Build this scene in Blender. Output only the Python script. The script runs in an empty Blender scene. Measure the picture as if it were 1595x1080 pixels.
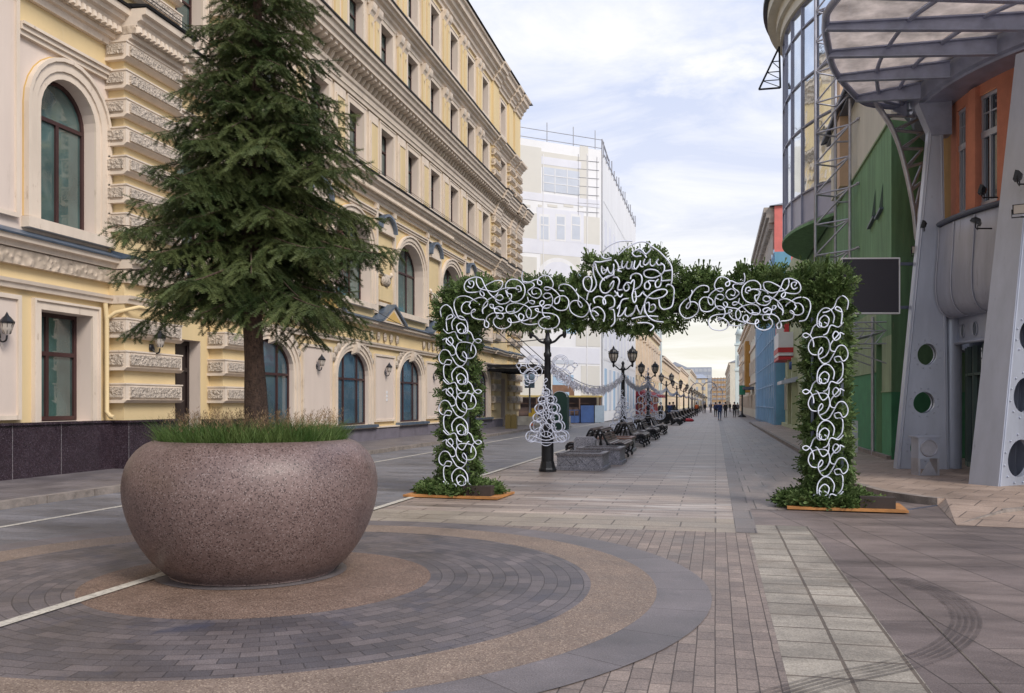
import bpy, bmesh, math, random
import numpy as np
from math import radians, sin, cos, pi, atan2, hypot
from mathutils import Vector, Matrix
random.seed(7); rng=np.random.default_rng(7)
S=bpy.context.scene; COL=S.collection
# ------------------------------------------------------------------ camera, sky, sun, exposure
CAMH=1.65; FPX=1380.0; YAW=radians(12.95); CX=797.5; HY=628.0
cam=bpy.data.cameras.new("camera"); camo=bpy.data.objects.new("camera",cam); COL.objects.link(camo)
camo.location=(0,0,CAMH); camo.rotation_euler=(radians(90),0,YAW)
cam.sensor_width=36; cam.lens=FPX/1595*36; cam.shift_y=(HY-540)/1595; cam.clip_start=.1; cam.clip_end=6000
S.camera=camo
S.view_settings.view_transform='Standard'; S.view_settings.look='None'; S.view_settings.gamma=1
S.view_settings.exposure=0.33
SUN_EL=radians(43); SUN_AZ=radians(128)      # azimuth measured clockwise from +Y
w=bpy.data.worlds.new("World"); S.world=w; w.use_nodes=True
nt=w.node_tree; nt.nodes.clear()
def N(nt,t,**k):
    n=nt.nodes.new(t)
    for a,b in k.items():
        if a.startswith('i_'):
            n.inputs[a[2:].replace('_',' ')].default_value=b
        else: setattr(n,a,b)
    return n
out=N(nt,'ShaderNodeOutputWorld'); bg=N(nt,'ShaderNodeBackground'); bg.inputs[1].default_value=.10
sky=N(nt,'ShaderNodeTexSky',sky_type='NISHITA'); sky.sun_disc=False; sky.sun_elevation=SUN_EL; sky.sun_rotation=SUN_AZ
sky.air_density=1; sky.dust_density=2
tc=N(nt,'ShaderNodeTexCoord'); sp=N(nt,'ShaderNodeSeparateXYZ'); nt.links.new(tc.outputs['Generated'],sp.inputs[0])
# project the view direction on a cloud plane
mz=N(nt,'ShaderNodeMath',operation='ADD'); mz.inputs[1].default_value=.12; nt.links.new(sp.outputs[2],mz.inputs[0])
dv=[]
for k in (0,1):
    d=N(nt,'ShaderNodeMath',operation='DIVIDE'); nt.links.new(sp.outputs[k],d.inputs[0]); nt.links.new(mz.outputs[0],d.inputs[1]); dv.append(d)
cb=N(nt,'ShaderNodeCombineXYZ'); nt.links.new(dv[0].outputs[0],cb.inputs[0]); nt.links.new(dv[1].outputs[0],cb.inputs[1])
mp=N(nt,'ShaderNodeMapping'); mp.inputs['Scale'].default_value=(1.0,1.35,1); mp.inputs['Rotation'].default_value=(0,0,.9); mp.inputs['Location'].default_value=(3.1,1.2,0)
nt.links.new(cb.outputs[0],mp.inputs[0])
nz=N(nt,'ShaderNodeTexNoise'); nz.inputs['Scale'].default_value=1.3; nz.inputs['Detail'].default_value=9; nz.inputs['Roughness'].default_value=.62; nz.inputs['Distortion'].default_value=.6
nt.links.new(mp.outputs[0],nz.inputs[0])
rp=N(nt,'ShaderNodeValToRGB'); rp.color_ramp.elements[0].position=.42; rp.color_ramp.elements[0].color=(.0,.0,.0,1)
rp.color_ramp.elements[1].position=.72; rp.color_ramp.elements[1].color=(1,1,1,1); nt.links.new(nz.outputs[0],rp.inputs[0])
# thin veil colour: lilac blue high up, warm cream at the horizon
vr=N(nt,'ShaderNodeValToRGB'); e=vr.color_ramp.elements
e[0].position=.0; e[0].color=(.95,.90,.74,1); e[1].position=.55; e[1].color=(.56,.67,.98,1)
m=e.new(.10); m.color=(.92,.90,.84,1); m=e.new(.22); m.color=(.78,.82,.97,1); m=e.new(.38); m.color=(.66,.735,.96,1)
nt.links.new(sp.outputs[2],vr.inputs[0])
# one bright cumulus wisp over the right-hand roofs
vd=N(nt,'ShaderNodeVectorMath',operation='SUBTRACT'); nt.links.new(cb.outputs[0],vd.inputs[0]); vd.inputs[1].default_value=(-.01,2.02,0)
vs2=N(nt,'ShaderNodeVectorMath',operation='MULTIPLY'); nt.links.new(vd.outputs[0],vs2.inputs[0]); vs2.inputs[1].default_value=(5.5,6.5,0)
vrot=N(nt,'ShaderNodeVectorRotate'); vrot.rotation_type='Z_AXIS'; vrot.inputs['Angle'].default_value=.5; nt.links.new(vs2.outputs[0],vrot.inputs[0])
vl=N(nt,'ShaderNodeVectorMath',operation='LENGTH'); nt.links.new(vrot.outputs[0],vl.inputs[0])
wn0=N(nt,'ShaderNodeTexNoise'); wn0.inputs['Scale'].default_value=6; wn0.inputs['Detail'].default_value=9; wn0.inputs['Roughness'].default_value=.65; nt.links.new(cb.outputs[0],wn0.inputs[0])
ws=N(nt,'ShaderNodeMath',operation='MULTIPLY_ADD'); ws.inputs[1].default_value=2.6; nt.links.new(wn0.outputs[0],ws.inputs[0]); nt.links.new(vl.outputs['Value'],ws.inputs[2])
wr=N(nt,'ShaderNodeMapRange'); wr.inputs[1].default_value=1.25; wr.inputs[2].default_value=2.3; wr.inputs[3].default_value=.95; wr.inputs[4].default_value=0; nt.links.new(ws.outputs[0],wr.inputs[0])
wmx=N(nt,'ShaderNodeMath',operation='MAXIMUM'); nt.links.new(wr.outputs[0],wmx.inputs[0]); nt.links.new(rp.outputs[0],wmx.inputs[1])
mx=N(nt,'ShaderNodeMix',data_type='RGBA'); nt.links.new(wmx.outputs[0],mx.inputs[0]); nt.links.new(vr.outputs[0],mx.inputs[6]); mx.inputs[7].default_value=(1.13,1.11,1.09,1)
sc=N(nt,'ShaderNodeMix',data_type='RGBA',blend_type='MULTIPLY'); sc.inputs[0].default_value=1; nt.links.new(mx.outputs[2],sc.inputs[6]); sc.inputs[7].default_value=(8.6,8.6,8.6,1)
m2=N(nt,'ShaderNodeMix',data_type='RGBA'); m2.inputs[0].default_value=.88; nt.links.new(sky.outputs[0],m2.inputs[6]); nt.links.new(sc.outputs[2],m2.inputs[7])
nt.links.new(m2.outputs[2],bg.inputs[0]); nt.links.new(bg.outputs[0],out.inputs[0])
sl=bpy.data.lights.new("sun",'SUN'); sl.energy=2.5; sl.angle=radians(20); sl.color=(1,.93,.84)
so=bpy.data.objects.new("sun",sl); COL.objects.link(so)
sd=Vector((sin(SUN_AZ)*cos(SUN_EL),cos(SUN_AZ)*cos(SUN_EL),sin(SUN_EL)))
so.rotation_euler=sd.to_track_quat('Z','Y').to_euler(); so.location=(20,-20,40)

# ------------------------------------------------------------------ measuring helpers (photo measurements -> metres)
cY,sY=cos(YAW),sin(YAW)
def FR(F,R,z=0): return Vector((-sY*F+cY*R, cY*F+sY*R, z))        # forward/right distances -> world
def G(px,py,z=0.0):                                              # a point measured at height z
    F=FPX*(CAMH-z)/(py-HY); return FR(F,(px-CX)/FPX*F,z)
def AT(px,py,F):                                                 # a point measured at forward distance F
    p=FR(F,(px-CX)/FPX*F); p.z=CAMH-(py-HY)/FPX*F; return p
def ONP(px,py,P,n):                                              # a point on the vertical plane through P with normal n
    d=FR(1,(px-CX)/FPX); d.z=-(py-HY)/FPX; o=Vector((0,0,CAMH)); t=(P-o).dot(n)/d.dot(n); return o+d*t

# ------------------------------------------------------------------ mesh builder
class MB:
    def __init__(s): s.v=[]; s.f=[]; s.m=[]; s.sm=[]
    def add(s,vs,fs,mi=0,sm=False):
        o=len(s.v); s.v+= [tuple(p) for p in vs]
        for f in fs: s.f.append([i+o for i in f]); s.m.append(mi); s.sm.append(sm)
        return s
    def box(s,x0,x1,y0,y1,z0,z1,mi=0):
        v=[(x,y,z) for z in (z0,z1) for y in (y0,y1) for x in (x0,x1)]
        return s.add(v,[(0,2,3,1),(4,5,7,6),(0,1,5,4),(2,6,7,3),(0,4,6,2),(1,3,7,5)],mi)
    def obox(s,p,ax,ay,az,mi=0):                                   # oriented box, corner p and three edge vectors
        p=Vector(p); ax=Vector(ax); ay=Vector(ay); az=Vector(az)
        v=[p+ax*i+ay*j+az*k for k in (0,1) for j in (0,1) for i in (0,1)]
        return s.add(v,[(0,2,3,1),(4,5,7,6),(0,1,5,4),(2,6,7,3),(0,4,6,2),(1,3,7,5)],mi)
    def quad(s,a,b,c,d,mi=0): return s.add([a,b,c,d],[(0,1,2,3)],mi)
    def prism(s,poly,fn,a,b,mi=0,sm=False):                        # poly of (p,q); fn(p,q,t)->xyz
        n=len(poly); v=[fn(p,q,a) for p,q in poly]+[fn(p,q,b) for p,q in poly]
        s.add(v,[(i,(i+1)%n,n+(i+1)%n,n+i) for i in range(n)],mi,sm)
        return s.add(v,[tuple(range(n))[::-1],tuple(range(n,2*n))],mi)
    def tube(s,pts,r,n=6,closed=False,mi=0):
        P=[Vector(p) for p in pts]; L=len(P)
        if L<2: return s
        R=r if hasattr(r,'__len__') else [r]*L
        T=[]
        for i in range(L):
            if closed: t=P[(i+1)%L]-P[i-1]
            else: t=P[min(i+1,L-1)]-P[max(i-1,0)]
            if t.length<1e-9: t=Vector((0,0,1))
            T.append(t.normalized())
        up=Vector((0,0,1)) if abs(T[0].z)<.9 else Vector((0,1,0))
        nrm=T[0].cross(up).normalized(); vs=[]
        for i in range(L):
            nrm=(nrm-T[i]*nrm.dot(T[i]))
            nrm=nrm.normalized() if nrm.length>1e-6 else T[i].orthogonal().normalized()
            b=T[i].cross(nrm)
            for k in range(n):
                a=2*pi*k/n; vs.append(P[i]+(nrm*cos(a)+b*sin(a))*R[i])
        fs=[]
        for i in range(L if closed else L-1):
            j=(i+1)%L
            for k in range(n): fs.append((i*n+k,i*n+(k+1)%n,j*n+(k+1)%n,j*n+k))
        s.add(vs,fs,mi,True)
        if not closed: s.add(vs[:n],[tuple(range(n))[::-1]],mi); s.add(vs[-n:],[tuple(range(n))],mi)
        return s
    def lathe(s,prof,c=(0,0,0),n=24,a0=0,a1=2*pi,mi=0,sm=True,sx=1,sy=1):   # prof of (r,z)
        full=abs(a1-a0-2*pi)<1e-6; m=n if full else n+1; v=[]
        for k in range(m):
            a=a0+(a1-a0)*k/n
            for r,z in prof: v.append((c[0]+r*cos(a)*sx,c[1]+r*sin(a)*sy,c[2]+z))
        q=len(prof); f=[]
        for k in range(n):
            k2=(k+1)%m
            for i in range(q-1): f.append((k*q+i,k2*q+i,k2*q+i+1,k*q+i+1))
        return s.add(v,f,mi,sm)
    def arr(s,V,F,mi=0):                                            # numpy verts/faces
        o=len(s.v); s.v+=V.tolist(); Fl=(F+o).tolist(); s.f+=Fl; s.m+=[mi]*len(Fl); s.sm+=[False]*len(Fl); return s
    def build(s,name,mats,parent=None,**tags):
        if not isinstance(mats,(list,tuple)): mats=[mats]
        me=bpy.data.meshes.new(name); off=Vector((0,0,0))
        if parent is not None:
            p=parent
            while p is not None: off+=p.location; p=p.parent
        vs=s.v
        if off.length>0: vs=[(x-off.x,y-off.y,z-off.z) for x,y,z in vs]
        me.from_pydata(vs,[],s.f)
        for m in mats: me.materials.append(m)
        me.polygons.foreach_set('material_index',s.m); me.polygons.foreach_set('use_smooth',s.sm)
        me.update(); o=bpy.data.objects.new(name,me); COL.objects.link(o)
        if parent is not None: o.parent=parent
        for k,t in tags.items(): o[k]=t
        return o
def thing(name,label,cat,loc=(0,0,0),group=None):
    o=bpy.data.objects.new(name,None); COL.objects.link(o); o.location=loc; o.empty_display_size=.3
    o['label']=label; o['category']=cat
    if group: o['group']=group
    return o
def tag(o,label,cat,group=None):
    o['label']=label; o['category']=cat
    if group: o['group']=group
    return o
def dup(root,loc,label=None,rz=0,scale=None,parent=None):
    kids={}
    for ob in list(COL.objects):
        if ob.parent is not None: kids.setdefault(ob.parent,[]).append(ob)
    def rec(o,par):
        c=o.copy(); COL.objects.link(c); c.parent=par
        for k in kids.get(o,[]): rec(k,c)
        return c
    r=rec(root,parent if parent is not None else root.parent); r.location=loc; r.rotation_euler=(0,0,rz)
    if scale: r.scale=scale
    if label: r['label']=label
    return r
def struct(mb,name,m): return mb.build(name,m,kind='structure')
def smooth_path(pts,sub=5,closed=False):
    P=[Vector(p) for p in pts]; n=len(P); o=[]
    rngi=range(n if closed else n-1)
    for i in rngi:
        g=(lambda k:P[k%n]) if closed else (lambda k:P[max(0,min(n-1,k))])
        a,b,c,d=g(i-1),g(i),g(i+1),g(i+2)
        for k in range(sub):
            t=k/sub; o.append(.5*((2*b)+(c-a)*t+(2*a-5*b+4*c-d)*t*t+(3*b-a-3*c+d)*t**3))
    if not closed: o.append(P[-1])
    return o
def scatter(V,F,M):                                                  # template verts (n,3), faces, matrices (k,3,4)
    k=len(M); n=len(V); W=np.einsum('kij,nj->kni',M[:,:,:3],V)+M[:,None,:,3]
    FF=F[None,:,:]+(np.arange(k)*n)[:,None,None]
    return W.reshape(-1,3),FF.reshape(-1,F.shape[1])
def frames(P,D,roll,scale,up=(0,0,1)):                              # matrices whose x axis is D, z roughly up
    D=D/np.linalg.norm(D,axis=1,keepdims=True); U=np.tile(np.array(up,float),(len(D),1))
    Yv=np.cross(U,D); l=np.linalg.norm(Yv,axis=1,keepdims=True); Yv=np.where(l>1e-4,Yv/np.maximum(l,1e-6),np.array([[0,1,0]]))
    Z=np.cross(D,Yv); c=np.cos(roll)[:,None]; s_=np.sin(roll)[:,None]
    Y2=Yv*c+Z*s_; Z2=-Yv*s_+Z*c; sc=np.asarray(scale)
    sc=sc[:,None] if sc.ndim==1 else sc
    return np.stack([D*sc,Y2*sc,Z2*sc,P],axis=2)

# ------------------------------------------------------------------ materials
def base(name):
    m=bpy.data.materials.new(name); m.use_nodes=True; t=m.node_tree; b=t.nodes['Principled BSDF']; return m,t,b
def ncol(t,src,c,var,fac):
    mxn=N(t,'ShaderNodeMix',data_type='RGBA'); mxn.inputs[6].default_value=(*[max(0,x*(1-var)) for x in c],1); mxn.inputs[7].default_value=(*[min(1,x*(1+var)) for x in c],1)
    t.links.new(fac,mxn.inputs[0]); return mxn
def mat(name,c,rough=.7,metal=0,var=.12,vs=1.5,bump=0,bs=30,spec=.5,c2=None,thr=.55,streak=None,alpha=1,tw=0,det=5):
    m,t,b=base(name); tcn=N(t,'ShaderNodeTexCoord'); b.inputs['Roughness'].default_value=rough; b.inputs['Metallic'].default_value=metal
    b.inputs['Specular IOR Level'].default_value=spec
    mpn=N(t,'ShaderNodeMapping'); t.links.new(tcn.outputs['Object'],mpn.inputs[0])
    if streak: mpn.inputs['Scale'].default_value=streak
    n=N(t,'ShaderNodeTexNoise'); n.inputs['Scale'].default_value=vs; n.inputs['Detail'].default_value=det; n.inputs['Roughness'].default_value=.62; t.links.new(mpn.outputs[0],n.inputs[0])
    r=N(t,'ShaderNodeMapRange'); r.inputs[1].default_value=.3; r.inputs[2].default_value=.7; t.links.new(n.outputs[0],r.inputs[0])
    cn=ncol(t,None,c,var,r.outputs[0]); last=cn.outputs[2]
    if c2:
        n2=N(t,'ShaderNodeTexNoise'); n2.inputs['Scale'].default_value=vs*3.3; n2.inputs['Detail'].default_value=8; n2.inputs['Roughness'].default_value=.7; t.links.new(mpn.outputs[0],n2.inputs[0])
        r2=N(t,'ShaderNodeMapRange'); r2.inputs[1].default_value=thr; r2.inputs[2].default_value=thr+.12; t.links.new(n2.outputs[0],r2.inputs[0])
        mm=N(t,'ShaderNodeMix',data_type='RGBA'); t.links.new(r2.outputs[0],mm.inputs[0]); t.links.new(last,mm.inputs[6]); mm.inputs[7].default_value=(*c2,1); last=mm.outputs[2]
    t.links.new(last,b.inputs['Base Color'])
    rr=N(t,'ShaderNodeMapRange'); rr.inputs[3].default_value=max(0,rough-.08); rr.inputs[4].default_value=min(1,rough+.08); t.links.new(n.outputs[0],rr.inputs[0]); t.links.new(rr.outputs[0],b.inputs['Roughness'])
    if bump:
        n3=N(t,'ShaderNodeTexNoise'); n3.inputs['Scale'].default_value=bs; n3.inputs['Detail'].default_value=4; t.links.new(tcn.outputs['Object'],n3.inputs[0])
        bp=N(t,'ShaderNodeBump'); bp.inputs['Strength'].default_value=bump; bp.inputs['Distance'].default_value=.02; t.links.new(n3.outputs[0],bp.inputs['Height']); t.links.new(bp.outputs[0],b.inputs['Normal'])
    if alpha<1: b.inputs['Alpha'].default_value=alpha
    return m
def brickmat(name,c1,c2,mort,bw,bh,ms=.012,rot=0,rough=.6,polar=None,off=.5,stain=None,stain_s=(1,1,1),stain_t=.6,dirt=.25,bias=0,sq=1,grit=.26):
    m,t,b=base(name); tcn=N(t,'ShaderNodeTexCoord'); src=tcn.outputs['Object']
    if polar:
        spn=N(t,'ShaderNodeSeparateXYZ'); t.links.new(src,spn.inputs[0])
        at=N(t,'ShaderNodeMath',operation='ARCTAN2'); t.links.new(spn.outputs[1],at.inputs[0]); t.links.new(spn.outputs[0],at.inputs[1])
        mu=N(t,'ShaderNodeMath',operation='MULTIPLY'); mu.inputs[1].default_value=polar; t.links.new(at.outputs[0],mu.inputs[0])
        ln=N(t,'ShaderNodeVectorMath',operation='LENGTH'); t.links.new(src,ln.inputs[0])
        cbn=N(t,'ShaderNodeCombineXYZ'); t.links.new(mu.outputs[0],cbn.inputs[0]); t.links.new(ln.outputs['Value'],cbn.inputs[1]); bsrc=cbn.outputs[0]
    else:
        mpn=N(t,'ShaderNodeMapping'); mpn.inputs['Rotation'].default_value=(0,0,rot); t.links.new(src,mpn.inputs[0]); bsrc=mpn.outputs[0]
    wn=N(t,'ShaderNodeTexNoise'); wn.inputs['Scale'].default_value=3; t.links.new(src,wn.inputs[0])
    wv=N(t,'ShaderNodeVectorMath',operation='SCALE'); wv.inputs['Scale'].default_value=.008; t.links.new(wn.outputs['Color'],wv.inputs[0])
    wa=N(t,'ShaderNodeVectorMath',operation='ADD'); t.links.new(bsrc,wa.inputs[0]); t.links.new(wv.outputs[0],wa.inputs[1]); bsrc=wa.outputs[0]
    br=N(t,'ShaderNodeTexBrick'); br.offset=off; br.squash=sq
    for k,vv in (('Scale',1.0),('Mortar Size',ms),('Mortar Smooth',.3),('Bias',bias),('Brick Width',bw),('Row Height',bh)): br.inputs[k].default_value=vv
    br.inputs['Color1'].default_value=(*c1,1); br.inputs['Color2'].default_value=(*c2,1); br.inputs['Mortar'].default_value=(*mort,1); t.links.new(bsrc,br.inputs['Vector'])
    last=br.outputs['Color']
    # fine grit and large blotches
    g=N(t,'ShaderNodeTexNoise'); g.inputs['Scale'].default_value=90; g.inputs['Detail'].default_value=3; t.links.new(src,g.inputs[0])
    g2=N(t,'ShaderNodeTexNoise'); g2.inputs['Scale'].default_value=.9; g2.inputs['Detail'].default_value=7; g2.inputs['Roughness'].default_value=.65
    mpd=N(t,'ShaderNodeMapping'); mpd.inputs['Scale'].default_value=stain_s; t.links.new(src,mpd.inputs[0]); t.links.new(mpd.outputs[0],g2.inputs[0])
    for srcn,amt in ((g,grit),(g2,dirt)):
        rg=N(t,'ShaderNodeMapRange'); rg.inputs[1].default_value=.34; rg.inputs[2].default_value=.66; rg.inputs[3].default_value=1-amt; rg.inputs[4].default_value=1+amt; t.links.new(srcn.outputs[0],rg.inputs[0])
        vmn=N(t,'ShaderNodeVectorMath',operation='SCALE'); t.links.new(last,vmn.inputs[0]); t.links.new(rg.outputs[0],vmn.inputs['Scale']); last=vmn.outputs[0]
    vg=N(t,'ShaderNodeTexVoronoi'); vg.inputs['Scale'].default_value=2.6; t.links.new(wa.outputs[0],vg.inputs[0])
    rgm=N(t,'ShaderNodeMapRange'); rgm.inputs[1].default_value=.035; rgm.inputs[2].default_value=.055; rgm.inputs[3].default_value=.62; rgm.inputs[4].default_value=1; t.links.new(vg.outputs['Distance'],rgm.inputs[0])
    vgm=N(t,'ShaderNodeVectorMath',operation='SCALE'); t.links.new(last,vgm.inputs[0]); t.links.new(rgm.outputs[0],vgm.inputs['Scale']); last=vgm.outputs[0]
    # thin pale scuffs
    wv2=N(t,'ShaderNodeTexNoise'); wv2.inputs['Scale'].default_value=1.1; wv2.inputs['Detail'].default_value=8; wv2.inputs['Roughness'].default_value=.55; wv2.inputs['Distortion'].default_value=1.2; mpw=N(t,'ShaderNodeMapping'); mpw.inputs['Scale'].default_value=(1,2.2,1); mpw.inputs['Rotation'].default_value=(0,0,.5); t.links.new(src,mpw.inputs[0]); t.links.new(mpw.outputs[0],wv2.inputs[0])
    ab=N(t,'ShaderNodeMath',operation='SUBTRACT'); ab.inputs[1].default_value=.5; t.links.new(wv2.outputs[0],ab.inputs[0]); ab2=N(t,'ShaderNodeMath',operation='ABSOLUTE'); t.links.new(ab.outputs[0],ab2.inputs[0])
    rsc=N(t,'ShaderNodeMapRange'); rsc.inputs[1].default_value=0; rsc.inputs[2].default_value=.006; rsc.inputs[3].default_value=1.28; rsc.inputs[4].default_value=1; t.links.new(ab2.outputs[0],rsc.inputs[0])
    vsc=N(t,'ShaderNodeVectorMath',operation='SCALE'); t.links.new(last,vsc.inputs[0]); t.links.new(rsc.outputs[0],vsc.inputs['Scale']); last=vsc.outputs[0]
    if stain:
        s1=N(t,'ShaderNodeTexNoise'); s1.inputs['Scale'].default_value=1.7; s1.inputs['Detail'].default_value=6; s1.inputs['Roughness'].default_value=.62; s1.inputs['Distortion'].default_value=.4
        mp2=N(t,'ShaderNodeMapping'); mp2.inputs['Scale'].default_value=stain_s; mp2.inputs['Location'].default_value=(7,3,0); t.links.new(src,mp2.inputs[0]); t.links.new(mp2.outputs[0],s1.inputs[0])
        rs=N(t,'ShaderNodeMapRange'); rs.inputs[1].default_value=stain_t; rs.inputs[2].default_value=stain_t+.14; rs.inputs[4].default_value=.75; t.links.new(s1.outputs[0],rs.inputs[0])
        s2=N(t,'ShaderNodeTexNoise'); s2.inputs['Scale'].default_value=.33; s2.inputs['Detail'].default_value=5; t.links.new(src,s2.inputs[0])
        rs2=N(t,'ShaderNodeMapRange'); rs2.inputs[1].default_value=.42; rs2.inputs[2].default_value=.56; rs2.inputs[3].default_value=.15; t.links.new(s2.outputs[0],rs2.inputs[0])
        ms_=N(t,'ShaderNodeMath',operation='MULTIPLY'); t.links.new(rs.outputs[0],ms_.inputs[0]); t.links.new(rs2.outputs[0],ms_.inputs[1])
        mm=N(t,'ShaderNodeMix',data_type='RGBA'); t.links.new(ms_.outputs[0],mm.inputs[0]); t.links.new(last,mm.inputs[6]); mm.inputs[7].default_value=(*stain,1); last=mm.outputs[2]
    t.links.new(last,b.inputs['Base Color'])
    rr=N(t,'ShaderNodeMapRange'); rr.inputs[1].default_value=.3; rr.inputs[2].default_value=.7; rr.inputs[3].default_value=rough-.13; rr.inputs[4].default_value=rough+.1; t.links.new(g2.outputs[0],rr.inputs[0]); t.links.new(rr.outputs[0],b.inputs['Roughness'])
    bp=N(t,'ShaderNodeBump'); bp.inputs['Strength'].default_value=.5; bp.inputs['Distance'].default_value=.01; iv=N(t,'ShaderNodeMath',operation='SUBTRACT'); iv.inputs[0].default_value=1; t.links.new(br.outputs['Fac'],iv.inputs[1])
    ad=N(t,'ShaderNodeMath',operation='MULTIPLY_ADD'); ad.inputs[1].default_value=.5; t.links.new(g.outputs[0],ad.inputs[0]); t.links.new(iv.outputs[0],ad.inputs[2])
    t.links.new(ad.outputs[0],bp.inputs['Height']); t.links.new(bp.outputs[0],b.inputs['Normal'])
    return m
def speckle(name,c,cd,cl,s=60,rough=.35,lo=.22,hi=.30,bump=.1):
    m,t,b=base(name); tcn=N(t,'ShaderNodeTexCoord'); v=N(t,'ShaderNodeTexVoronoi'); v.inputs['Scale'].default_value=s; t.links.new(tcn.outputs['Object'],v.inputs[0])
    spn=N(t,'ShaderNodeSeparateXYZ'); t.links.new(v.outputs['Color'],spn.inputs[0])
    n=N(t,'ShaderNodeTexNoise'); n.inputs['Scale'].default_value=s*.8; n.inputs['Detail'].default_value=3; t.links.new(tcn.outputs['Object'],n.inputs[0])
    cn=ncol(t,None,c,.22,n.outputs[0]); last=cn.outputs[2]
    nb_=N(t,'ShaderNodeTexNoise'); nb_.inputs['Scale'].default_value=2.2; nb_.inputs['Detail'].default_value=7; nb_.inputs['Roughness'].default_value=.7; t.links.new(tcn.outputs['Object'],nb_.inputs[0])
    rb_=N(t,'ShaderNodeMapRange'); rb_.inputs[1].default_value=.35; rb_.inputs[2].default_value=.65; rb_.inputs[3].default_value=.80; rb_.inputs[4].default_value=1.12; t.links.new(nb_.outputs[0],rb_.inputs[0])
    for comp,th,cc in ((0,lo,cd),(1,lo*.6,cl)):
        lt=N(t,'ShaderNodeMath',operation='LESS_THAN'); lt.inputs[1].default_value=th; t.links.new(spn.outputs[comp],lt.inputs[0])
        mm=N(t,'ShaderNodeMix',data_type='RGBA'); t.links.new(lt.outputs[0],mm.inputs[0]); t.links.new(last,mm.inputs[6]); mm.inputs[7].default_value=(*cc,1); last=mm.outputs[2]
    vb_=N(t,'ShaderNodeVectorMath',operation='SCALE'); t.links.new(last,vb_.inputs[0]); t.links.new(rb_.outputs[0],vb_.inputs['Scale']); t.links.new(vb_.outputs[0],b.inputs['Base Color'])
    rq_=N(t,'ShaderNodeMapRange'); rq_.inputs[1].default_value=.35; rq_.inputs[2].default_value=.65; rq_.inputs[3].default_value=max(.05,rough-.1); rq_.inputs[4].default_value=min(1,rough+.14); t.links.new(nb_.outputs[0],rq_.inputs[0]); t.links.new(rq_.outputs[0],b.inputs['Roughness'])
    bp=N(t,'ShaderNodeBump'); bp.inputs['Strength'].default_value=bump; bp.inputs['Distance'].default_value=.005; t.links.new(n.outputs[0],bp.inputs['Height']); t.links.new(bp.outputs[0],b.inputs['Normal'])
    return m
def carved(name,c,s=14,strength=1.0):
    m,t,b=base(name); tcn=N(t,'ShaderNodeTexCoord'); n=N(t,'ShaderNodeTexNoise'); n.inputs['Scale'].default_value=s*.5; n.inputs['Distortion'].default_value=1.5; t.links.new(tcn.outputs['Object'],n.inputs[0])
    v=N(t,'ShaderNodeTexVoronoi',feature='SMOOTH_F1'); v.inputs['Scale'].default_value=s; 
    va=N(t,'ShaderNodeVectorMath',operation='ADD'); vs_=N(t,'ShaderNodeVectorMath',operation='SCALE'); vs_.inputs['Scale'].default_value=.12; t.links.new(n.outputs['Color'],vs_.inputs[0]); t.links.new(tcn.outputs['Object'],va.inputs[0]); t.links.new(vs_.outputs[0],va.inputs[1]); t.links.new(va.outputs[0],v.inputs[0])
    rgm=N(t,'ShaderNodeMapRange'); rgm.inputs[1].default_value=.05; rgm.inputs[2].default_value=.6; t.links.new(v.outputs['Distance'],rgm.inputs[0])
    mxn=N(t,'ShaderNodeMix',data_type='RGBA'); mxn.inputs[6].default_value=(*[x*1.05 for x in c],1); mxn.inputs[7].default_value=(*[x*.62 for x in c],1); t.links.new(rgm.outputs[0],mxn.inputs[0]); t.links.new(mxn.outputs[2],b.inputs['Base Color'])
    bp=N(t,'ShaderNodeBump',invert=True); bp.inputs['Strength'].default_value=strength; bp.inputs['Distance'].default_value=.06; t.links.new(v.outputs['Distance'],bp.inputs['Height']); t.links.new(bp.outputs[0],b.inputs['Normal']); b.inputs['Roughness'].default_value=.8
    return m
def leafmat(name,c,c2,rough=.55,s=4,tr=.15):
    m,t,b=base(name); tcn=N(t,'ShaderNodeTexCoord'); n=N(t,'ShaderNodeTexNoise'); n.inputs['Scale'].default_value=s; n.inputs['Detail'].default_value=6; t.links.new(tcn.outputs['Object'],n.inputs[0])
    gi=N(t,'ShaderNodeNewGeometry'); ad=N(t,'ShaderNodeMath',operation='ADD'); t.links.new(n.outputs[0],ad.inputs[0])
    ml=N(t,'ShaderNodeMath',operation='MULTIPLY'); ml.inputs[1].default_value=.16; t.links.new(gi.outputs['Random Per Island'],ml.inputs[0]); t.links.new(ml.outputs[0],ad.inputs[1])
    r=N(t,'ShaderNodeMapRange'); r.inputs[1].default_value=.42; r.inputs[2].default_value=.78; t.links.new(ad.outputs[0],r.inputs[0])
    mxn=N(t,'ShaderNodeMix',data_type='RGBA'); mxn.inputs[6].default_value=(*c,1); mxn.inputs[7].default_value=(*c2,1); t.links.new(r.outputs[0],mxn.inputs[0]); t.links.new(mxn.outputs[2],b.inputs['Base Color'])
    b.inputs['Roughness'].default_value=rough; b.inputs['Specular IOR Level'].default_value=.3
    return m
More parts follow.
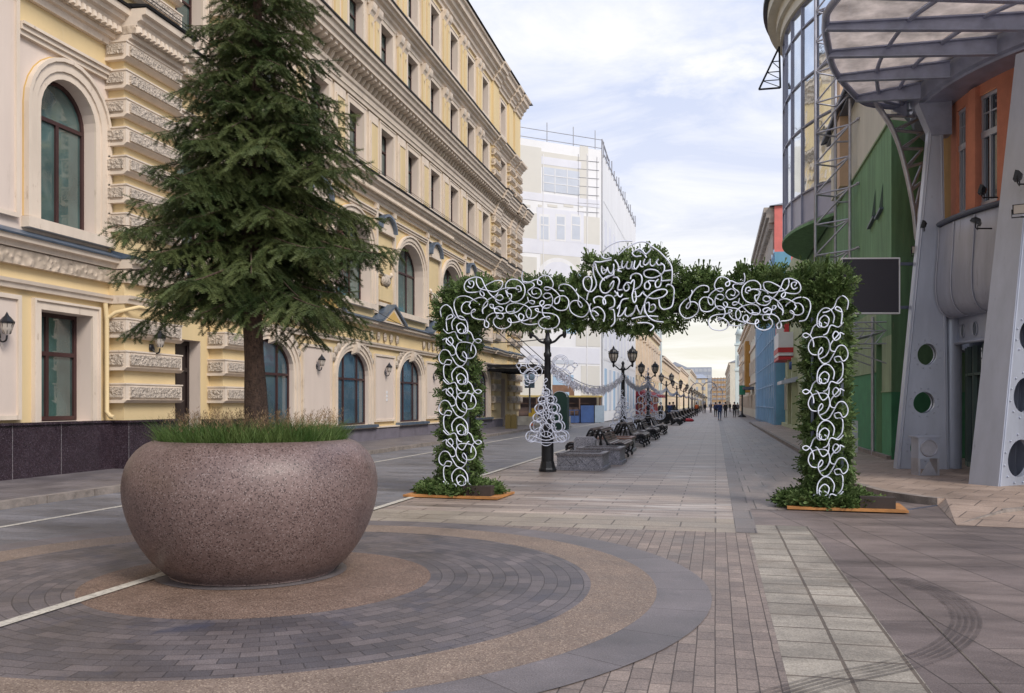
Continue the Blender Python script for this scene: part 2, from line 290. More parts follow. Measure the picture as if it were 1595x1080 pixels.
def glassmat(name,c,rough=.04,spec=1.0,var=.5,vs=.7,metal=.0,tint=None):
    m=mat(name,c,rough=rough,var=var,vs=vs,spec=spec,metal=metal,det=2)
    t=m.node_tree; b=t.nodes['Principled BSDF']
    for l in list(t.links):
        if l.to_socket==b.inputs['Roughness']: t.links.remove(l)
    b.inputs['Roughness'].default_value=rough; b.inputs['IOR'].default_value=1.75
    tcn=N(t,'ShaderNodeTexCoord'); n=N(t,'ShaderNodeTexNoise'); n.inputs['Scale'].default_value=1.1; t.links.new(tcn.outputs['Object'],n.inputs[0])
    bp=N(t,'ShaderNodeBump'); bp.inputs['Strength'].default_value=.12; bp.inputs['Distance'].default_value=.05; t.links.new(n.outputs[0],bp.inputs['Height']); t.links.new(bp.outputs[0],b.inputs['Normal'])
    return m
M={}
M['yellow']=mat('ochre_stucco',(.645,.505,.285),.85,var=.08,vs=.5,bump=.05,bs=60,c2=(.62,.50,.30),thr=.60,streak=(1.6,1.6,.35))
M['cream']=mat('cream_stucco',(.625,.53,.465),.85,var=.07,vs=.6,bump=.05,bs=60,c2=(.52,.44,.38),thr=.62,streak=(1.6,1.6,.35))
M['trim']=mat('trim_stucco',(.645,.55,.455),.8,var=.10,vs=1.2,bump=.04,c2=(.44,.35,.27),thr=.60,streak=(1.5,1.5,.5))
M['ochre']=mat('deep_ochre_stucco_and_joint_shade',(.56,.37,.12),.85,var=.12,vs=.8)  # ochre plaster; also colours the painted joint shadows round the archivolts
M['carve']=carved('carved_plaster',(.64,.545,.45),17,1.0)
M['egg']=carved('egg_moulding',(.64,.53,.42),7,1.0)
M['granite_dark']=speckle('dark_polished_granite',(.040,.026,.034),(.015,.012,.018),(.09,.07,.09),90,.18)
M['gutter']=mat('blue_grey_metal_roofing',(.13,.17,.23),.4,.5,var=.25,vs=3)
M['black_metal']=mat('black_metal',(.016,.017,.021),.42,.3,var=.3,vs=5,bump=.05)
M['frame']=mat('dark_maroon_window_frame',(.045,.018,.018),.45,var=.2)
M['glass']=glassmat('window_glass',(.055,.10,.095))
M['glass2']=glassmat('ground_window_glass',(.055,.10,.13),vs=.4)
M['darkglass']=glassmat('dark_window_glass',(.025,.035,.045))
M['door']=mat('dark_wood_door',(.02,.012,.012),.35,var=.3)
M['brass']=mat('brass',(.6,.4,.15),.3,1)
M['lampglass']=mat('frosted_lamp_glass',(.42,.38,.34),.25,var=.15)
M['white_led']=mat('white_rope_light_tube',(.66,.70,.83),.32,var=.10,vs=8)
M['silver_wire']=mat('silver_wire',(.50,.51,.60),.35,.5,var=.3,vs=20)
M['steel']=mat('painted_blue_grey_steel',(.44,.475,.57),.36,.35,var=.12,vs=1.2,streak=(2,2,.5),c2=(.27,.29,.35),thr=.63,bump=.02)
M['steel2']=mat('grey_steel_cladding',(.40,.42,.50),.42,.35,var=.16,vs=1.5,streak=(2.5,2.5,.3),c2=(.20,.20,.25),thr=.6)
M['darksteel']=mat('dark_blue_grey_steel',(.10,.115,.16),.45,.3,var=.2,vs=2)
M['beam']=mat('canopy_beam_paint',(.34,.37,.49),.4,.3,var=.18,vs=3,c2=(.10,.10,.12),thr=.66)
M['galv']=mat('galvanised_tube',(.42,.42,.47),.4,.5,var=.2,vs=4)
M['green']=mat('green_stucco',(.17,.31,.16),.85,var=.28,vs=1.2,bump=.6,bs=55,streak=(3,3,.35),c2=(.26,.33,.19),thr=.60)
M['green_low']=mat('bright_green_stucco',(.075,.27,.13),.85,var=.15,vs=2,bump=.5,bs=55)
M['olive']=mat('olive_stucco',(.30,.38,.23),.85,var=.22,vs=1.4,bump=.4,bs=55,streak=(2,2,.5),c2=(.30,.33,.20),thr=.6)
M['palegreen']=mat('pale_green_stucco',(.42,.45,.28),.85,var=.12,vs=1.2,bump=.2)
M['offwhite']=mat('off_white_plaster',(.60,.57,.48),.85,var=.12,vs=.7,streak=(2,2,.5))
M['orange']=mat('orange_stucco',(.56,.22,.145),.85,var=.14,vs=2,bump=.3,bs=50)
M['wallyellow']=mat('mustard_stucco',(.38,.22,.07),.85,var=.14,vs=2,bump=.3)
M['tarp']=mat('white_scaffold_mesh',(.74,.745,.77),.8,var=.06,bump=.5,bs=1.2,vs=.4,streak=(1,1,.3))
M['tarp_beige']=mat('beige_print_on_mesh',(.63,.615,.58),.85,var=.04,vs=.5)
M['tarp_lilac']=mat('lilac_print_on_mesh',(.68,.69,.76),.85,var=.05,bump=.5,bs=1.2,vs=.5)
M['tarp_grey']=mat('grey_print_on_mesh',(.52,.56,.64),.85,var=.08,vs=.8)
M['bluenet']=mat('blue_scaffold_net',(.15,.34,.50),.8,var=.2,vs=1.2,streak=(1,1,.4))
M['blueboard']=mat('blue_site_board',(.03,.07,.20),.6,var=.2)
M['paleblue']=mat('pale_blue_net',(.36,.50,.66),.8,var=.12,vs=.8,streak=(1,1,.3))
M['brown']=mat('brown_board',(.20,.11,.07),.8,var=.25,vs=2)
M['red']=mat('red_paint',(.50,.03,.035),.5,var=.15)
M['maroon']=mat('maroon_awning',(.16,.02,.035),.8,var=.2)
M['white']=mat('white_paint',(.72,.72,.74),.5,var=.06)
M['pinkwall']=mat('rose_red_stucco',(.62,.17,.15),.85,var=.12)
M['stone']=mat('weathered_stone',(.34,.30,.26),.85,var=.25,vs=2,bump=.3)
M['bark']=mat('spruce_bark',(.105,.066,.048),.95,var=.5,vs=14,bump=1.0,bs=55,streak=(1,1,.5),c2=(.05,.032,.026),thr=.5)
M['fir']=leafmat('fir_needles',(.025,.047,.012),(.125,.150,.052),s=2.6)
M['sprig']=leafmat('spruce_sprigs',(.040,.082,.020),(.20,.28,.10),s=11)
M['sprig_yel']=leafmat('spruce_sprigs_undersides',(.08,.14,.04),(.24,.31,.13),s=9)
M['grass']=leafmat('planter_grass',(.035,.085,.015),(.12,.17,.05),s=3)
M['grass_brown']=leafmat('grass_seed_heads',(.16,.10,.055),(.30,.21,.12),s=6)
M['soil']=mat('soil',(.05,.038,.03),.95,bump=.8)
M['planter']=speckle('polished_brown_granite',(.158,.108,.100),(.060,.038,.036),(.235,.18,.17),100,.42,lo=.17)
M['granite']=speckle('grey_granite',(.27,.27,.31),(.13,.13,.15),(.44,.44,.48),70,.55)
M['granite_cap']=speckle('dark_grey_granite',(.19,.17,.18),(.09,.09,.1),(.30,.30,.32),70,.5)
M['slat']=mat('dark_red_brown_slats',(.062,.026,.022),.36,var=.3,vs=6)
M['ply']=mat('orange_plywood',(.42,.19,.06),.6,var=.3,vs=3,c2=(.22,.10,.04),thr=.6)
M['jacket_navy']=mat('navy_cloth',(.02,.035,.10),.9); M['cloth_black']=mat('black_cloth',(.02,.02,.022),.9)
M['jeans']=mat('blue_denim',(.04,.07,.15),.9); M['skin']=mat('skin',(.50,.30,.22),.6,var=.05); M['cloth_orange']=mat('orange_cloth',(.55,.12,.03),.8)
M['screen']=mat('led_screen_face',(.035,.033,.045),.55,var=.1,vs=40)
M['yellowpaint']=mat('yellow_paint',(.62,.42,.05),.6); M['kerb']=mat('granite_kerb',(.22,.19,.17),.8,var=.35,vs=5,bump=.5,c2=(.34,.27,.23),thr=.56)
M['farcream']=mat('far_cream_wall',(.66,.54,.36),.85,var=.06,vs=.2); M['fargrey']=mat('far_grey_wall',(.42,.44,.47),.85,var=.08,vs=.2)
M['roofgrey']=mat('grey_sheet_roof',(.34,.37,.43),.5,.3,var=.12,vs=.5); M['mint']=mat('pale_mint_wall',(.58,.66,.65),.8,var=.05)
def steelmat_glass(name,c,alpha):
    m=mat(name,c,.3,var=.35,vs=2.2,c2=(.20,.10,.06),thr=.66); b=m.node_tree.nodes['Principled BSDF']
    b.inputs['Transmission Weight'].default_value=0
    t=m.node_tree; tr=N(t,'ShaderNodeBsdfTranslucent'); mxs=N(t,'ShaderNodeMixShader'); mxs.inputs[0].default_value=.85
    tp=N(t,'ShaderNodeBsdfTransparent'); mx2=N(t,'ShaderNodeMixShader'); mx2.inputs[0].default_value=alpha
    lk=[l for l in t.links if l.to_socket==b.inputs['Base Color']][0].from_socket; t.links.new(lk,tr.inputs[0])
    o=[n for n in t.nodes if n.type=='OUTPUT_MATERIAL'][0]
    t.links.new(b.outputs[0],mxs.inputs[1]); t.links.new(tr.outputs[0],mxs.inputs[2]); t.links.new(tp.outputs[0],mx2.inputs[1]); t.links.new(mxs.outputs[0],mx2.inputs[2]); t.links.new(mx2.outputs[0],o.inputs[0])
    return m
M['canopyglass']=steelmat_glass('dirty_canopy_glass',(.52,.47,.44),.82)
# ------------------------------------------------------------------ the ground
def sheet(name,poly,z,m,kind='structure'):
    mb=MB(); mb.add([(x,y,z) for x,y in poly],[tuple(range(len(poly)))]); o=mb.build(name,m); o['kind']=kind; return o
def rect(x0,x1,y0,y1): return [(x0,y0),(x1,y0),(x1,y1),(x0,y1)]
M['slab']=brickmat('brown_stone_slabs',(.128,.103,.098),(.172,.138,.126),(.055,.045,.04),1.5,.62,.007,rot=radians(78),rough=.55,dirt=.42,stain=(.10,.082,.078),stain_s=(.5,1.4,1),stain_t=.56)
M['planks']=brickmat('long_stone_planks',(.235,.186,.160),(.325,.266,.226),(.10,.08,.07),1.1,.30,.014,rough=.50,dirt=.46,stain=(.56,.53,.51),stain_s=(.34,1.9,1),stain_t=.52)
M['slab2']=brickmat('pale_square_slabs',(.24,.20,.165),(.30,.26,.21),(.10,.08,.065),.92,.50,.012,rough=.55,dirt=.22,stain=(.14,.115,.10),stain_s=(1,1.5,1),stain_t=.6)
M['pavers']=brickmat('small_brown_pavers',(.165,.132,.118),(.235,.188,.162),(.06,.046,.04),.21,.125,.0045,rot=radians(90),rough=.58,dirt=.25,off=.35,stain=(.42,.38,.35),stain_s=(2,2,1),stain_t=.69)
M['strip']=brickmat('pale_yellow_slabs',(.215,.192,.162),(.30,.27,.228),(.105,.085,.068),.395,.40,.014,rough=.6,dirt=.36,off=0,stain=(.17,.14,.11),stain_s=(1.1,1.6,1),stain_t=.52)
M['road']=brickmat('dark_grey_road_setts',(.125,.125,.138),(.165,.16,.172),(.09,.09,.097),.9,.30,.008,rough=.5,dirt=.42,stain=(.20,.185,.18),stain_s=(.5,1.8,1),stain_t=.62)
M['drain']=brickmat('drain_kerb_stones',(.135,.115,.108),(.175,.15,.14),(.06,.05,.05),.5,1.0,.01,rough=.5,dirt=.3)
M['walk']=brickmat('sidewalk_slabs',(.125,.112,.118),(.16,.14,.14),(.05,.045,.045),.8,.8,.008,rough=.5,dirt=.3)
M['walkr']=brickmat('warm_sidewalk_slabs',(.26,.195,.155),(.32,.245,.20),(.09,.07,.06),.62,.60,.010,rot=radians(24),rough=.65,dirt=.25)
M['ringbrick']=brickmat('blue_grey_ring_bricks',(.074,.068,.076),(.138,.118,.120),(.045,.04,.043),.215,.120,.0045,polar=2.3,rough=.5,dirt=.30,stain=(.05,.055,.085),stain_s=(1.2,1.2,1),stain_t=.58)
M['ringgrey']=brickmat('grey_ring_slabs',(.115,.102,.106),(.14,.124,.128),(.07,.06,.06),.8,1.4,.006,polar=3.9,rough=.5,dirt=.4)
M['tan']=speckle('tan_exposed_aggregate',(.205,.155,.125),(.13,.09,.07),(.34,.27,.21),110,.65,lo=.2,bump=.5)
M['browndisc']=speckle('brown_exposed_aggregate',(.170,.112,.085),(.07,.045,.035),(.30,.22,.17),120,.65,lo=.2,bump=.5)
M['paint']=mat('worn_white_road_paint',(.50,.47,.41),.7,var=.2,vs=9,c2=(.22,.20,.18),thr=.52,bump=.1)
sheet('ground',rect(-500,500,-30,1500),0,M['slab'])
sheet('road',rect(-10.72,-5.1,-10,640),.004,M['road'])
sheet('paving_planks',rect(-5.1,.25,12.95,640),.004,M['planks'])
sheet('paving_slab_band',rect(-5.1,.25,11.6,12.95),.004,M['slab2'])
sheet('paving_small_bricks',rect(-5.1,.416,-4,11.6),.004,M['pavers'])
sheet('paving_pale_strip',rect(.416,1.20,-4,12.4),.005,M['strip'])
M['lane']=brickmat('sunken_lane_slabs',(.175,.145,.132),(.215,.18,.162),(.06,.05,.045),.62,1.3,.012,rough=.5,dirt=.45,stain=(.30,.27,.25),stain_s=(1.6,.4,1),stain_t=.56)
sheet('paving_lane',rect(.52,2.60,14.2,600),.004,M['lane'])
sheet('paving_joint',rect(1.576,1.590,-4,12.9),.004,M['strip'])
sheet('drain_strip',rect(.25,.52,11.6,640),.008,M['drain'])
RC=(-4.13,7.54)
def disc(name,r0,r1,z,m,c=RC,n=96):
    mb=MB(); v=[]; 
    for k in range(n):
        a=2*pi*k/n; v+= [(r0*cos(a),r0*sin(a),0),(r1*cos(a),r1*sin(a),0)]
    mb.add(v,[(2*k,2*k+1,(2*k+3)%(2*n),(2*k+2)%(2*n)) for k in range(n)]); o=mb.build(name,m,kind='structure'); o.location=(c[0],c[1],z); return o
disc('paving_grey_ring',3.64,4.10,.011,M['ringgrey']); disc('paving_tan_ring',3.06,3.64,.0115,M['tan'])
disc('paving_brick_ring',1.57,3.06,.011,M['ringbrick']); disc('paving_brown_disc',.02,1.57,.0115,M['browndisc']); disc('paving_inner_ring',.02,.90,.0155,M['ringgrey'],c=(-4.40,7.86))
sheet('road_line',rect(-5.20,-5.08,-6,60),.0195,M['paint']); sheet('road_line_by_kerb',rect(-9.28,-9.17,-6,160),.009,M['paint'])
# left sidewalk with its kerb
mb=MB(); mb.box(-14.2,-10.88,-10,64,-.05,.125); struct(mb,'sidewalk',M['walk'])
mb=MB()
y=-10
while y<64:
    L=random.uniform(.9,1.3); mb.box(-10.879,-10.72+random.uniform(-.01,.012),y,y+L-.012,-.05,.128+random.uniform(-.008,.006)); y+=L
struct(mb,'kerb',M['kerb'])
mb=MB(); mb.box(-10.6,-8.99,80,640,-.05,.12); struct(mb,'sidewalk_far',M['walk'])
# right raised sidewalk: curved kerb, ramp towards the viewer
k=[(2.67,75),(2.66,40),(2.68,24)]+[tuple(G(px,py)[:2]) for px,py in ((1318,757),(1340,766),(1370,775),(1405,781),(1440,786),(1460,788))]
kk=[tuple(p[:2]) for p in smooth_path([(x,y,0) for x,y in k[2:]],4)]
edge=k[:2]+kk
inner=[(x+.14,y+.06) for x,y in edge]
e=edge[-1]
mb=MB(); n=len(edge)
for i in range(n-1):
    a,b,c,d=edge[i],edge[i+1],inner[i+1],inner[i]
    mb.quad((*a,0),(*b,0),(*b,.125),(*a,.125)); mb.quad((*a,.125),(*b,.125),(*c,.125),(*d,.125))
struct(mb,'kerb_right',M['kerb'])
b0=G(1490,819); mb=MB(); poly=inner+[(inner[-1][0]+.9,inner[-1][1]-.2),(b0.x+7,b0.y+2.5),(30,b0.y+1),(30,75)]
mb.add([(x,y,.121) for x,y in poly],[tuple(range(len(poly)))]); struct(mb,'sidewalk_right',M['walkr'])
# ramp between the kerb and the carriageway
a=G(1300,801); b=G(1490,819); c=Vector((inner[-1][0]+6,inner[-1][1]-1.2,.118)); d=Vector((*inner[-1],.118)); a2=Vector((inner[-1][0]-.05,inner[-1][1]-.9,.012))
mb=MB(); e_=edge[-1]; mb.add([(e_[0],e_[1],.005),(b.x,b.y,.005),(b.x+6,b.y-.7,.005),(b.x+7,b.y+2.5,.119),(inner[-1][0]+.9,inner[-1][1]-.2,.1225),tuple(d)],[(0,1,5),(1,4,5),(1,3,4),(1,2,3)]); mb.add([(e_[0],e_[1],0),(e_[0],e_[1],.125),tuple(d)],[(0,1,2)]); struct(mb,'ramp',M['walkr'])
mb=MB(); p=G(1490,818); q=G(1562,806); r=G(1640,800)
mb.add([(p.x,p.y,.006),(q.x,q.y,0),(q.x,q.y,.10),(p.x+.05,p.y+.14,.006),(q.x+.05,q.y+.16,.10)],[(0,1,2),(0,2,4,3)]); mb.obox((q.x,q.y,0),(r.x-q.x,r.y-q.y,0),(.03,.16,0),(0,0,.11)); struct(mb,'kerb_stub',M['kerb'])
# drain channel
p=G(1380,800); q=G(1462,788); mb=MB(); mb.obox((p.x,p.y,.001),(q.x-p.x,q.y-p.y,.0),(.02,.07,0),(0,0,.012)); struct(mb,'drain_channel',M['darksteel'])
# tyre marks
m,t,b=base('tyre_rubber_marks'); b.inputs['Base Color'].default_value=(.05,.042,.042,1); b.inputs['Roughness'].default_value=.7
tcn=N(t,'ShaderNodeTexCoord'); nn=N(t,'ShaderNodeTexNoise'); nn.inputs['Scale'].default_value=5; nn.inputs['Detail'].default_value=6; t.links.new(tcn.outputs['Object'],nn.inputs[0]); r_=N(t,'ShaderNodeMapRange'); r_.inputs[1].default_value=.3; r_.inputs[2].default_value=.75; r_.inputs[3].default_value=.08; r_.inputs[4].default_value=.55; t.links.new(nn.outputs[0],r_.inputs[0]); t.links.new(r_.outputs[0],b.inputs['Alpha']); M['tyre']=m
path=smooth_path([G(px,py) for px,py in ((1180,1095),(1300,1060),(1400,1038),(1470,1012),(1503,980),(1500,952),(1470,928),(1430,912),(1395,902))],6)
mb=MB()
for lane in range(5):
    off=(lane-2)*.045; L=[]; 
    for i,pn in enumerate(path):
        tn=(path[min(i+1,len(path)-1)]-path[max(i-1,0)]).normalized(); nr=Vector((-tn.y,tn.x,0)); wd=.016
        L.append((pn+nr*(off-wd),pn+nr*(off+wd)))
    for i in range(len(L)-1): mb.add([(*L[i][0][:2],.010),(*L[i][1][:2],.010),(*L[i+1][1][:2],.010),(*L[i+1][0][:2],.010)],[(0,1,2,3)])
struct(mb,'road_tyre_marks',M['tyre'])
# ------------------------------------------------------------------ generic facade tools: P(d,y,z) maps outward depth d, along y, up z
def mapper(kind,c):
    if kind=='L': return lambda d,y,z:(c+d,y,z)
    if kind=='R': return lambda d,y,z:(c-d,y,z)
def fbox(mb,P,d0,d1,y0,y1,z0,z1,mi=0):
    v=[P(d,y,z) for z in (z0,z1) for y in (y0,y1) for d in (d0,d1)]
    mb.add(v,[(0,2,3,1),(4,5,7,6),(0,1,5,4),(2,6,7,3),(0,4,6,2),(1,3,7,5)],mi)
def arcpts(ya,yb,zs,rise,n=14):
    if rise<=0: return [(ya,zs),(yb,zs)]
    c=(ya+yb)/2; h=(yb-ya)/2; return [(c-h*cos(pi*k/n),zs+rise*sin(pi*k/n)) for k in range(n+1)]
def wall(mb,P,y0,y1,z0,z1,holes,d=0,depth=.4,mi=0,mr=None):
    holes=sorted(holes); y=y0; mr=mi if mr is None else mr
    def q(a,b,c,e,m=mi): mb.add([P(*a),P(*b),P(*c),P(*e)],[(0,1,2,3)],m)
    for (ya,yb,za,zs,rise) in holes:
        q((d,y,z0),(d,ya,z0),(d,ya,z1),(d,y,z1))
        if za>z0: q((d,ya,z0),(d,yb,z0),(d,yb,za),(d,ya,za))
        A=arcpts(ya,yb,zs,rise)
        for (p,r),(p2,r2) in zip(A[:-1],A[1:]):
            q((d,p,r),(d,p2,r2),(d,p2,z1),(d,p,z1)); q((d,p,r),(d,p2,r2),(d-depth,p2,r2),(d-depth,p,r),mr)
        q((d,ya,za),(d,ya,zs),(d-depth,ya,zs),(d-depth,ya,za),mr); q((d,yb,za),(d,yb,zs),(d-depth,yb,zs),(d-depth,yb,za),mr); q((d,ya,za),(d,yb,za),(d-depth,yb,za),(d-depth,ya,za),mr)
        y=yb
    q((d,y,z0),(d,y1,z0),(d,y1,z1),(d,y,z1))
def band(mb,P,A,w,d0,d1,mi=0):                                         # raised band outside a polyline opening A (y,z), width w
    c=(A[0][0]+A[-1][0])/2; cz=min(a[1] for a in A); n=len(A)
    O=[]
    E=[(A[i+1][0]-A[i][0],A[i+1][1]-A[i][1]) for i in range(n-1)]; NN=[(-b/(hypot(a,b) or 1),a/(hypot(a,b) or 1)) for a,b in E]
    for i,(y,z) in enumerate(A):
        n1=NN[max(i-1,0)]; n2=NN[min(i,n-2)]; q_=max(.3,1+n1[0]*n2[0]+n1[1]*n2[1])
        O.append((y+(n1[0]+n2[0])/q_*w,z+(n1[1]+n2[1])/q_*w))
    v=[]; 
    for (y,z),(oy,oz) in zip(A,O): v+=[P(d1,y,z),P(d1,oy,oz),P(d0,y,z),P(d0,oy,oz)]
    f=[]
    for i in range(n-1):
        k=4*i; f+=[(k,k+4,k+5,k+1),(k+1,k+5,k+7,k+3),(k,k+2,k+6,k+4)]
    mb.add(v,f,mi); mb.add([v[0],v[1],v[3],v[2]],[(0,1,2,3)],mi); mb.add(v[-4:],[(0,1,3,2)],mi)
def opening_line(ya,yb,za,zs,rise,n=14):
    return [(ya,za)]+arcpts(ya,yb,zs,rise,n)+[(yb,za)]
WPROTO={}
def window(P,par,ya,yb,za,zs,rise,set_,key,mul=(.5,),trans=(.62,),fw=.075,glass='glass',name='window',loc=None,P0=None):
    # frame part with its glass sub-part; equal windows share mesh data
    yc=(ya+yb)/2; k=(key,round(yb-ya,2),round(za,2),round(zs,2),round(rise,2),glass)
    if k in WPROTO:
        src,gsrc,y0=WPROTO[k]; o=src.copy(); COL.objects.link(o); o.parent=par; o.location=src.location+Vector((0,yc-y0,0)); g=gsrc.copy(); COL.objects.link(g); g.parent=o; return o
    mb=MB(); A=opening_line(ya+.0,yb-.0,za,zs,rise); 
    band(mb,P,A[::-1],fw,-set_-.02,-set_+.05)                          # inner band (reversed gives inside)
    fbox(mb,P,-set_-.02,-set_+.048,ya,yb,za,za+fw)
    H=zs+rise
    for m_ in mul:
        y=ya+(yb-ya)*m_; u=(y-yc)/((yb-ya)/2); top=zs+(rise*math.sqrt(max(0,1-u*u)) if rise>0 else 0)
        ztop=top if (not isinstance(mul,list)) else zs
        fbox(mb,P,-set_-.02,-set_+.052,y-fw*.5,y+fw*.5,za+fw,ztop-fw*.5)
    for t_ in trans:
        z=za+(H-za)*t_; fbox(mb,P,-set_-.02,-set_+.055,ya+fw*.6,yb-fw*.6,z-fw*.5,z+fw*.5)
    o=mb.build(name,M['frame'],par)
    g=MB(); B=opening_line(ya+.01,yb-.01,za+.01,zs,rise); nB=len(B)
    g.add([P(-set_,y,z) for y,z in B]+[P(-set_-.02,y,z) for y,z in B],[tuple(range(nB)),tuple(range(2*nB-1,nB-1,-1))]+[(i,(i+1)%nB,nB+(i+1)%nB,nB+i) for i in range(nB)])
    gg=g.build('glass',M[glass],o); WPROTO[k]=(o,gg,yc); return o
# ------------------------------------------------------------------ long yellow building on the left
LX=-13.86; P=mapper('L',LX)
YB=thing('yellow_building','long cream and yellow classical building with many cornices and arched windows on the left','building',(LX,30,0))
BH=23.3; Y0,Y1=-8.0,62.4
mains=[25.8,32.4,39.1,45.75,51.9]
up=[26.0+3.35*k for k in range(9)]+[57.45]
leftup=[16.7,21.2]+[11.5,6.2]
leftarch=[(15.92,17.62),(20.35,22.05),(10.6,12.3),(5.3,7.0)]
W=MB()                                                                 # 0 yellow 1 cream 2 ochre
g_h=[(15.92,17.5,1.25,3.62,0),(10.6,12.2,1.25,3.62,0),(5.3,6.9,1.25,3.62,0),(20.3,21.9,.16,3.35,.0)]+[(c-1.45,c+1.55,.78,2.75,.95) for c in mains]+[(57.0,58.2,.16,3.3,0)]
wall(W,P,Y0,Y1,0,4.75,g_h,0,.5,0,1)
a_h=[(a,b,5.5,7.85,.85) for a,b in leftarch]+[(c-1.7,c+1.8,5.75,7.75,1.25) for c in mains]+[(56.7,58.3,5.75,8.0,.8)]
wall(W,P,Y0,24.0,4.75,9.2,a_h[:4],0,.6,1,1); wall(W,P,Y0,24.0,9.2,10.0,[],0,.6,0,1); wall(W,P,24.0,Y1,4.75,10.0,a_h[4:],0,.6,0,1)
u3=[(c-.72,c+.72,11.34,13.30,0) for c in up+leftup]; u4=[(c-.70,c+.70,15.85,17.75,0) for c in up+leftup]; u5=[(c-.66,c+.66,19.45,21.55,0) for c in up+leftup]
wall(W,P,Y0,Y1,10.0,14.2,u3,0,.42,0,1); wall(W,P,Y0,Y1,14.2,18.1,u4,0,.42,0,1); wall(W,P,Y0,Y1,18.1,22.2,u5,0,.42,0,1)
# the rest of the volume (end walls, back)
W.quad((LX,Y1,0),(LX-16,Y1,0),(LX-16,Y1,22.2),(LX,Y1,22.2)); W.quad((LX,Y0,0),(LX-16,Y0,0),(LX-16,Y0,22.2),(LX,Y0,22.2)); W.quad((LX-16,Y0,0),(LX-16,Y1,0),(LX-16,Y1,22.2),(LX-16,Y0,22.2))
W.build('wall',[M['yellow'],M['cream'],M['ochre']],YB)
rf=MB(); rf.add([(LX+.9,Y0,23.32),(LX+.9,Y1+.9,23.32),(LX-8,Y1+.9,25.2),(LX-8,Y0,25.2),(LX-16.5,Y1+.9,23.3),(LX-16.5,Y0,23.3)],[(0,1,2,3),(3,2,4,5),(0,3,5),(1,2,4)])
y=Y0
while y<Y1: rf.box(LX+.62,LX+.66,y,y+.04,23.3,23.72); rf.box(LX+.60,LX+.645,y+.35,y+.39,23.35,23.62); y+=.9
rf.tube([(LX+.64,Y0,23.7),(LX+.64,Y1,23.7)],.02); rf.tube([(LX+.64,Y0,23.5),(LX+.64,Y1,23.5)],.015)
rf.build('roof',M['black_metal'],YB)
def corn(mb,prof,y0,y1,sh=0,mi=0):
    mb.prism([(d+(sh if d>0.0 else 0),z) for d,z in prof],lambda p,q,t:P(p,t,q),y0,y1,mi)
piers=[(18.1,20.1),(22.35,24.0),(54.5,55.9),(58.9,60.1),(60.7,62.38),(13.2,14.3) if False else (8.2,9.2)]
PD=lambda a:.13 if a>50 else .42
c5=[(0,22.1),(.10,22.1),(.12,22.3),(.22,22.35),(.25,22.55),(.42,22.62),(.46,22.8),(.62,22.85),(.66,23.1),(.78,23.15),(.8,23.28),(0,23.3)]
c4=[(0,18.0),(.08,18.0),(.10,18.12),(.2,18.18),(.22,18.3),(.36,18.34),(.40,18.45),(.52,18.48),(.54,18.6),(0,18.72)]
c3a=[(0,13.60),(.14,13.60),(.16,13.75),(.20,13.76),(.22,13.95),(.28,14.0),(.30,14.12),(0,14.13)]
c3b=[(0,14.62),(.72,14.62),(.74,14.78),(.82,14.82),(.86,14.98),(.94,15.02),(.96,15.14),(0,15.2)]
c2=[(0,9.98),(.10,9.98),(.12,10.12),(.20,10.14),(.22,10.24),(0,10.24)]
c2b=[(0,10.42),(.34,10.42),(.36,10.5),(.46,10.54),(.48,10.64),(.58,10.66),(.60,10.80),(0,10.84)]
c1=[(0,4.78),(.20,4.78),(.22,4.88),(.32,4.90),(.34,5.0),(0,5.0)]
c1b=[(0,3.97),(.10,3.97),(.12,4.06),(.16,4.08),(.18,4.15),(0,4.17)]
T=MB()                                                                 # cornices: 0 trim 1 egg/carved 2 gutter 3 black
for prof in (c5,c4,c3a,c3b,c2,c2b,c1,c1b):
    corn(T,prof,Y0,Y1+.02)
    for a,b in piers: corn(T,[(d if d==0 else d+PD(a),z) for d,z in prof],a-.02,b+.02+(0.05 if b>62 else 0))
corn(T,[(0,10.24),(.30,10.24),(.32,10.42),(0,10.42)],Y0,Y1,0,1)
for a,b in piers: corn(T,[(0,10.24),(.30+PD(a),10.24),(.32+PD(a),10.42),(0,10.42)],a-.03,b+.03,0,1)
y=Y0
ins=lambda y:any(a-.02<y<b+.02 for a,b in piers)
while y<Y1:                                                            # egg moulding beads
    d=.42 if ins(y) else 0
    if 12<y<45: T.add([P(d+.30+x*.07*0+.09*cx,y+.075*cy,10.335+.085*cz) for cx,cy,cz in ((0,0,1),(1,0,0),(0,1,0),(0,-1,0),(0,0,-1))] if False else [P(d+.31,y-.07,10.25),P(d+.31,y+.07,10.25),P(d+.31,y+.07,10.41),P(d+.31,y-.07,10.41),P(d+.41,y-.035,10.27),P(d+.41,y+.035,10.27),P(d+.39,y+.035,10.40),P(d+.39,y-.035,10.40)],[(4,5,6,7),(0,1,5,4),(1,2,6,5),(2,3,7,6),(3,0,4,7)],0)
    y+=.17
corn(T,[(.3,4.45),(.13,4.45),(.15,4.75),(.3,4.75)] if False else [(0,4.45),(.13,4.45),(.16,4.76),(0,4.76)],Y0,30,0,1)
for a,b in piers[:2]: corn(T,[(0,4.45),(.55,4.45),(.58,4.76),(0,4.76)],a-.03,b+.03,0,1)
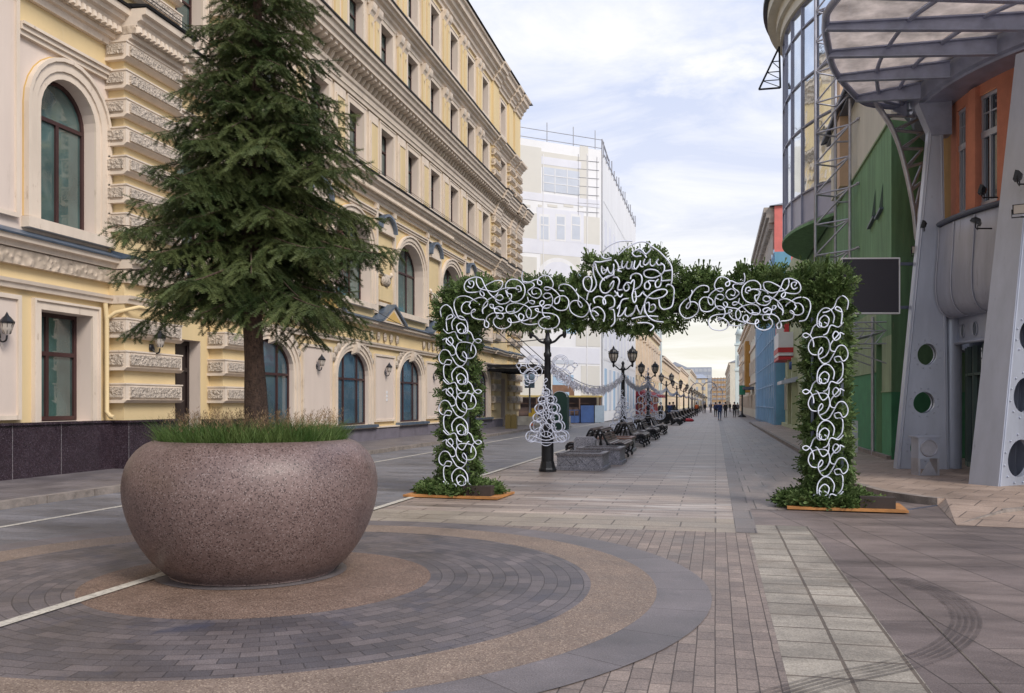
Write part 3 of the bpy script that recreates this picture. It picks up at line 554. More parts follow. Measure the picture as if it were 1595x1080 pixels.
# metal flashings and gutters
corn(T,[(.0,10.86),(.64,10.815),(.66,10.86),(0,11.0)],Y0,Y1+.1,0,3)
for a,b in piers: corn(T,[(.1,10.87),(.64+PD(a),10.82),(.66+PD(a),10.87),(.1,11.0)],a-.04,b+.04,0,3)
corn(T,[(0,15.21),(1.0,15.15),(1.02,15.20),(0,15.34)],Y0,Y1+.1,0,3); corn(T,[(0,18.73),(.58,18.61),(.60,18.66),(0,18.84)],Y0,Y1+.1,0,3)
for a,b in piers: corn(T,[(.1,15.215),(1.0+PD(a),15.16),(1.02+PD(a),15.21),(.1,15.35)],a-.04,b+.04,0,3)
corn(T,[(0,5.01),(.38,5.0),(.39,5.03),(0,5.2)],Y0,Y1+.1,0,2)
for a,b in piers: corn(T,[(.1,5.015),(.38+PD(a),5.005),(.39+PD(a),5.035),(.1,5.22)],a-.04,b+.04,0,2)
# gutter rails above the second cornice
for zz in (10.98,11.06): T.tube([P(.60,Y0,zz),P(.60,17.9,zz)],.012,4,mi=3); T.tube([P(.60,24.3,zz),P(.60,54,zz)],.012,4,mi=3); T.tube([P(1.02,18,zz),P(1.02,24,zz)],.012,4,mi=3)
T.build('cornice',[M['trim'],M['egg'],M['gutter'],M['black_metal']],YB)
# modillion course under the big cornice
mo=MB(); y=Y0; 
prof=[(0,14.15),(.10,14.15),(.22,14.20),(.30,14.30),(.36,14.42),(.52,14.44),(.64,14.50),(.66,14.62),(0,14.62)]
while y<Y1:
    d=(.42 if y<50 else .13) if ins(y) else 0
    mo.prism([(a+d,z) for a,z in prof],lambda p,q,t:P(p,t,q),y,y+.20,0); mo.prism([(.03+d+a*.98,z-.012) for a,z in prof[2:7]]+[(d,14.44),(d,14.16)],lambda p,q,t:P(p,t,q),y+.05,y+.15,0)
    y+=.42
y=Y1-.1; 
for k in range(14): mo.box(LX-.5-k*.42,LX-.3-k*.42,Y1,Y1+.55,14.2,14.62)
mo.build('modillions',M['trim'],YB)
# window surrounds of the upper floors
for (zb,zt,wd,pr) in ((11.34,13.30,.72,.07),(15.85,17.75,.70,.05),(19.45,21.55,.66,.05)):
    for c in up+leftup:
        a=0
        tr=MB(); A=[(c-wd,zb),(c-wd,zt),(c+wd,zt),(c+wd,zb)]
        band(tr,P,A,.20,a,a+pr); band(tr,P,[(c-wd-.2,zb),(c-wd-.2,zt+.2),(c+wd+.2,zt+.2),(c+wd+.2,zb)],.05,a,a+pr+.03)
        fbox(tr,P,0,.10,c-wd-.22,c+wd+.22,zb-.14,zb-.02)
        tr.build('window_surround',M['trim'],YB)
# pilasters between windows on floors 3 to 5
mid=[(up[i]+up[i+1])/2 for i in range(8)]+[24.3]
for c in mid:
    pl=MB(); fbox(pl,P,0,.10,c-.52,c+.52,11.0,13.55,0); fbox(pl,P,.10,.13,c-.36,c+.36,11.25,13.15,1); band(pl,P,[(c-.36,11.25),(c-.36,13.15),(c+.36,13.15),(c+.36,11.25)],.06,.10,.16,0); pl.build('pilaster',[M['trim'],M['yellow'],M['ochre']],YB)
    for (z0,z1) in ((15.35,18.0),(18.85,22.05)):
        pl=MB(); fbox(pl,P,0,.07,c-.55,c+.55,z0,z1,0)
        for s_ in (-.34,.34):
            fbox(pl,P,.07,.15,c+s_-.19,c+s_+.19,z0+.15,z1-.35,1); fbox(pl,P,.07,.20,c+s_-.23,c+s_+.23,z0,z0+.15,0)
            pl.prism([(.07,z1-.55),(.14,z1-.53),(.20,z1-.38),(.26,z1-.32),(.30,z1-.2),(.32,z1-.02),(.07,z1-.02)],lambda p,q,t:P(p,t,q),c+s_-.21,c+s_+.21,0)
        for s_ in (-.34,.34): pl.add([P(.19,c+s_-.06,z1-.75),P(.19,c+s_+.06,z1-.75),P(.19,c+s_,z1-.93),P(.24,c+s_,z1-.80)],[(0,1,3),(1,2,3),(2,0,3)],0)
        fbox(pl,P,0,.12,c-.62,c+.62,z1-.08,z1+.02,0)
        pl.build('pilaster',[M['trim'],M['yellow'],M['ochre']],YB)
# ochre strips next to upper windows
# big arches: archivolts and jamb bands
arM=[M['trim'],M['cream'],M['gutter'],M['ochre']]
for a,b in leftarch:
    ar=MB()
    A=opening_line(a,b,5.5,7.85,.85); band(ar,P,A,.16,0,.05); 
    for w_,d_ in ((.16,.05),): pass
    A2=opening_line(a-.16,b+.16,5.5,7.85,1.01); band(ar,P,A2,.20,0,.09); A3=opening_line(a-.36,b+.36,5.5,7.85,1.21); band(ar,P,A3,.08,0,.14); band(ar,P,opening_line(a-.44,b+.44,5.5,7.85,1.29),.022,0,.012,3)  # the thin ochre outer band is a joint shadow put into colour
    fbox(ar,P,0,.20,a-.5,b+.5,5.26,5.48)
    band(ar,P,[(a-.55,9.28),(b+.62,9.28)],.0,0,.05) if False else fbox(ar,P,0,.14,a-.62,b+.55,9.26,9.36)
    fbox(ar,P,0,.09,a-.62,b+.55,9.16,9.26); fbox(ar,P,0,.19,a-.62,b+.55,9.36,9.42)
    ar.build('archivolt',arM,YB)
for c in mains:
    ar=MB()
    a,b=c-1.7,c+1.8
    band(ar,P,opening_line(a,b,5.75,7.75,1.25),.14,0,.05); band(ar,P,opening_line(a-.14,b+.14,5.75,7.75,1.39),.18,0,.10); band(ar,P,opening_line(a-.32,b+.32,5.75,7.75,1.57),.07,0,.16); band(ar,P,opening_line(a-.39,b+.39,5.75,7.75,1.64),.025,0,.012,3)  # last ochre band paints the joint shadow around the arch
    fbox(ar,P,0,.2,a-.3,b+.3,5.5,5.72)
    # string course broken by the panels
    for dd,z0,z1 in ((.07,9.42,9.5),(.12,9.5,9.6),(.17,9.6,9.66)): fbox(ar,P,0,dd,a-.42,b+.42,z0,z1)
    for s_ in (a-.55,b+.55): fbox(ar,P,0,.12,s_-.10,s_+.10,5.4,9.98); fbox(ar,P,0,.15,s_-.12,s_+.12,9.75,9.98)
    ar.build('archivolt',arM,YB); ar=MB()
    a,b=c-1.45,c+1.55
    band(ar,P,opening_line(a,b,.78,2.75,.95),.13,0,.05); band(ar,P,opening_line(a-.13,b+.13,.78,2.75,1.08),.17,0,.09); band(ar,P,opening_line(a-.30,b+.30,.78,2.75,1.25),.06,0,.14)
    ar.prism([(.0,3.55),(.2,3.62),(.26,3.8),(.26,3.97),(0,3.97)],lambda p,q,t:P(p,t,q),c-.1,c+.2)
    fbox(ar,P,0,.30,a-.45,b+.5,.66,.77,2)
    ar.build('archivolt',arM,YB)
fl=[(15.92,17.5),(10.6,12.2),(5.3,6.9)]
for a,b in fl:
    ar=MB(); band(ar,P,[(a,1.25),(a,3.62),(b,3.62),(b,1.25)],.17,0,.06); band(ar,P,[(a-.17,1.25),(a-.17,3.79),(b+.17,3.79),(b+.17,1.25)],.05,0,.10)
    ar.build('window_surround',arM,YB)
# cream framed panels
pnM=[M['trim'],M['cream'],M['yellow'],M['gutter'],M['carve']]
def panel(y0,y1,z0,z1,mi=0,d=.05):
    pn=MB()
    fbox(pn,P,0,d,y0,y1,z0,z1,1); band(pn,P,[(y0,z0),(y0,z1),(y1,z1),(y1,z0)],.09,0,d+.05,0); fbox(pn,P,0,d+.05,y0-.09,y1+.09,z0-.09,z0,0); pn.build('panel',pnM,YB)
panel(12.9,15.25,1.4,3.75); panel(12.75,15.2,5.5,14.0 if False else 9.85)
for c in mains[:-1]: panel(c+2.25,c+4.45,.95,3.62); 
for c in mains[:-1]:                                                     # narrow bays on floor two, with hooded niche
    pn=MB(); y0,y1=c+2.55,c+4.15
    fbox(pn,P,0,.06,y0,y1,7.0,8.85,2); fbox(pn,P,0,.22,y0-.05,y1+.05,8.85,8.98,0); fbox(pn,P,0,.12,y0,y1,6.0,6.6,2); fbox(pn,P,0,.16,y0-.02,y1+.02,5.75,5.9,0)
    A=arcpts(y0-.02,y1+.02,8.98,.62,10); pn.prism(A,lambda p,q,t:P(t,p,q),0,.14,0); band(pn,P,A,.10,0,.32,3)
    fbox(pn,P,0,.12,y0,y1,9.62,9.70,0)
    # carved mask
    pn.lathe([(0,.0),(.30,.04),(.44,.20),(.34,.42),(.12,.5),(0,.5)],(LX+.06,(y0+y1)/2,6.62),10,-pi/2,pi/2,4,sx=.5)
    for k in (-1,1): pn.lathe([(0,0),(.08,.03),(.1,.12),(.04,.2),(0,.22)],(LX+.1,(y0+y1)/2+k*.62,7.1),8,0,2*pi,0)
    fbox(pn,P,0,.12,y0+.1,y1-.1,7.08,7.16,0)
    pn.build('hooded_niche',pnM,YB)
# small pediments over the ground storey
pdM=[M['trim'],M['ochre'],M['gutter'],M['carve']]
for c in mains[:-1]:
    pd=MB(); y=c+3.35
    pd.prism([(y-1.35,5.02),(y+1.35,5.02),(y,5.75)],lambda p,q,t:P(t,p,q),0,.46,0); pd.prism([(y-.9,5.10),(y+.9,5.10),(y,5.56)],lambda p,q,t:P(t,p,q),.46,.475,1)
    for s_ in (-1,1): pd.prism([(y+s_*1.5,5.0),(y+s_*1.5,5.1),(y,5.86),(y,5.76)],lambda p,q,t:P(t,p,q),.0,.56,2)
    for k in range(-2,3): pd.lathe([(0,-.2),(.10,-.16),(.13,0),(.10,.16),(0,.2)],(LX+.05,y+k*.75,4.45),8,-pi/2,pi/2,3,sx=.6)
    pd.build('pediment',pdM,YB)
for c in mains:
    pd=MB()
    for s_ in (-1,1):
        for k in range(5):
            an=.5+.28*k; pd.lathe([(0,-.16),(.13,-.1),(.17,.02),(.1,.15),(0,.2)],(LX+.02,c+.05+s_*(1.95*cos(an*.75)+.05),2.85+1.15*sin(an)*.9),8,-pi/2,pi/2,3,sx=.55)
    pd.build('carved_spandrel',pdM,YB)
# rusticated piers: plain pier and carved blocks
def pier(a,b,z0,z1,bands,pitch_h):
    D_=PD(a)-.42; fbox(pr,P,0,.42+D_,a,b,z0,z1,0)
    for z in bands:
        h=pitch_h
        fbox(pr,P,0,.55+D_,a-.10,b+.10,z,z+h,1)
        fbox(pr,P,.55+D_,.60+D_,a+.02,b-.02,z+.06,z+h-.06,2); fbox(pr,P,.06,.48+D_,a-.15,a-.10,z+.06,z+h-.06,2); fbox(pr,P,.06,.48+D_,b+.10,b+.15,z+.06,z+h-.06,2)
        pr.prism([(0,z-.07),(.50+D_,z-.07),(.60+D_,z),(0,z)],lambda p,q,t:P(p,t,q),a-.13,b+.13,1); fbox(pr,P,0,.57+D_,a-.12,b+.12,z+h,z+h+.035,1)
for i,(a,b) in enumerate(piers):
    pr=MB()
    pier(a,b,1.2,4.5,[1.72+.76*k for k in range(3)],.36)
    pier(a,b,5.1,10.0,[5.70+.665*k for k in range(7)],.34)
    pier(a,b,10.85,14.15,[11.2+.66*k for k in range(4)],.34)
    if i>1: pier(a,b,15.3,18.1,[15.5+.66*k for k in range(4)],.3)
    else: fbox(pr,P,0,PD(a),a,b,15.3,18.1,0)
    fbox(pr,P,0,PD(a),a,b,18.8,22.2,0)
    pr.build('rusticated_pier',[M['yellow'],M['trim'],M['carve']],YB)
# plinth: high dark granite on the left, lower along the main wing
ph=MB(); fbox(ph,P,0,.22,Y0,18.0,0.05,1.20); fbox(ph,P,0,.26,Y0,18.0,1.20,1.25); fbox(ph,P,0,.60,18.0,20.25,.05,1.20); fbox(ph,P,0,.66,17.95,20.3,1.20,1.25); fbox(ph,P,0,.6,21.95,24.05,.05,1.20)
y=Y0
while y<17.5: fbox(ph,P,.22,.224,y,y+.012,.08,1.2,1); y+=1.35
fbox(ph,P,.6,.604,18.02,18.03,.1,1.2,1)
ph.build('plinth',[M['granite_dark'],M['granite_cap']],YB)
ph=MB(); fbox(ph,P,0,.15,24.05,56.9,.05,.62,0); fbox(ph,P,0,.20,24.05,56.9,.62,.67,1); fbox(ph,P,0,.55,58.3,62.5,.05,.62,0); ph.build('plinth',[mat('purple_grey_plinth_plaster',(.155,.14,.17),.75,var=.2,vs=2),M['trim']],YB)
# windows
for a,b in leftarch: window(P,YB,a,b,5.5,7.85,.85,.32,'la',[.5],(.715,),.085)
for a,b in fl: window(P,YB,a,b,1.27,3.62,0,.42,'lg',(.42,),(.62,),.09)
for c in mains:
    window(P,YB,c-1.7,c+1.8,5.75,7.75,1.25,.45,'ma',(.33,.67),(.60,),.08)
    window(P,YB,c-1.45,c+1.55,.78,2.75,.95,.16,'mg',(.28,.72),(.62,),.08,glass='glass2')
window(P,YB,56.7,58.3,5.75,8.0,.8,.4,'pa')
for c in up+leftup:
    window(P,YB,c-.72,c+.72,11.34,13.30,0,.33,'u3',(.5,),(.64,),.06); window(P,YB,c-.70,c+.70,15.85,17.75,0,.33,'u4',(.5,),(.66,),.06); window(P,YB,c-.66,c+.66,19.45,21.55,0,.33,'u5',(.5,),(.66,),.06)
# doors
for a,b,zt in ((20.3,21.9,3.35),(57.0,58.2,3.3)):
    d=MB(); fbox(d,P,-.40,-.34,a,b,.16,zt,0)
    for k in range(2):
        ya=a+.06+k*(b-a)/2; yb=ya+(b-a)/2-.12
        for z0,z1 in ((.4,1.2),(1.35,2.5),(2.62,zt-.12)): band(d,P,[(ya+.1,z0),(ya+.1,z1),(yb-.1,z1),(yb-.1,z0)],.05,-.34,-.30,0)
    do=d.build('door',M['door'],YB)
    h=MB(); c=(a+b)/2; h.tube([P(-.24,c-.12,1.0),P(-.24,c-.12,1.9)],.02); h.tube([P(-.34,c-.12,1.05),P(-.24,c-.12,1.05)],.012); h.tube([P(-.34,c-.12,1.85),P(-.24,c-.12,1.85)],.012); h.build('handle',M['brass'],do)
# drainpipe
dp=MB(); dp.tube([P(.10,17.86,3.95),P(.14,17.86,3.6),P(.14,17.86,1.45),P(.24,17.86,1.34),P(.34,17.86,1.32)],.055,8); dp.tube([P(.14,17.86,3.6),P(.3,17.95,3.75),P(.66,18.3,3.9),P(.68,20.0,3.92)],.045,8)
dp.build('drainpipe',M['yellow'],YB)
# entrance marquee at the far end
mq=MB(); mq.box(LX,LX+3.1,52.9,60.2,3.75,3.86,0); mq.box(LX,LX+3.15,52.85,60.25,3.86,4.02,1)
for y in np.arange(53.1,60.1,.7): mq.box(LX+.1,LX+3.0,y,y+.06,3.62,3.75,1)
for y in (53.3,56.5,59.8): mq.tube([(LX+3.0,y,4.0),(LX+.1,y,6.6)],.03,6,mi=1)
mq.build('marquee',[M['darkglass'],M['black_metal']],YB)
# wall lanterns
def wall_lantern(y,z,label,first=[None],dd=0):
    if first[0] is not None:
        o=dup(first[0],(LX+dd,y,z),label); return o
    t=thing('wall_lantern',label,'wall lantern',(LX+dd,y,z),'lanterns on the wall of the yellow building'); X=LX+dd
    b=MB(); b.lathe([(0,-.10),(.09,-.1),(.11,0),(.09,.1),(0,.1)],(X+.02,y,z),8,-pi/2,pi/2,sx=.5); b.tube(smooth_path([(X+.03,y,z),(X+.14,y,z-.16),(X+.27,y,z-.14),(X+.30,y,z-.02)],4),.022,6); b.tube(smooth_path([(X+.03,y,z+.05),(X+.10,y,z+.02),(X+.12,y,z-.08)],4),.014,5)
    b.build('bracket',M['black_metal'],t)
    g=MB(); g.lathe([(.0,0),(.07,.01),(.12,.12),(.15,.27)],(X+.30,y,z),8,sm=False); g.build('lamp_glass',M['lampglass'],t)
    c=MB(); c.lathe([(.165,.26),(.17,.30),(.12,.36),(.09,.40),(.05,.44),(.03,.48),(.0,.54)],(X+.30,y,z),8,sm=False)
    for k in range(8): a=2*pi*k/8; c.tube([(X+.30+.075*cos(a),y+.075*sin(a),z+.01),(X+.30+.153*cos(a),y+.153*sin(a),z+.27)],.009,4)
    c.build('lamp_cap',M['black_metal'],t); t.scale=(.84,.84,.84); first[0]=t; return t
wall_lantern(14.78,3.0,'black wall lantern at the left edge of the photo beside the rectangular window')
wall_lantern(19.1,3.0,'black wall lantern on the rusticated pier half behind the lowest fir branch',dd=.42)
wall_lantern(29.1,2.95,'black wall lantern on the cream panel right of the fir trunk')
wall_lantern(35.75,2.95,'black wall lantern between the two arched windows right of the planter')
wall_lantern(42.4,2.95,'black wall lantern peeking out left of the garland arch leg')
sg=MB(); 
for k in range(3): fbox(sg,P,.05,.07,35.9,36.05,2.05-k*.16,2.17-k*.16)
tag(sg.build('wall_sign',[M['white']]),'small white sign strip on the cream wall between arched windows','sign')
# ------------------------------------------------------------------ right side: steel-clad rotunda building
RCx,RCy=10.5,22.7
def pol(r,a,z=0): return Vector((RCx+r*cos(a),RCy+r*sin(a),z))
def cyl_ang(px,r):                                                     # angle about the rotunda axis where a measured bearing meets radius r
    d=FR(1,(px-CX)/FPX); o=Vector((-RCx,-RCy)); a=d.x**2+d.y**2; b=2*(o.x*d.x+o.y*d.y); c=o.x**2+o.y**2-r*r
    t=(-b-math.sqrt(max(0,b*b-4*a*c)))/(2*a); return atan2(o.y+t*d.y,o.x+t*d.x)%(2*pi)
RB=thing('rotunda_building','round grey steel clad building with an orange wall and leaning pierced legs','building',(RCx,RCy,0))
A0,A1=radians(95),radians(285)
# drum band (bulging, panelled)
mb=MB(); prof=[(5.0,3.62),(5.2,3.60),(5.38,3.68),(5.50,3.85),(5.56,4.1),(5.57,4.5),(5.52,5.2),(5.50,5.68),(5.44,5.72),(5.1,5.72)]
mb.lathe(prof,(RCx,RCy,0),60,A0,A1)
for k in range(24):
    a=A0+(A1-A0)*(k+.5)/24; L=[pol(r+.012,a,z) for r,z in prof[1:8]]; mb.tube(smooth_path(L,3),.016,5)
mb.lathe([(5.40,5.72),(5.53,5.72),(5.56,5.77),(5.53,5.82),(5.40,5.82)],(RCx,RCy,0),60,A0,A1,mi=1)
mb.build('drum_band',[M['steel2'],M['darksteel']],RB)
# upper wall: orange with mustard margins and tall windows
WR=5.12
wins=[(cyl_ang(1490,WR),cyl_ang(1504,WR)),(cyl_ang(1525,WR),cyl_ang(1553,WR))]
am=cyl_ang(1481,WR); 
mb=MB(); zs=(5.7,8.75)
def arcwall(mb,r,a,b,z0,z1,mi,n=None):
    n=n or max(1,int(abs(b-a)/radians(3))); 
    for k in range(n):
        p=a+(b-a)*k/n; q=a+(b-a)*(k+1)/n; mb.add([pol(r,p,z0),pol(r,q,z0),pol(r,q,z1),pol(r,p,z1)],[(0,1,2,3)],mi,False)
def solidarc(mb,r0,r1,a,b,z0,z1,mi,n=None):
    n=n or max(1,int(abs(b-a)/radians(3)))
    for k in range(n):
        p=a+(b-a)*k/n; q=a+(b-a)*(k+1)/n
        v=[pol(r,t,z) for z in (z0,z1) for t in (p,q) for r in (r0,r1)]
        mb.add(v,[(0,2,3,1),(4,5,7,6),(0,1,5,4),(2,6,7,3),(0,4,6,2),(1,3,7,5)],mi)
lo,hi=A0,A1
segs=[]; wz=(5.95,8.35)
cur=am
arcwall(mb,WR,lo,am,5.7,8.75,1)
# orange field with deep reveals around each window; the pattern repeats round the drum
allw=list(wins); step=wins[1][0]-wins[0][0]
allw+= [(wins[1][1]+radians(16),wins[1][1]+radians(27)),(wins[1][1]+radians(38),wins[1][1]+radians(49))]
pos=am
for a,b in allw:
    arcwall(mb,WR,pos,a,5.7,8.75,0); arcwall(mb,WR,a,b,5.7,wz[0],0); arcwall(mb,WR,a,b,wz[1],8.75,0)
    for t in (a,b): mb.add([pol(WR,t,wz[0]),pol(WR,t,wz[1]),pol(WR-.14,t,wz[1]),pol(WR-.14,t,wz[0])],[(0,1,2,3)],0)
    mb.add([pol(WR,a,wz[1]),pol(WR,b,wz[1]),pol(WR-.14,b,wz[1]),pol(WR-.14,a,wz[1])],[(0,1,2,3)],0)
    pos=b
arcwall(mb,WR,pos,hi,5.7,8.75,0)
m0,m1=cyl_ang(1503.6,WR),cyl_ang(1523,WR)
solidarc(mb,WR,WR+.10,cyl_ang(1508,WR+.1),cyl_ang(1519,WR+.1),5.72,8.55,0)
arcwall(mb,WR,A0,A1,8.75,12.5,1); mb.build('upper_wall',[M['orange'],M['wallyellow']],RB)
for a,b in allw:
    f=MB(); r=WR-.09
    for t0,t1 in ((a,a+(b-a)*.12),(b-(b-a)*.12,b),((a+b)/2-(b-a)*.04,(a+b)/2+(b-a)*.04)): solidarc(f,r-.05,r+.03,t0,t1,wz[0],wz[1],0,1)
    for z0,z1 in ((wz[0],wz[0]+.08),(7.42,7.56),(wz[1]-.08,wz[1])): solidarc(f,r-.05,r+.045,a,b,z0,z1,0,2)
    solidarc(f,r-.05,r+.02,a,b,7.93,7.96,0,2)
    fo=f.build('window',M['steel'],RB); g=MB(); arcwall(g,r-.02,a,b,wz[0],wz[1],0,3); g.build('glass',M['darkglass'],fo)
# beam ring and soffit carrying the canopy
mb=MB(); mb.lathe([(5.05,8.60),(5.78,8.60),(5.78,8.66),(5.86,8.70),(5.90,9.05),(6.10,9.10),(6.12,9.24),(5.05,9.24),(5.05,8.6)],(RCx,RCy,0),60,A0,A1,sm=False)
mb.build('ring_beam',M['beam'],RB)
# ground storey glazing, lintel and half-round columns
mb=MB(); solidarc(mb,4.85,5.02,A0,A1,3.02,3.62,0); mb.lathe([(4.98,3.0),(5.12,3.0),(5.12,3.06),(4.98,3.06)],(RCx,RCy,0),60,A0,A1)
for px in (1499.5,1518.5,1545):
    a=cyl_ang(px,5.03); c=pol(5.03,a,3.30); mb.add([pol(5.03,a+.018*cos(t),3.30+.15*sin(t)) for t in np.linspace(0,2*pi,16,endpoint=False)],[tuple(range(16))],1)
    mb.tube([pol(5.035,a+.019*cos(t),3.30+.16*sin(t)) for t in np.linspace(0,2*pi,16,endpoint=False)],.012,5,True)
mb.build('lintel',[M['steel'],M['darkglass']],RB)
mb=MB(); arcwall(mb,4.55,A0,A1,.12,3.62,0); go=mb.build('glazing',M['darkglass'],RB)
dr=MB(); a=cyl_ang(1499,4.6); dd=radians(7.5)
for k in range(-3,9):
    t=a+k*dd; solidarc(dr,4.55,4.64,t-.006,t+.006,.12,3.0,0,1)
solidarc(dr,4.55,4.63,A0,A1,.12,.24,0); solidarc(dr,4.55,4.63,A0,A1,2.3,2.36,0); dr.build('door_frames',mat('grey_green_door_frame',(.10,.15,.14),.45),RB)
for k in (0,1,2): mb=MB(); c=pol(5.12,cyl_ang(1481,5.12)+radians(38*k)); mb.lathe([(.235,.12),(.235,3.66)],(c.x,c.y,0),20); mb.build('column',M['steel'],RB)
# leaning legs: hollow fins pierced by round holes
def plate(mb,corners,holes,th_n,mi=0,n=24,flip=1):
    # corners(u,v): quad in plane; holes list of (v0,v1,uc,vc,ru,rv) cells covering v range
    for v0,v1,hole in holes:
        Q=[corners(0,v0),corners(1,v0),corners(1,v1),corners(0,v1)]
        if hole is None: mb.add(Q,[(0,1,2,3)],mi); continue
        uc,vc,ru,rv=hole; inn=[];out=[]
        for k in range(n):
            t=2*pi*k/n; cx,sx=cos(t),sin(t); inn.append(corners(uc+ru*cx,vc+rv*sx))
            s=1/max(abs(cx),abs(sx)); x,y=cx*s,sx*s
            uu=uc+(x*(1-uc) if x>0 else x*uc); vv=vc+(y*(v1-vc) if y>0 else y*(vc-v0)); out.append(corners(uu,vv))
        o=inn+out; mb.add(o,[(k,(k+1)%n,n+(k+1)%n,n+k) for k in range(n)],mi)
        back=[p+th_n for p in inn]; mb.add(inn+back,[(k,(k+1)%n,n+(k+1)%n,n+k) for k in range(n)],mi,True)
        R=[corners(uc+ru*1.32*cos(2*pi*(k+.5)/12),vc+rv*1.32*sin(2*pi*(k+.5)/12)) for k in range(12)]
        for p in R:
            q=p-th_n*.12; mb.lathe([(0,-.018),(.015,-.012),(.018,0),(.015,.012),(0,.018)],q,6)
def leg(a,ro0,ro1,ri0,ri1,th,ztop,holes,name='leg'):
    t=Vector((-sin(a),cos(a),0)); u_=Vector((cos(a),sin(a),0)); C=Vector((RCx,RCy,0)); z0=.12
    mb=MB()
    for s in (-1,1):
        def cor(u,v,s=s):
            ro=ro0+(ro1-ro0)*v; ri=ri0+(ri1-ri0)*v; r=ro+(ri-ro)*u; return C+u_*r+t*(s*th*.5*(1-.22*v))+Vector((0,0,z0+(ztop-z0)*v))
        plate(mb,cor,holes,t*(-s*.10),0)
    def E(r,s,v): return C+u_*r+t*(s*th*.5*(1-.22*v))+Vector((0,0,z0+(ztop-z0)*v))
    for n_ in (0,1):
        r0,r1=(ro0,ro1) if n_==0 else (ri0,ri1)
        mb.add([E(r0,-1,0),E(r0,1,0),E(r1,1,1),E(r1,-1,1)],[(0,1,2,3)],0)
    mb.add([E(ro1,-1,1),E(ro1,1,1),E(ri1,1,1),E(ri1,-1,1)],[(0,1,2,3)],0)
    for s in (-1,1):                                                    # raised edge strip and weld bead
        mb.tube([E(ro0-.05,s*1.02,0),E(ro1-.05,s*1.02,1)],.022,6); mb.tube([E(ri0+.05,s*1.02,0),E(ri1+.05,s*1.02,1)],.018,6)
    return mb
H=8.45
hz=lambda z:(z-.12)/(H-.12)
hl=[(0,hz(1.13),(.46,hz(.62),.23,hz(.25+.12))),(hz(1.13),hz(2.2),(.47,hz(1.66),.24,hz(.25+.12))),(hz(2.2),hz(3.45),(.50,hz(2.78),.25,hz(.25+.12))),(hz(3.45),1,None)]
a1=atan2(22.58-RCy,4.92-RCx)%(2*pi)
l=leg(radians(184),6.42,5.66,5.28,5.40,.30,H,hl); lo_=l.build('leg',M['steel'],RB)
hl2=[(0,hz(1.38),(.40,hz(.62),.25,hz(.35+.12))),(hz(1.38),hz(2.35),(.42,hz(1.80),.26,hz(.33+.12))),(hz(2.35),hz(3.6),(.45,hz(2.93),.27,hz(.30+.12))),(hz(3.6),1,None)]
l2=leg(radians(219.5),7.32,6.02,5.9,5.45,.60,H,hl2); l2.build('leg',M['steel'],RB)
l3=leg(radians(256),7.32,6.02,5.9,5.45,.60,H,hl2); l3.build('leg',M['steel'],RB)
# capital plate at the head of the first leg
cp=MB(); aa=radians(184); u_=Vector((cos(aa),sin(aa),0)); t_=Vector((-sin(aa),cos(aa),0)); C_=Vector((RCx,RCy,0))
prf=[(5.22,7.85),(5.66,7.85),(5.95,8.60),(5.22,8.60)]
v=[C_+u_*r+t_*s*.17+Vector((0,0,z)) for s in (-1,1) for r,z in prf]; cp.add(v,[(0,1,2,3),(7,6,5,4)]+[(i,(i+1)%4,4+(i+1)%4,4+i) for i in range(4)])
cp.build('leg_capital',M['beam'],RB)
# canopy: crescent of glass between curved beams
CZ=8.98
outer=[G(px,py,CZ) for px,py in ((1350,160),(1321,137),(1298.5,107),(1290,74),(1286,37),(1302,0))]
outer=[pol(5.98,radians(172),CZ)]+outer+[Vector((3.0,14.2,CZ)),Vector((4.6,12.4,CZ)),Vector((7.0,11.6,CZ))]
oc=smooth_path(outer,6); no=len(oc)
innp=[pol(5.98,radians(172)+(radians(268)-radians(172))*k/(no-1),CZ) for k in range(no)]
def can(i,f,z=0): p=oc[i].lerp(innp[i],f); return Vector((p.x,p.y,CZ+z+.16*f*(1-f)*0))
CN=thing('glass_canopy','curved canopy of dirty glass on dark steel ribs over the rotunda entrance','canopy',(4,19,8.9))
mb=MB(); mb.tube([p for p in oc],.075,8); 
for i in range(no-1): mb.add([oc[i]+Vector((0,0,-.10)),oc[i+1]+Vector((0,0,-.10)),oc[i+1]+Vector((0,0,.12)),oc[i]+Vector((0,0,.12))],[(0,1,2,3)])
for f in (.36,.68): mb.tube([can(i,f,-.03) for i in range(no)],.045,6)
mb.build('rim',M['beam'],CN)
for i in range(2,no,7):
    a,b=can(i,0),can(i,1); d=(b-a).normalized(); s=Vector((-d.y,d.x,0)); rb=MB()
    for (z0a,z0b,z1,w_) in ((-.12,-.34,-.02,.012),(-.14,-.37,-.11,.06),(-.02,-.02,.01,.07)):
        v=[]
        for p,z0 in ((a,z0a),(b,z0b)):
            for q in (-1,1):
                zz1=z1 if (z1>z0) else z0+.03
                if w_==.06: zz1=z0+.03
                v+=[p+s*q*w_+Vector((0,0,z0)),p+s*q*w_+Vector((0,0,zz1))]
        rb.add(v,[(0,1,5,4),(2,6,7,3),(0,4,6,2),(1,3,7,5),(0,2,3,1),(4,5,7,6)])
    rb.build('rib',M['beam'],CN)
gl=MB()
for i in range(no-1):
    for f0,f1 in ((0.01,.355),(.365,.675),(.685,.99)):
        v=[can(i,f0,.02),can(i+1,f0,.02),can(i+1,f1,.02),can(i,f1,.02)]; v2=[p+Vector((0,0,.012)) for p in v]; gl.add(v+v2,[(0,1,2,3),(7,6,5,4)])
gl.build('glass_panes',M['canopyglass'],CN)
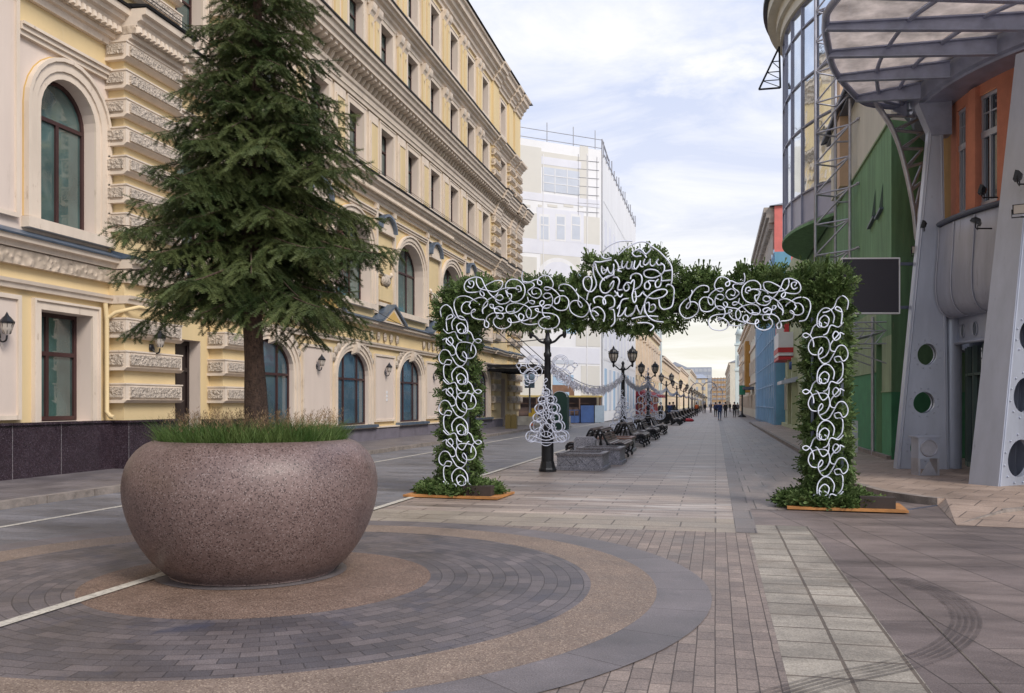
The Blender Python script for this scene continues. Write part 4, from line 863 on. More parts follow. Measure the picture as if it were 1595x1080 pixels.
# curved lattice strut from the canopy down to the first leg
st=MB(); F0=21.6
o_=[AT(px,py,F0) for px,py in ((1362,158),(1378,180),(1391,203),(1402,232),(1410,262),(1418,298),(1424,333),(1428,372))]
i_=[AT(px,py,F0+.1) for px,py in ((1436,166),(1437,182),(1438,207),(1437,232),(1437,254),(1434,285),(1432,308),(1430,372))]
st.tube(smooth_path(o_,4),.06,8); b_=[p+FR(.25,.12) for p in o_]; st.tube(smooth_path(b_,4),.045,6)
for i in range(1,7):
    st.tube([o_[i],i_[i]],.042,6)
    st.tube([i_[i],o_[i+1]],.03,6); st.tube([b_[i],i_[i-1]],.03,6)
tag(st.build('lattice_strut',M['galv']),'curved tubular lattice strut between the glass canopy and the first leaning leg','strut')
# floodlights
def flood(p,aim,label,pale=False):
    t=thing('floodlight',label,'floodlight',p,'floodlights on the steel rotunda'); p=Vector(p); d=Vector(aim).normalized(); s=d.cross(Vector((0,0,1))).normalized(); u=s.cross(d)
    b=MB(); v=[]
    for k,(w_,h_) in ((0,(.06,.045)),(.06,(.125,.085)),(.12,(.13,.09))):
        v+=[p+d*k+s*w_*i+u*h_*j for i,j in ((-1,-1),(1,-1),(1,1),(-1,1))]
    b.add(v,[(0,3,2,1),(8,9,10,11)]+[(a+i,a+(i+1)%4,a+4+(i+1)%4,a+4+i) for a in (0,4) for i in range(4)]); b.build('housing',M['black_metal'],t)
    g=MB(); g.add([p+d*.122+s*.11*i+u*.075*j for i,j in ((-1,-1),(1,-1),(1,1),(-1,1))],[(0,1,2,3)]); g.build('lens',M['lampglass'] if pale else M['darkglass'],t)
    y=MB(); y.tube([p+s*.14+d*.06,p+s*.14+d*.06-Vector((0,0,.15)),p-s*.14+d*.06-Vector((0,0,.15)),p-s*.14+d*.06],.012,5); y.tube([p+d*.06-Vector((0,0,.15)),p+d*.06-Vector((0,0,.15))+FR(.0,.30)],.016,5); y.build('yoke',M['black_metal'],t); return t
q=lambda px,py,F:AT(px,py,F)
flood(q(1443,352,20.6),(-.9,.1,.25),'black floodlight at the left end of the drum rim, beside the first leg')
flood(q(1430,388,20.9),(-.3,-.9,-.25),'small pale-faced floodlight below the rim on the left edge of the first leg',True)
flood(q(1536,297,17.9),(-.8,.35,.25),'black floodlight pointing up over the drum rim in front of the large orange window')
flood(q(1524,340,17.4),(-.5,.2,-.9),'square black floodlight hanging in front of the drum band')
flood(q(1592,275,16.4),(-.8,.35,.2),'black floodlight right of the near leaning leg, at the right edge of the photo')
flood(q(1590,325,16.2),(-.3,-.9,-.25),'pale-faced floodlight below the one at the right edge of the photo',True)
# silver ventilation box by the leg
t=thing('vent_box','small silver box on splayed feet with a round disc beside the first leaning leg','vent box',G(1447,741,.12))
p=G(1447,741,.12); ax=FR(0,1); ay=FR(1,0); mb=MB(); mb.obox(p-ax*.22+Vector((0,0,.36)),ax*.44,ay*.35,(0,0,.44)); mb.obox(p-ax*.27-ay*.03+Vector((0,0,.80)),ax*.54,ay*.42,(0,0,.03)); mb.build('case',M['steel'],t)
mb=MB(); mb.tube([p+ax*.17*cos(k)-ay*.012+Vector((0,0,.58+.17*sin(k))) for k in np.linspace(0,2*pi,20,endpoint=False)],.018,5,True); mb.add([p+ax*.16*cos(k)-ay*.008+Vector((0,0,.58+.16*sin(k))) for k in np.linspace(0,2*pi,20,endpoint=False)],[tuple(range(20))]); mb.build('disc',M['galv'],t)
for s in (-1,1): mb=MB(); mb.obox(p+ax*(s*.2-.02),ax*.04,ay*.35,(0,0,.36)); mb.build('foot',M['galv'],t)
mb=MB(); mb.add([p-ax*.18,p+ax*.18,p+ax*.02+Vector((0,0,.30)),p-ax*.02+Vector((0,0,.30))],[(0,1,2,3)]); mb.build('guard_plate',M['galv'],t)
# LED screen on brackets
F=21.0; t=thing('led_screen','large blank black screen in a thin white frame beside the arch','screen',AT(1356,487,F))
a=AT(1312.5,487,F+.1); b=AT(1400,487,F); hgt=1.27; d=(b-a).normalized(); nrm=Vector((d.y,-d.x,0)); 
mb=MB(); mb.obox(a,b-a,-nrm*.14,(0,0,hgt)); mb.build('panel',M['screen'],t)
mb=MB(); L=(b-a).length
for (u0,u1,z0,z1) in ((-.03,L+.03,-.03,.0),(-.03,L+.03,hgt,hgt+.035),(-.03,0,0,hgt),(L,L+.03,0,hgt)): mb.obox(a+d*u0+nrm*.01+Vector((0,0,z0)),d*(u1-u0),-nrm*.17,(0,0,z1-z0))
mb.build('frame',M['white'],t)
mb=MB()
for z in (.12,hgt-.12): mb.obox(b+Vector((0,0,z-.03)),d*.5,-nrm*.07,(0,0,.07)); mb.obox(b+d*.44+nrm*.05+Vector((0,0,z-.14)),d*.16,-nrm*.2,(0,0,.3))
mb.build('bracket',M['darksteel'],t)
# ------------------------------------------------------------------ green building with the glass bay
GX=4.62; PG=mapper('R',GX)
GB=thing('green_building','green stuccoed building with slim pointed niches and a rounded glass bay, right of the arch','building',(GX,40,0))
G0,G1=25.6,50.9
mb=MB()  # 0 green 1 low green 2 olive 3 offwhite
def gw(y0,y1,z0,z1,mi): mb.add([PG(0,y0,z0),PG(0,y1,z0),PG(0,y1,z1),PG(0,y0,z1)],[(0,1,2,3)],mi)
gw(G0,27.0,0,1.95,1); gw(G0,27.0,1.97,3.5,2); gw(27.9,G1,0,2.55,1); gw(27.9,G1,2.57,4.4,2); gw(G0,27.0,3.5,9.35,0); gw(27.0,27.9,3.35,9.35,0); gw(27.9,G1,4.4,9.35,0); gw(G0,G1,9.35,12.1,3)
fbox(mb,PG,-.45,-.40,27.0,27.9,0,3.35,1)
for y in (27.0,27.9): mb.add([PG(0,y,0),PG(0,y,3.35),PG(-.4,y,3.35),PG(-.4,y,0)],[(0,1,2,3)],0)
mb.add([PG(0,27.0,3.35),PG(0,27.9,3.35),PG(-.4,27.9,3.35),PG(-.4,27.0,3.35)],[(0,1,2,3)],0)
# return wall at the near end, roof
e1=(GX,G0); e2=(8.2,27.6)
for z0,z1,mi in ((0,1.95,1),(1.95,9.3,0)): mb.add([(*e1,z0),(*e2,z0),(*e2,z1),(*e1,z1)],[(0,1,2,3)],mi)
mb.add([(*e1,9.3),(*e2,9.3),(*e2,12.1),(*e1,12.1)],[(0,1,2,3)],3)
mb.add([(GX,G1,0),(GX+10,G1,0),(GX+10,G1,12.1),(GX,G1,12.1)],[(0,1,2,3)],3)
mb.build('wall',[M['green'],M['green_low'],M['olive'],M['offwhite']],GB)
mb=MB(); fbox(mb,PG,0,.05,G0-.02,G1,9.30,9.36,0); fbox(mb,PG,0,.03,G0-.02,27.0,1.95,1.985,0); fbox(mb,PG,0,.03,27.9,G1,2.55,2.585,0); mb.build('ledge',M['olive'],GB)
mb=MB(); fbox(mb,PG,-.5,.45,G0-.3,G1,12.1,12.22); fbox(mb,PG,.0,.30,G0-.2,G1,11.9,12.0); mb.add([(GX-.45,G0-.3,12.22),(GX-.45,G1,12.22),(GX+9,G1,14),(GX+9,27,14)],[(0,1,2,3)]); mb.tube([PG(.42,G0,12.1),PG(.42,G1,12.1)],.06); mb.build('roof',M['darksteel'],GB)
# niches: tall sharp triangles
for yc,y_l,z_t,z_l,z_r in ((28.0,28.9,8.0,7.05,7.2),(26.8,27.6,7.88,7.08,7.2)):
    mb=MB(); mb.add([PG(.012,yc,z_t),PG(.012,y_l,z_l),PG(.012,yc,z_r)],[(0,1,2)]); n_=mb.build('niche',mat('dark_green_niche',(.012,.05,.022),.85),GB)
    mb=MB(); mb.obox(PG(.10,y_l+.05,z_l-.07),(0,yc-y_l-.1,z_r-z_l),(.1,0,0),(0,0,.06)); mb.build('sill',M['darksteel'],n_)
mb=MB(); mb.tube([PG(.09,27.95,0),PG(.09,27.95,4.2)],.05,8); mb.build('downpipe',M['galv'],GB)
mb=MB(); fbox(mb,PG,0,.12,G0,G1,0,.22); mb.build('plinth',M['kerb'],GB)
for y0,y1,z0,z1 in ((44.2,45.5,3.2,6.0),(46.6,48.0,3.2,6.0),(36.2,37.6,4.9,7.2)):
    mb=MB(); fbox(mb,PG,0,.06,y0,y1,z0,z1,0); band(mb,PG,[(y0,z0),(y0,z1),(y1,z1),(y1,z0)],.08,0,.09,1); mb.build('window',[M['darkglass'],M['white']],GB)
for y in (33.5,35.2): mb=MB(); fbox(mb,PG,0,.3,y,y+.7,9.4,16.6); mb.build('pilaster',mat('peach_stucco',(.62,.44,.30),.85) if y<34 else M['offwhite'],GB)
mb=MB(); mb.box(GX+.1,GX+6,33.4,G1-.1,12.1,20.6); mb.build('upper_storeys',M['offwhite'],GB)
# the rounded glass bay
by0,by1,bulge=36.8,48.3,1.52; half=(by1-by0)/2; BR=(half*half+bulge*bulge)/(2*bulge); bcx=GX+BR-bulge; bcy=(by0+by1)/2; amax=math.asin(half/BR)
def bp(r,f,z): a=pi+amax*f; return (bcx+(BR+r)*cos(a),bcy-(BR+r)*sin(a)*1.0,z)
BY=thing('glass_bay','tall rounded bay of mirror glass hanging on the green building','bay',(GX,bcy,9))
BY.parent=None
def bay(mb,r0,r1,z0,z1,mi,n=24,f0=-1,f1=1):
    for k in range(n):
        a=f0+(f1-f0)*k/n; b=f0+(f1-f0)*(k+1)/n; v=[bp(r,t,z) for z in (z0,z1) for t in (a,b) for r in (r0,r1)]
        mb.add(v,[(0,2,3,1),(4,5,7,6),(0,1,5,4),(2,6,7,3),(0,4,6,2),(1,3,7,5)],mi)
mb=MB(); bay(mb,-.02,0,10.5,18.4,0,9); mb.build('glass',glassmat('mirror_bay_glass',(.78,.83,.86),.03,metal=.9,var=.12),BY)
mb=MB(); bay(mb,-.02,.0,9.2,10.45,0,9); mb.build('skirt_panels',mat('lilac_grey_panel',(.42,.43,.54),.4,.1,var=.1),BY)
mb=MB(); 
for z in (9.18,10.48,13.25,15.25,17.45,18.4): bay(mb,-.03,.06,z-.035,z+.035,0,24)
for k in range(10): f=-1+2*k/9; p=bp(.03,f,9.2); mb.box(p[0]-.04,p[0]+.04,p[1]-.05,p[1]+.05,9.2,18.4)
mb.build('mullions',mat('bay_mullion_paint',(.24,.25,.33),.4,.3),BY)
mb=MB(); L=[bp(.1,-1+2*k/24,9.14) for k in range(25)]; mb.add(L,[tuple(range(25))]); L2=[(x,y,9.02) for x,y,z in L]; mb.add(L2,[tuple(range(24,-1,-1))]); mb.add(L+L2,[(k,k+1,26+k,25+k) for k in range(24)]); mb.build('underside',M['green'],BY)
mb=MB(); bay(mb,.0,.18,18.44,18.9,0); bay(mb,0,.35,18.9,19.4,0); bay(mb,0,.75,19.4,19.9,0); bay(mb,0,.95,19.9,20.1,1); bay(mb,-1.2,.2,20.1,20.9,0)
mb.build('cornice',[M['offwhite'],M['black_metal']],BY)
# small triangular roof bracket on its far side
mb=MB(); c=Vector(bp(.3,.35,18.9)); pts=[(0,0,0),(-.95,0,-2.0),(0.05,0,-2.0)]; pts=[c+Vector(p) for p in pts]
for a,b in ((0,1),(1,2),(0,2)): mb.tube([pts[a],pts[b]],.05,5)
for f in (.35,.6,.8): mb.tube([pts[0].lerp(pts[1],f),pts[0].lerp(pts[2],f)],.025,4); mb.tube([pts[0].lerp(pts[1],f),pts[0].lerp(pts[2],f+.18)],.02,4)
mb.build('roof_bracket',M['black_metal'],BY)
# lattice mast
MT=thing('lattice_mast','tall lattice mast of grey tubes in front of the glass bay','mast',(3.5,32.3,0))
A_,B_,C_=(3.38,32.4),(4.40,31.6),(4.10,32.9); mb=MB()
for p in (A_,B_,C_): mb.tube([(*p,3.6),(*p,22)],.05,6)
z=3.6; k=0
while z<21.5:
    for p,q_ in ((A_,B_),(B_,C_),(C_,A_)): mb.tube([(*p,z),(*q_,z)],.032,5)
    mb.tube([(*A_,z),(*B_,z+1.06)],.032,5); 
    z+=1.06; k+=1
mb.build('lattice',M['galv'],MT)
for z in (4.66,6.78,8.9,11.02):
    mb=MB(); mb.tube([(*B_,z),(GX,31.0,z)],.035,6); mb.tube([(*C_,z-.2),(GX,32.9,z-.2)],.035,6); mb.lathe([(.08,-.02),(.08,.02)],(GX-.03,31.0,z),8); mb.build('wall_tie',M['galv'],MT)
# small lattice bracket frame over the side door
mb=MB(); 
for z in (3.30,3.66,3.9):
    mb.tube([(3.2,26.3,z),(3.2,28.4,z)],.02,5); mb.tube([(3.2,26.3,z),(GX,26.3,z)],.02,5); mb.tube([(3.2,28.4,z),(GX,28.4,z)],.02,5); mb.tube([(3.9,26.3,z),(3.9,28.4,z)],.015,5)
for k in range(7):
    y=26.3+k*.3; mb.tube([(3.2,y,3.30),(3.2,y+.3,3.66)],.013,4); mb.tube([(3.2,y,3.9),(3.2,y+.3,3.66)],.013,4); mb.tube([(3.2,y,3.3),(GX,y,3.66)],.013,4); mb.tube([(3.2,y,3.3),(3.2,y,3.9)],.015,4)
for k in range(5):
    x=3.2+k*.28; mb.tube([(x,26.3,3.3),(x+.28,26.3,3.66)],.013,4); mb.tube([(x,26.3,3.9),(x+.28,26.3,3.66)],.013,4)
for y in (26.3,28.4): mb.tube([(3.2,y,3.3),(GX,y,2.75)],.02,5)
tag(mb.build('lattice_shelf',M['galv']),'horizontal lattice frame of thin tubes on the green wall below the black screen','lattice frame')
# A-board
p=G(1328,705,.12); t=thing('a_board','white display board leaning by the green wall just right of the arch leg','board',p); ax=FR(-.1,1).normalized(); mb=MB(); mb.obox(p-ax*.14,ax*.30,FR(.16,0),(0,0,.98)); mb.build('board',M['white'],t)
mb=MB(); mb.obox(p-ax*.10-FR(.012,0)+Vector((0,0,.45)),ax*.20,FR(.004,0),(0,0,.40)); mb.build('poster',M['tarp_lilac'],t)
# ------------------------------------------------------------------ wrapped building under scaffold mesh
cr=Vector((-9.2,73.3,0)); lf=FR(69.5,(790-CX)/FPX*69.5); fd=(lf-cr).normalized(); fn=Vector((-fd.y,fd.x,0)); fn=fn if fn.y<0 else -fn   # front faces the camera
FL=17.0; WH=22.6
WB=thing('wrapped_building','tall building wrapped in pale scaffold mesh printed with a facade, behind the first street lamp','building',(cr.x,cr.y,0))
def onf(px,py): return ONP(px,py,cr,fn)
def fu(px): return (onf(px,600)-cr).dot(fd)
def fz(px,py): return onf(px,py).z
def fp(d,u,z): return cr+fd*u+fn*d+Vector((0,0,z))
def fb(mb,d0,d1,u0,u1,z0,z1,mi=0):
    v=[fp(d,u,z) for z in (z0,z1) for u in (u0,u1) for d in (d0,d1)]; mb.add(v,[(0,2,3,1),(4,5,7,6),(0,1,5,4),(2,6,7,3),(0,4,6,2),(1,3,7,5)],mi)
def pxb(mb,x0,x1,y0,y1,d,mi,xm=None):
    xm=(x0+x1)/2; fb(mb,.0,d,fu(x1),fu(x0),fz(xm,y1),fz(xm,y0),mi)
Z_=fz(900,619)
mb=MB(); fb(mb,-.05,0,0,FL,Z_,WH); mb.box(-9.25,-9.2,73.35,105,.1,WH-.2); 
mb.add([fp(-.05,0,WH-.6),fp(-.05,FL,WH-.6),fp(-14,FL,WH-.6),(-9.25,105,WH-.6)],[(0,1,2,3)])
mb.build('mesh_wrap',M['tarp'],WB)
pr_=MB()
pxb(pr_,808,843,228,302,.02,0); pxb(pr_,903,916,228,310,.02,0); pxb(pr_,812,903,238,262,.018,0); pxb(pr_,808,836,331,375,.02,0); pxb(pr_,909,934,338,382,.02,0)
pxb(pr_,808,836,400,455,.02,0); pxb(pr_,842,904,398,440,.016,0); pxb(pr_,910,934,404,452,.02,0)
pxb(pr_,808,850,500,540,.02,0); pxb(pr_,897,935,500,540,.02,0); pxb(pr_,808,860,578,616,.02,0); pxb(pr_,905,934,570,616,.02,0)
for x0,x1 in ((818,826),(838,844),(853,868),(878,893),(902,908),(917,929)): pxb(pr_,x0,x1,319,323,.02,0)
pxb(pr_,843,905,248,260,.03,1); pxb(pr_,808,934,305,317,.03,1); pxb(pr_,808,934,376,398,.024,1); pxb(pr_,808,934,541,566,.03,1); pxb(pr_,836,909,327,376,.024,1)
pxb(pr_,845,902,264,301,.035,2); 
for x in (864,883): pxb(pr_,x-.6,x+.6,264,301,.05,3)
for y in (276,288): pxb(pr_,845,902,y-.6,y+.6,.05,3)
for xc in (848,873,897): pxb(pr_,xc-8,xc+8,334,376,.03,3); pxb(pr_,xc-6,xc+6,338,373,.04,2); pxb(pr_,xc-6,xc+6,350,352,.05,3)
cxx=870; A=[(fu(cxx+32*cos(pi*k/16)),fz(cxx,432-30*sin(pi*k/16))) for k in range(17)]
pr_.prism(A,lambda p,q,t:fp(t,p,q),0,.035,3); pr_.prism([(fu(cxx+27*cos(pi*k/16)),fz(cxx,433-25*sin(pi*k/16))) for k in range(17)],lambda p,q,t:fp(t,p,q),.035,.045,1)
pxb(pr_,839,901,433,440,.03,3); pxb(pr_,880,905,425,520,.02,4)
for x0,x1 in ((843,851),(860,893)): pxb(pr_,x0,x1,561,567,.04,5)
pxb(pr_,861,893,584,600,.04,4); pxb(pr_,860,894,600,617,.05,6); pxb(pr_,864,872,611,617,.06,4); pxb(pr_,879,886,611,617,.06,4)
for px in (846,914): pxb(pr_,px-.5,px+.5,240,616,.05,3)
# prints on the street side
for k in range(9):
    y=75+k*3.3
    for z0,z1 in ((1.0,4.6),(6.2,9.2),(11,13.5),(15,17.2)): pr_.box(-9.2,-9.17,y,y+1.5,z0,z1,1 if z0>10 else 5 if z0<5 and k%2 else 4 if z0<5 else 1)
    for z in (5.3,10.1,14.3,18.6): pr_.box(-9.2,-9.18,y-.8,y+2.5,z,z+.25,3)
pr_.build('printed_facade',[M['tarp_beige'],M['tarp_lilac'],M['tarp_grey'],M['white'],M['paleblue'],M['tarp_grey'],M['brown']],WB)
mb=MB(); 
for px in (811,853,894,928): p=onf(px,250); u=fu(px); mb.tube([fp(-.1,u,WH-1),fp(-.1,u,WH+1.6)],.035,5)
mb.tube([fp(0,0,0),fp(0,0,WH+.9)],.055,6); mb.tube([fp(-.1,0,WH+.2),fp(-.1,FL,WH+.2)],.03,4); mb.tube([fp(-.1,0,WH+.9),fp(-.1,FL,WH+.9)],.03,4)
for k in range(16): y=74+k*2; mb.tube([(-9.15,y,WH-.4),(-9.15,y,WH+.5+.4*(k%3==0))],.05,4)
mb.tube([(-9.2,73.3,WH+.9),(-9.2,78,WH+.4)],.07,5); mb.tube([(-9.15,74,WH-.1),(-9.15,104,WH-.1)],.05,4)
for k in range(7): z=WH-5.2+k*.7; mb.tube([fp(.03,.3,z),fp(.03,2.4,z-.1)],.02,4)
for u in (.5,1.4,2.3): mb.tube([fp(.03,u,WH-5.6),fp(.03,u,WH-.6)],.018,4)
mb.build('scaffold_tubes',mat('scaffold_tube',(.34,.34,.37),.5,.3),WB)
mb=MB(); fb(mb,0,.10,0,FL,Z_,Z_+.14,0); fb(mb,-.9,-.8,0,FL,0,Z_,1); 
for k in range(9): fb(mb,-.1,0,k*2+.1,k*2+.22,0,Z_,2)
for z in (.9,1.6): fb(mb,-.5,-.45,1,FL,z,z+.06,2)
mb.build('ground_storey',[mat('ochre_beam',(.36,.27,.09),.6),mat('dark_shopfront',(.085,.055,.05),.6,var=.5,vs=.6),mat('rusty_prop',(.12,.07,.05),.7)],WB)
# site fences in front of it
t=thing('site_fence','dark blue site fence boards under the wrapped building','fence',fp(.4,3.5,0)); mb=MB(); fb(mb,.35,.42,1.05,2.3,0.05,1.45); mb.build('board',M['blueboard'],t)
mb=MB(); fb(mb,.43,.5,.10,1.0,.05,1.45); mb.build('panel',mat('pale_steel_blue_panel',(.24,.30,.37),.6),t)
mb=MB(); fb(mb,.3,.34,2.4,6.4,.05,.62,0); [fb(mb,.34,.36,2.4+k*.44,2.45+k*.44,.05,1.1,0) for k in range(10)]; fb(mb,.34,.36,2.4,6.4,1.05,1.1,0); tag(mb.build('barrier_row',M['blueboard']),'low dark blue railing left of the blue fence boards','railing')
p=AT(829,648,60); mb=MB(); mb.lathe([(.20,-.8),(.20,-.6),(.10,-.5),(.07,.2),(0,.25)],p,10); tag(mb.build('traffic_cone',M['cloth_orange']),'red orange traffic cone by the wrapped building','cone')
p=AT(829,658,60); mb=MB(); mb.box(p.x-1.2,p.x+2.6,p.y-.1,p.y+.2,.15,.75); [mb.box(p.x-1.2+k*.95,p.x-1.1+k*.95,p.y-.15,p.y+.3,0,.15) for k in range(5)]; tag(mb.build('road_barrier',mat('pale_barrier_plastic',(.52,.5,.46),.5,var=.3)),'long pale road barrier left of the spiral light tree','barrier')
p=AT(831,650,59); mb=MB(); mb.box(p.x-.3,p.x+.3,p.y-.15,p.y+.1,.75,1.0); mb.box(p.x-.1,p.x+.1,p.y-.12,p.y+.08,1.0,1.3); tag(mb.build('warning_beacon',M['yellowpaint']),'yellow warning beacon standing on the pale barrier','beacon')
p=AT(825,620,62); mb=MB(); mb.tube([(p.x,p.y,0),(p.x,p.y,4.3)],.06,6); mb.box(p.x-.35,p.x+.35,p.y-.04,p.y+.04,2.7,4.2,1); tag(mb.build('blue_road_sign',[M['galv'],M['paleblue']]),'pale blue sign board on a grey post at the wrapped building','sign')
for k,(px,lab) in enumerate(((792,'left of the two mustard posts by the far door of the yellow building'),(801,'right of the two mustard posts by the far door of the yellow building'))):
    p=G(px,668,.12); mb=MB(); mb.box(p.x-.16,p.x+.16,p.y-.16,p.y+.16,.12,.92); mb.box(p.x-.12,p.x+.12,p.y-.12,p.y+.12,.92,.98); tag(mb.build('door_post',mat('mustard_box',(.17,.125,.04),.5)),lab,'post','mustard posts at the marquee')
p=AT(872,612,55); t=thing('green_kiosk','small dark green rounded kiosk behind the spiral light tree','kiosk',(p.x,p.y,0)); mb=MB(); mb.prism([(p.x-.45,0),(p.x+.45,0),(p.x+.45,2.0)]+[(p.x+.45*cos(k),2.0+.35*sin(k)) for k in np.linspace(0,pi,9)]+[(p.x-.45,2.0)],lambda a,b,c:(a,c,b),p.y,p.y+.8); mb.build('shell',mat('kiosk_green',(.02,.07,.05),.5),t)
mb=MB(); mb.tube([(p.x+.46*cos(k),p.y-.01,2.02+.36*sin(k)) for k in np.linspace(0,pi,9)],.03,5); mb.build('trim',M['white'],t)
# ------------------------------------------------------------------ generic street buildings further off
def plain(name,label,side,X,y0,y1,h,wallm,roofm,floors,bay,wm=None,cor=True,shop=None,roof=1.6,depth=10,grp=None,z1=1.0,wh=1.5,ww=1.1,extra=None,tm=None):
    Pm=mapper(side,X); sg=-1 if side=='L' else 1
    t=thing(name,label,'building',(X,(y0+y1)/2,0),grp); w_=MB(); xb=X+sg*depth; b=MB()
    b.box(min(X,xb),max(X,xb),y0,y1,0,h); b.build('wall',wallm,t)
    r=MB(); xm=(X+xb)/2
    if roof: r.add([(X-sg*.4,y0-.2,h),(X-sg*.4,y1+.2,h),(xm,y1+.2,h+roof),(xm,y0-.2,h+roof),(xb,y1,h),(xb,y0,h)],[(0,1,2,3),(3,2,4,5),(0,3,5),(1,2,4)]); r.build('roof',roofm,t)
    if cor:
        c=MB(); tm_=tm or M['trim']; fbox(c,Pm,0,.5,y0,y1,h-.35,h+.02); fbox(c,Pm,0,.3,y0,y1,h-.8,h-.35)
        for k in range(1,floors): fbox(c,Pm,0,.15,y0,y1,h*k/floors-.15,h*k/floors+.1)
        c.build('cornice',tm_,t)
    n=max(1,int((y1-y0)/bay)); st_=(y1-y0)/n; src=None
    for f in range(floors):
        zb=h*f/floors+z1; k0=0
        for k in range(n):
            yc=y0+st_*(k+.5)
            if src is None:
                m_=MB(); m_.box(0 if sg<0 else -.06,.06 if sg<0 else 0,-ww/2,ww/2,0,wh,0); band(m_,mapper(side,0),[(-ww/2,0),(-ww/2,wh),(ww/2,wh),(ww/2,0)],.14,0,.12,1)
                fbox(m_,mapper(side,0),.06,.08,-.04,.04,0,wh,1); fbox(m_,mapper(side,0),.06,.08,-ww/2,ww/2,wh*.6,wh*.6+.08,1)
                o=m_.build('window',[M['darkglass'],tm or M['trim']]); o.parent=t; src=o
            else: o=src.copy(); COL.objects.link(o); o.parent=t
            o.location=(0,yc-(y0+y1)/2,zb)
    if extra: extra(t,Pm)
    return t
def ex1(t,Pm):
    for k in range(9):
        y=107+k*5.0; mb=MB(); fbox(mb,Pm,0,.35,y-.35,y+.35,5.2,10.0); fbox(mb,Pm,0,.5,y-.45,y+.45,9.6,10.2); fbox(mb,Pm,0,.5,y-.45,y+.45,5,5.3); mb.build('pilaster',M['trim'],t)
    for k in range(8):
        y=106+k*5.2; mb=MB(); mb.prism([(0,3.4),(1.4,2.7),(1.4,2.5),(0,2.5)],lambda p,q,s:Pm(p,s,q),y,y+3.6); mb.build('awning',M['maroon'],t)
        mb=MB(); fbox(mb,Pm,0,.12,y,y+3.2,.2,2.5); mb.build('shopfront',M['maroon'],t)
plain('ornate_building','ornate tan classical building with pilasters and maroon shop awnings past the wrapped building','L',-9.3,105.3,150,12.2,M['farcream'],M['roofgrey'],2,5.0,extra=ex1,wh=2.6,z1=1.8)
mb=MB(); mb.box(-10.5,-9.1,150,156,0,14.5)
t=thing('grey_stair_tower','narrow pale tower block edge with a grey strip beyond the ornate building','tower',(-9.8,153,0)); mb.build('wall',M['mint'],t); mb=MB(); mb.box(-9.09,-9.0,150.1,151.8,0,14.5); mb.build('strip',M['fargrey'],t)
def chim(t,Pm):
    mb=MB(); 
    for k in range(4): mb.box(-12-k,-11.2-k,182+k*9,183+k*9,10,12.4+.3*k)
    mb.build('chimney',M['pinkwall'],t)
plain('low_yellow_building','low pale yellow building with grey roof and red chimneys past the stair tower','L',-9.2,157,230,9.9,M['farcream'],M['roofgrey'],3,4.2,extra=chim,roof=1.9)
plain('far_yellow_building','pale yellow two-storey building far down the left side of the street','L',-9.0,232,300,11.0,M['farcream'],M['roofgrey'],3,4.6,roof=2.4)
plain('far_cream_building','cream building with a grey mansard far down the street on the left','L',-8.4,303,390,13,M['offwhite'],M['roofgrey'],4,5,roof=2.5)
# street end
def endb(name,label,x0,x1,y,h,m,roofm,floors,n,rh=0,depth=20):
    t=thing(name,label,'building',((x0+x1)/2,y,0)); b=MB(); b.box(x0,x1,y,y+depth,0,h); b.build('wall',m,t)
    if rh: r=MB(); r.add([(x0-.5,y-.5,h),(x1+.5,y-.5,h),(x1-2,y+6,h+rh),(x0+2,y+6,h+rh),(x0-.5,y+depth,h),(x1+.5,y+depth,h)],[(0,1,2,3),(3,2,5,4),(0,3,4),(1,5,2)]); r.build('roof',roofm,t)
    for f in range(floors):
        for k in range(n):
            xc=x0+(x1-x0)*(k+.5)/n; z=h*(f+.3)/floors; o=MB(); o.box(xc-.9,xc+.9,y-.08,y-.02,z,z+h/floors*.5); o.build('window',M['fargrey'],t)
    return t
endb('end_block','pale yellow block closing the street under a grey glass roof',-34,-4,430,13.4,M['farcream'],M['roofgrey'],4,9,2.0)
endb('glass_roof_block','grey glass penthouse block rising behind the street-end block',-19,-2,455,19.6,M['roofgrey'],M['fargrey'],6,8,0)
t=endb('scaffolded_block','tan block with orange scaffold netting closing the street',-3.5,9,470,14.6,mat('orange_net',(.66,.46,.25),.85,var=.25,vs=.5),M['roofgrey'],6,6,0)
mb=MB(); 
for k in range(9): mb.tube([(-3.4+k*1.5,469.4,0),(-3.4+k*1.5,469.4,15)],.12,4)
for k in range(7): mb.tube([(-3.5,469.4,2.2*k+1),(9,469.4,2.3*k+1)],.1,4)
mb.build('scaffold',M['brown'],t)
# right side, far to near
plain('far_right_cream_building','cream building far down the right side of the street','R',4.6,300,420,15,M['offwhite'],M['roofgrey'],4,6,roof=2)
plain('right_peach_building','peach coloured building on the right beyond the slim tower','R',5.0,150,198,13.0,mat('peach_wall',(.62,.50,.36),.85,var=.08),M['roofgrey'],4,4.6,roof=1.5)
t=thing('slim_tower','slim pale mint bell tower with a thin spire above the right roofs','tower',(5.4,215,0)); mb=MB(); mb.box(4.5,6.9,214,216.4,0,15.2); mb.box(4.3,7.1,213.8,216.6,9.2,9.7); mb.box(4.3,7.1,213.8,216.6,15.2,15.6); mb.build('wall',M['mint'],t)
mb=MB(); mb.lathe([(1.1,15.6),(1.1,17.6),(1.35,17.7),(.8,19),(.25,20),(.12,22.5),(.02,25)],(5.7,215.2,0),10); mb.build('spire',M['mint'],t); mb=MB(); mb.box(5.2,6.2,213.7,213.9,10.5,13); mb.build('opening',M['fargrey'],t)
def rx(t,Pm):
    mb=MB(); fbox(mb,Pm,0,.6,116,120,3.0,9.5); mb.build('banner',mat('ochre_banner',(.42,.22,.05),.8),t)
    mb=MB(); fbox(mb,Pm,0,1.2,104,110,3.2,3.5); mb.build('canopy',M['darksteel'],t)
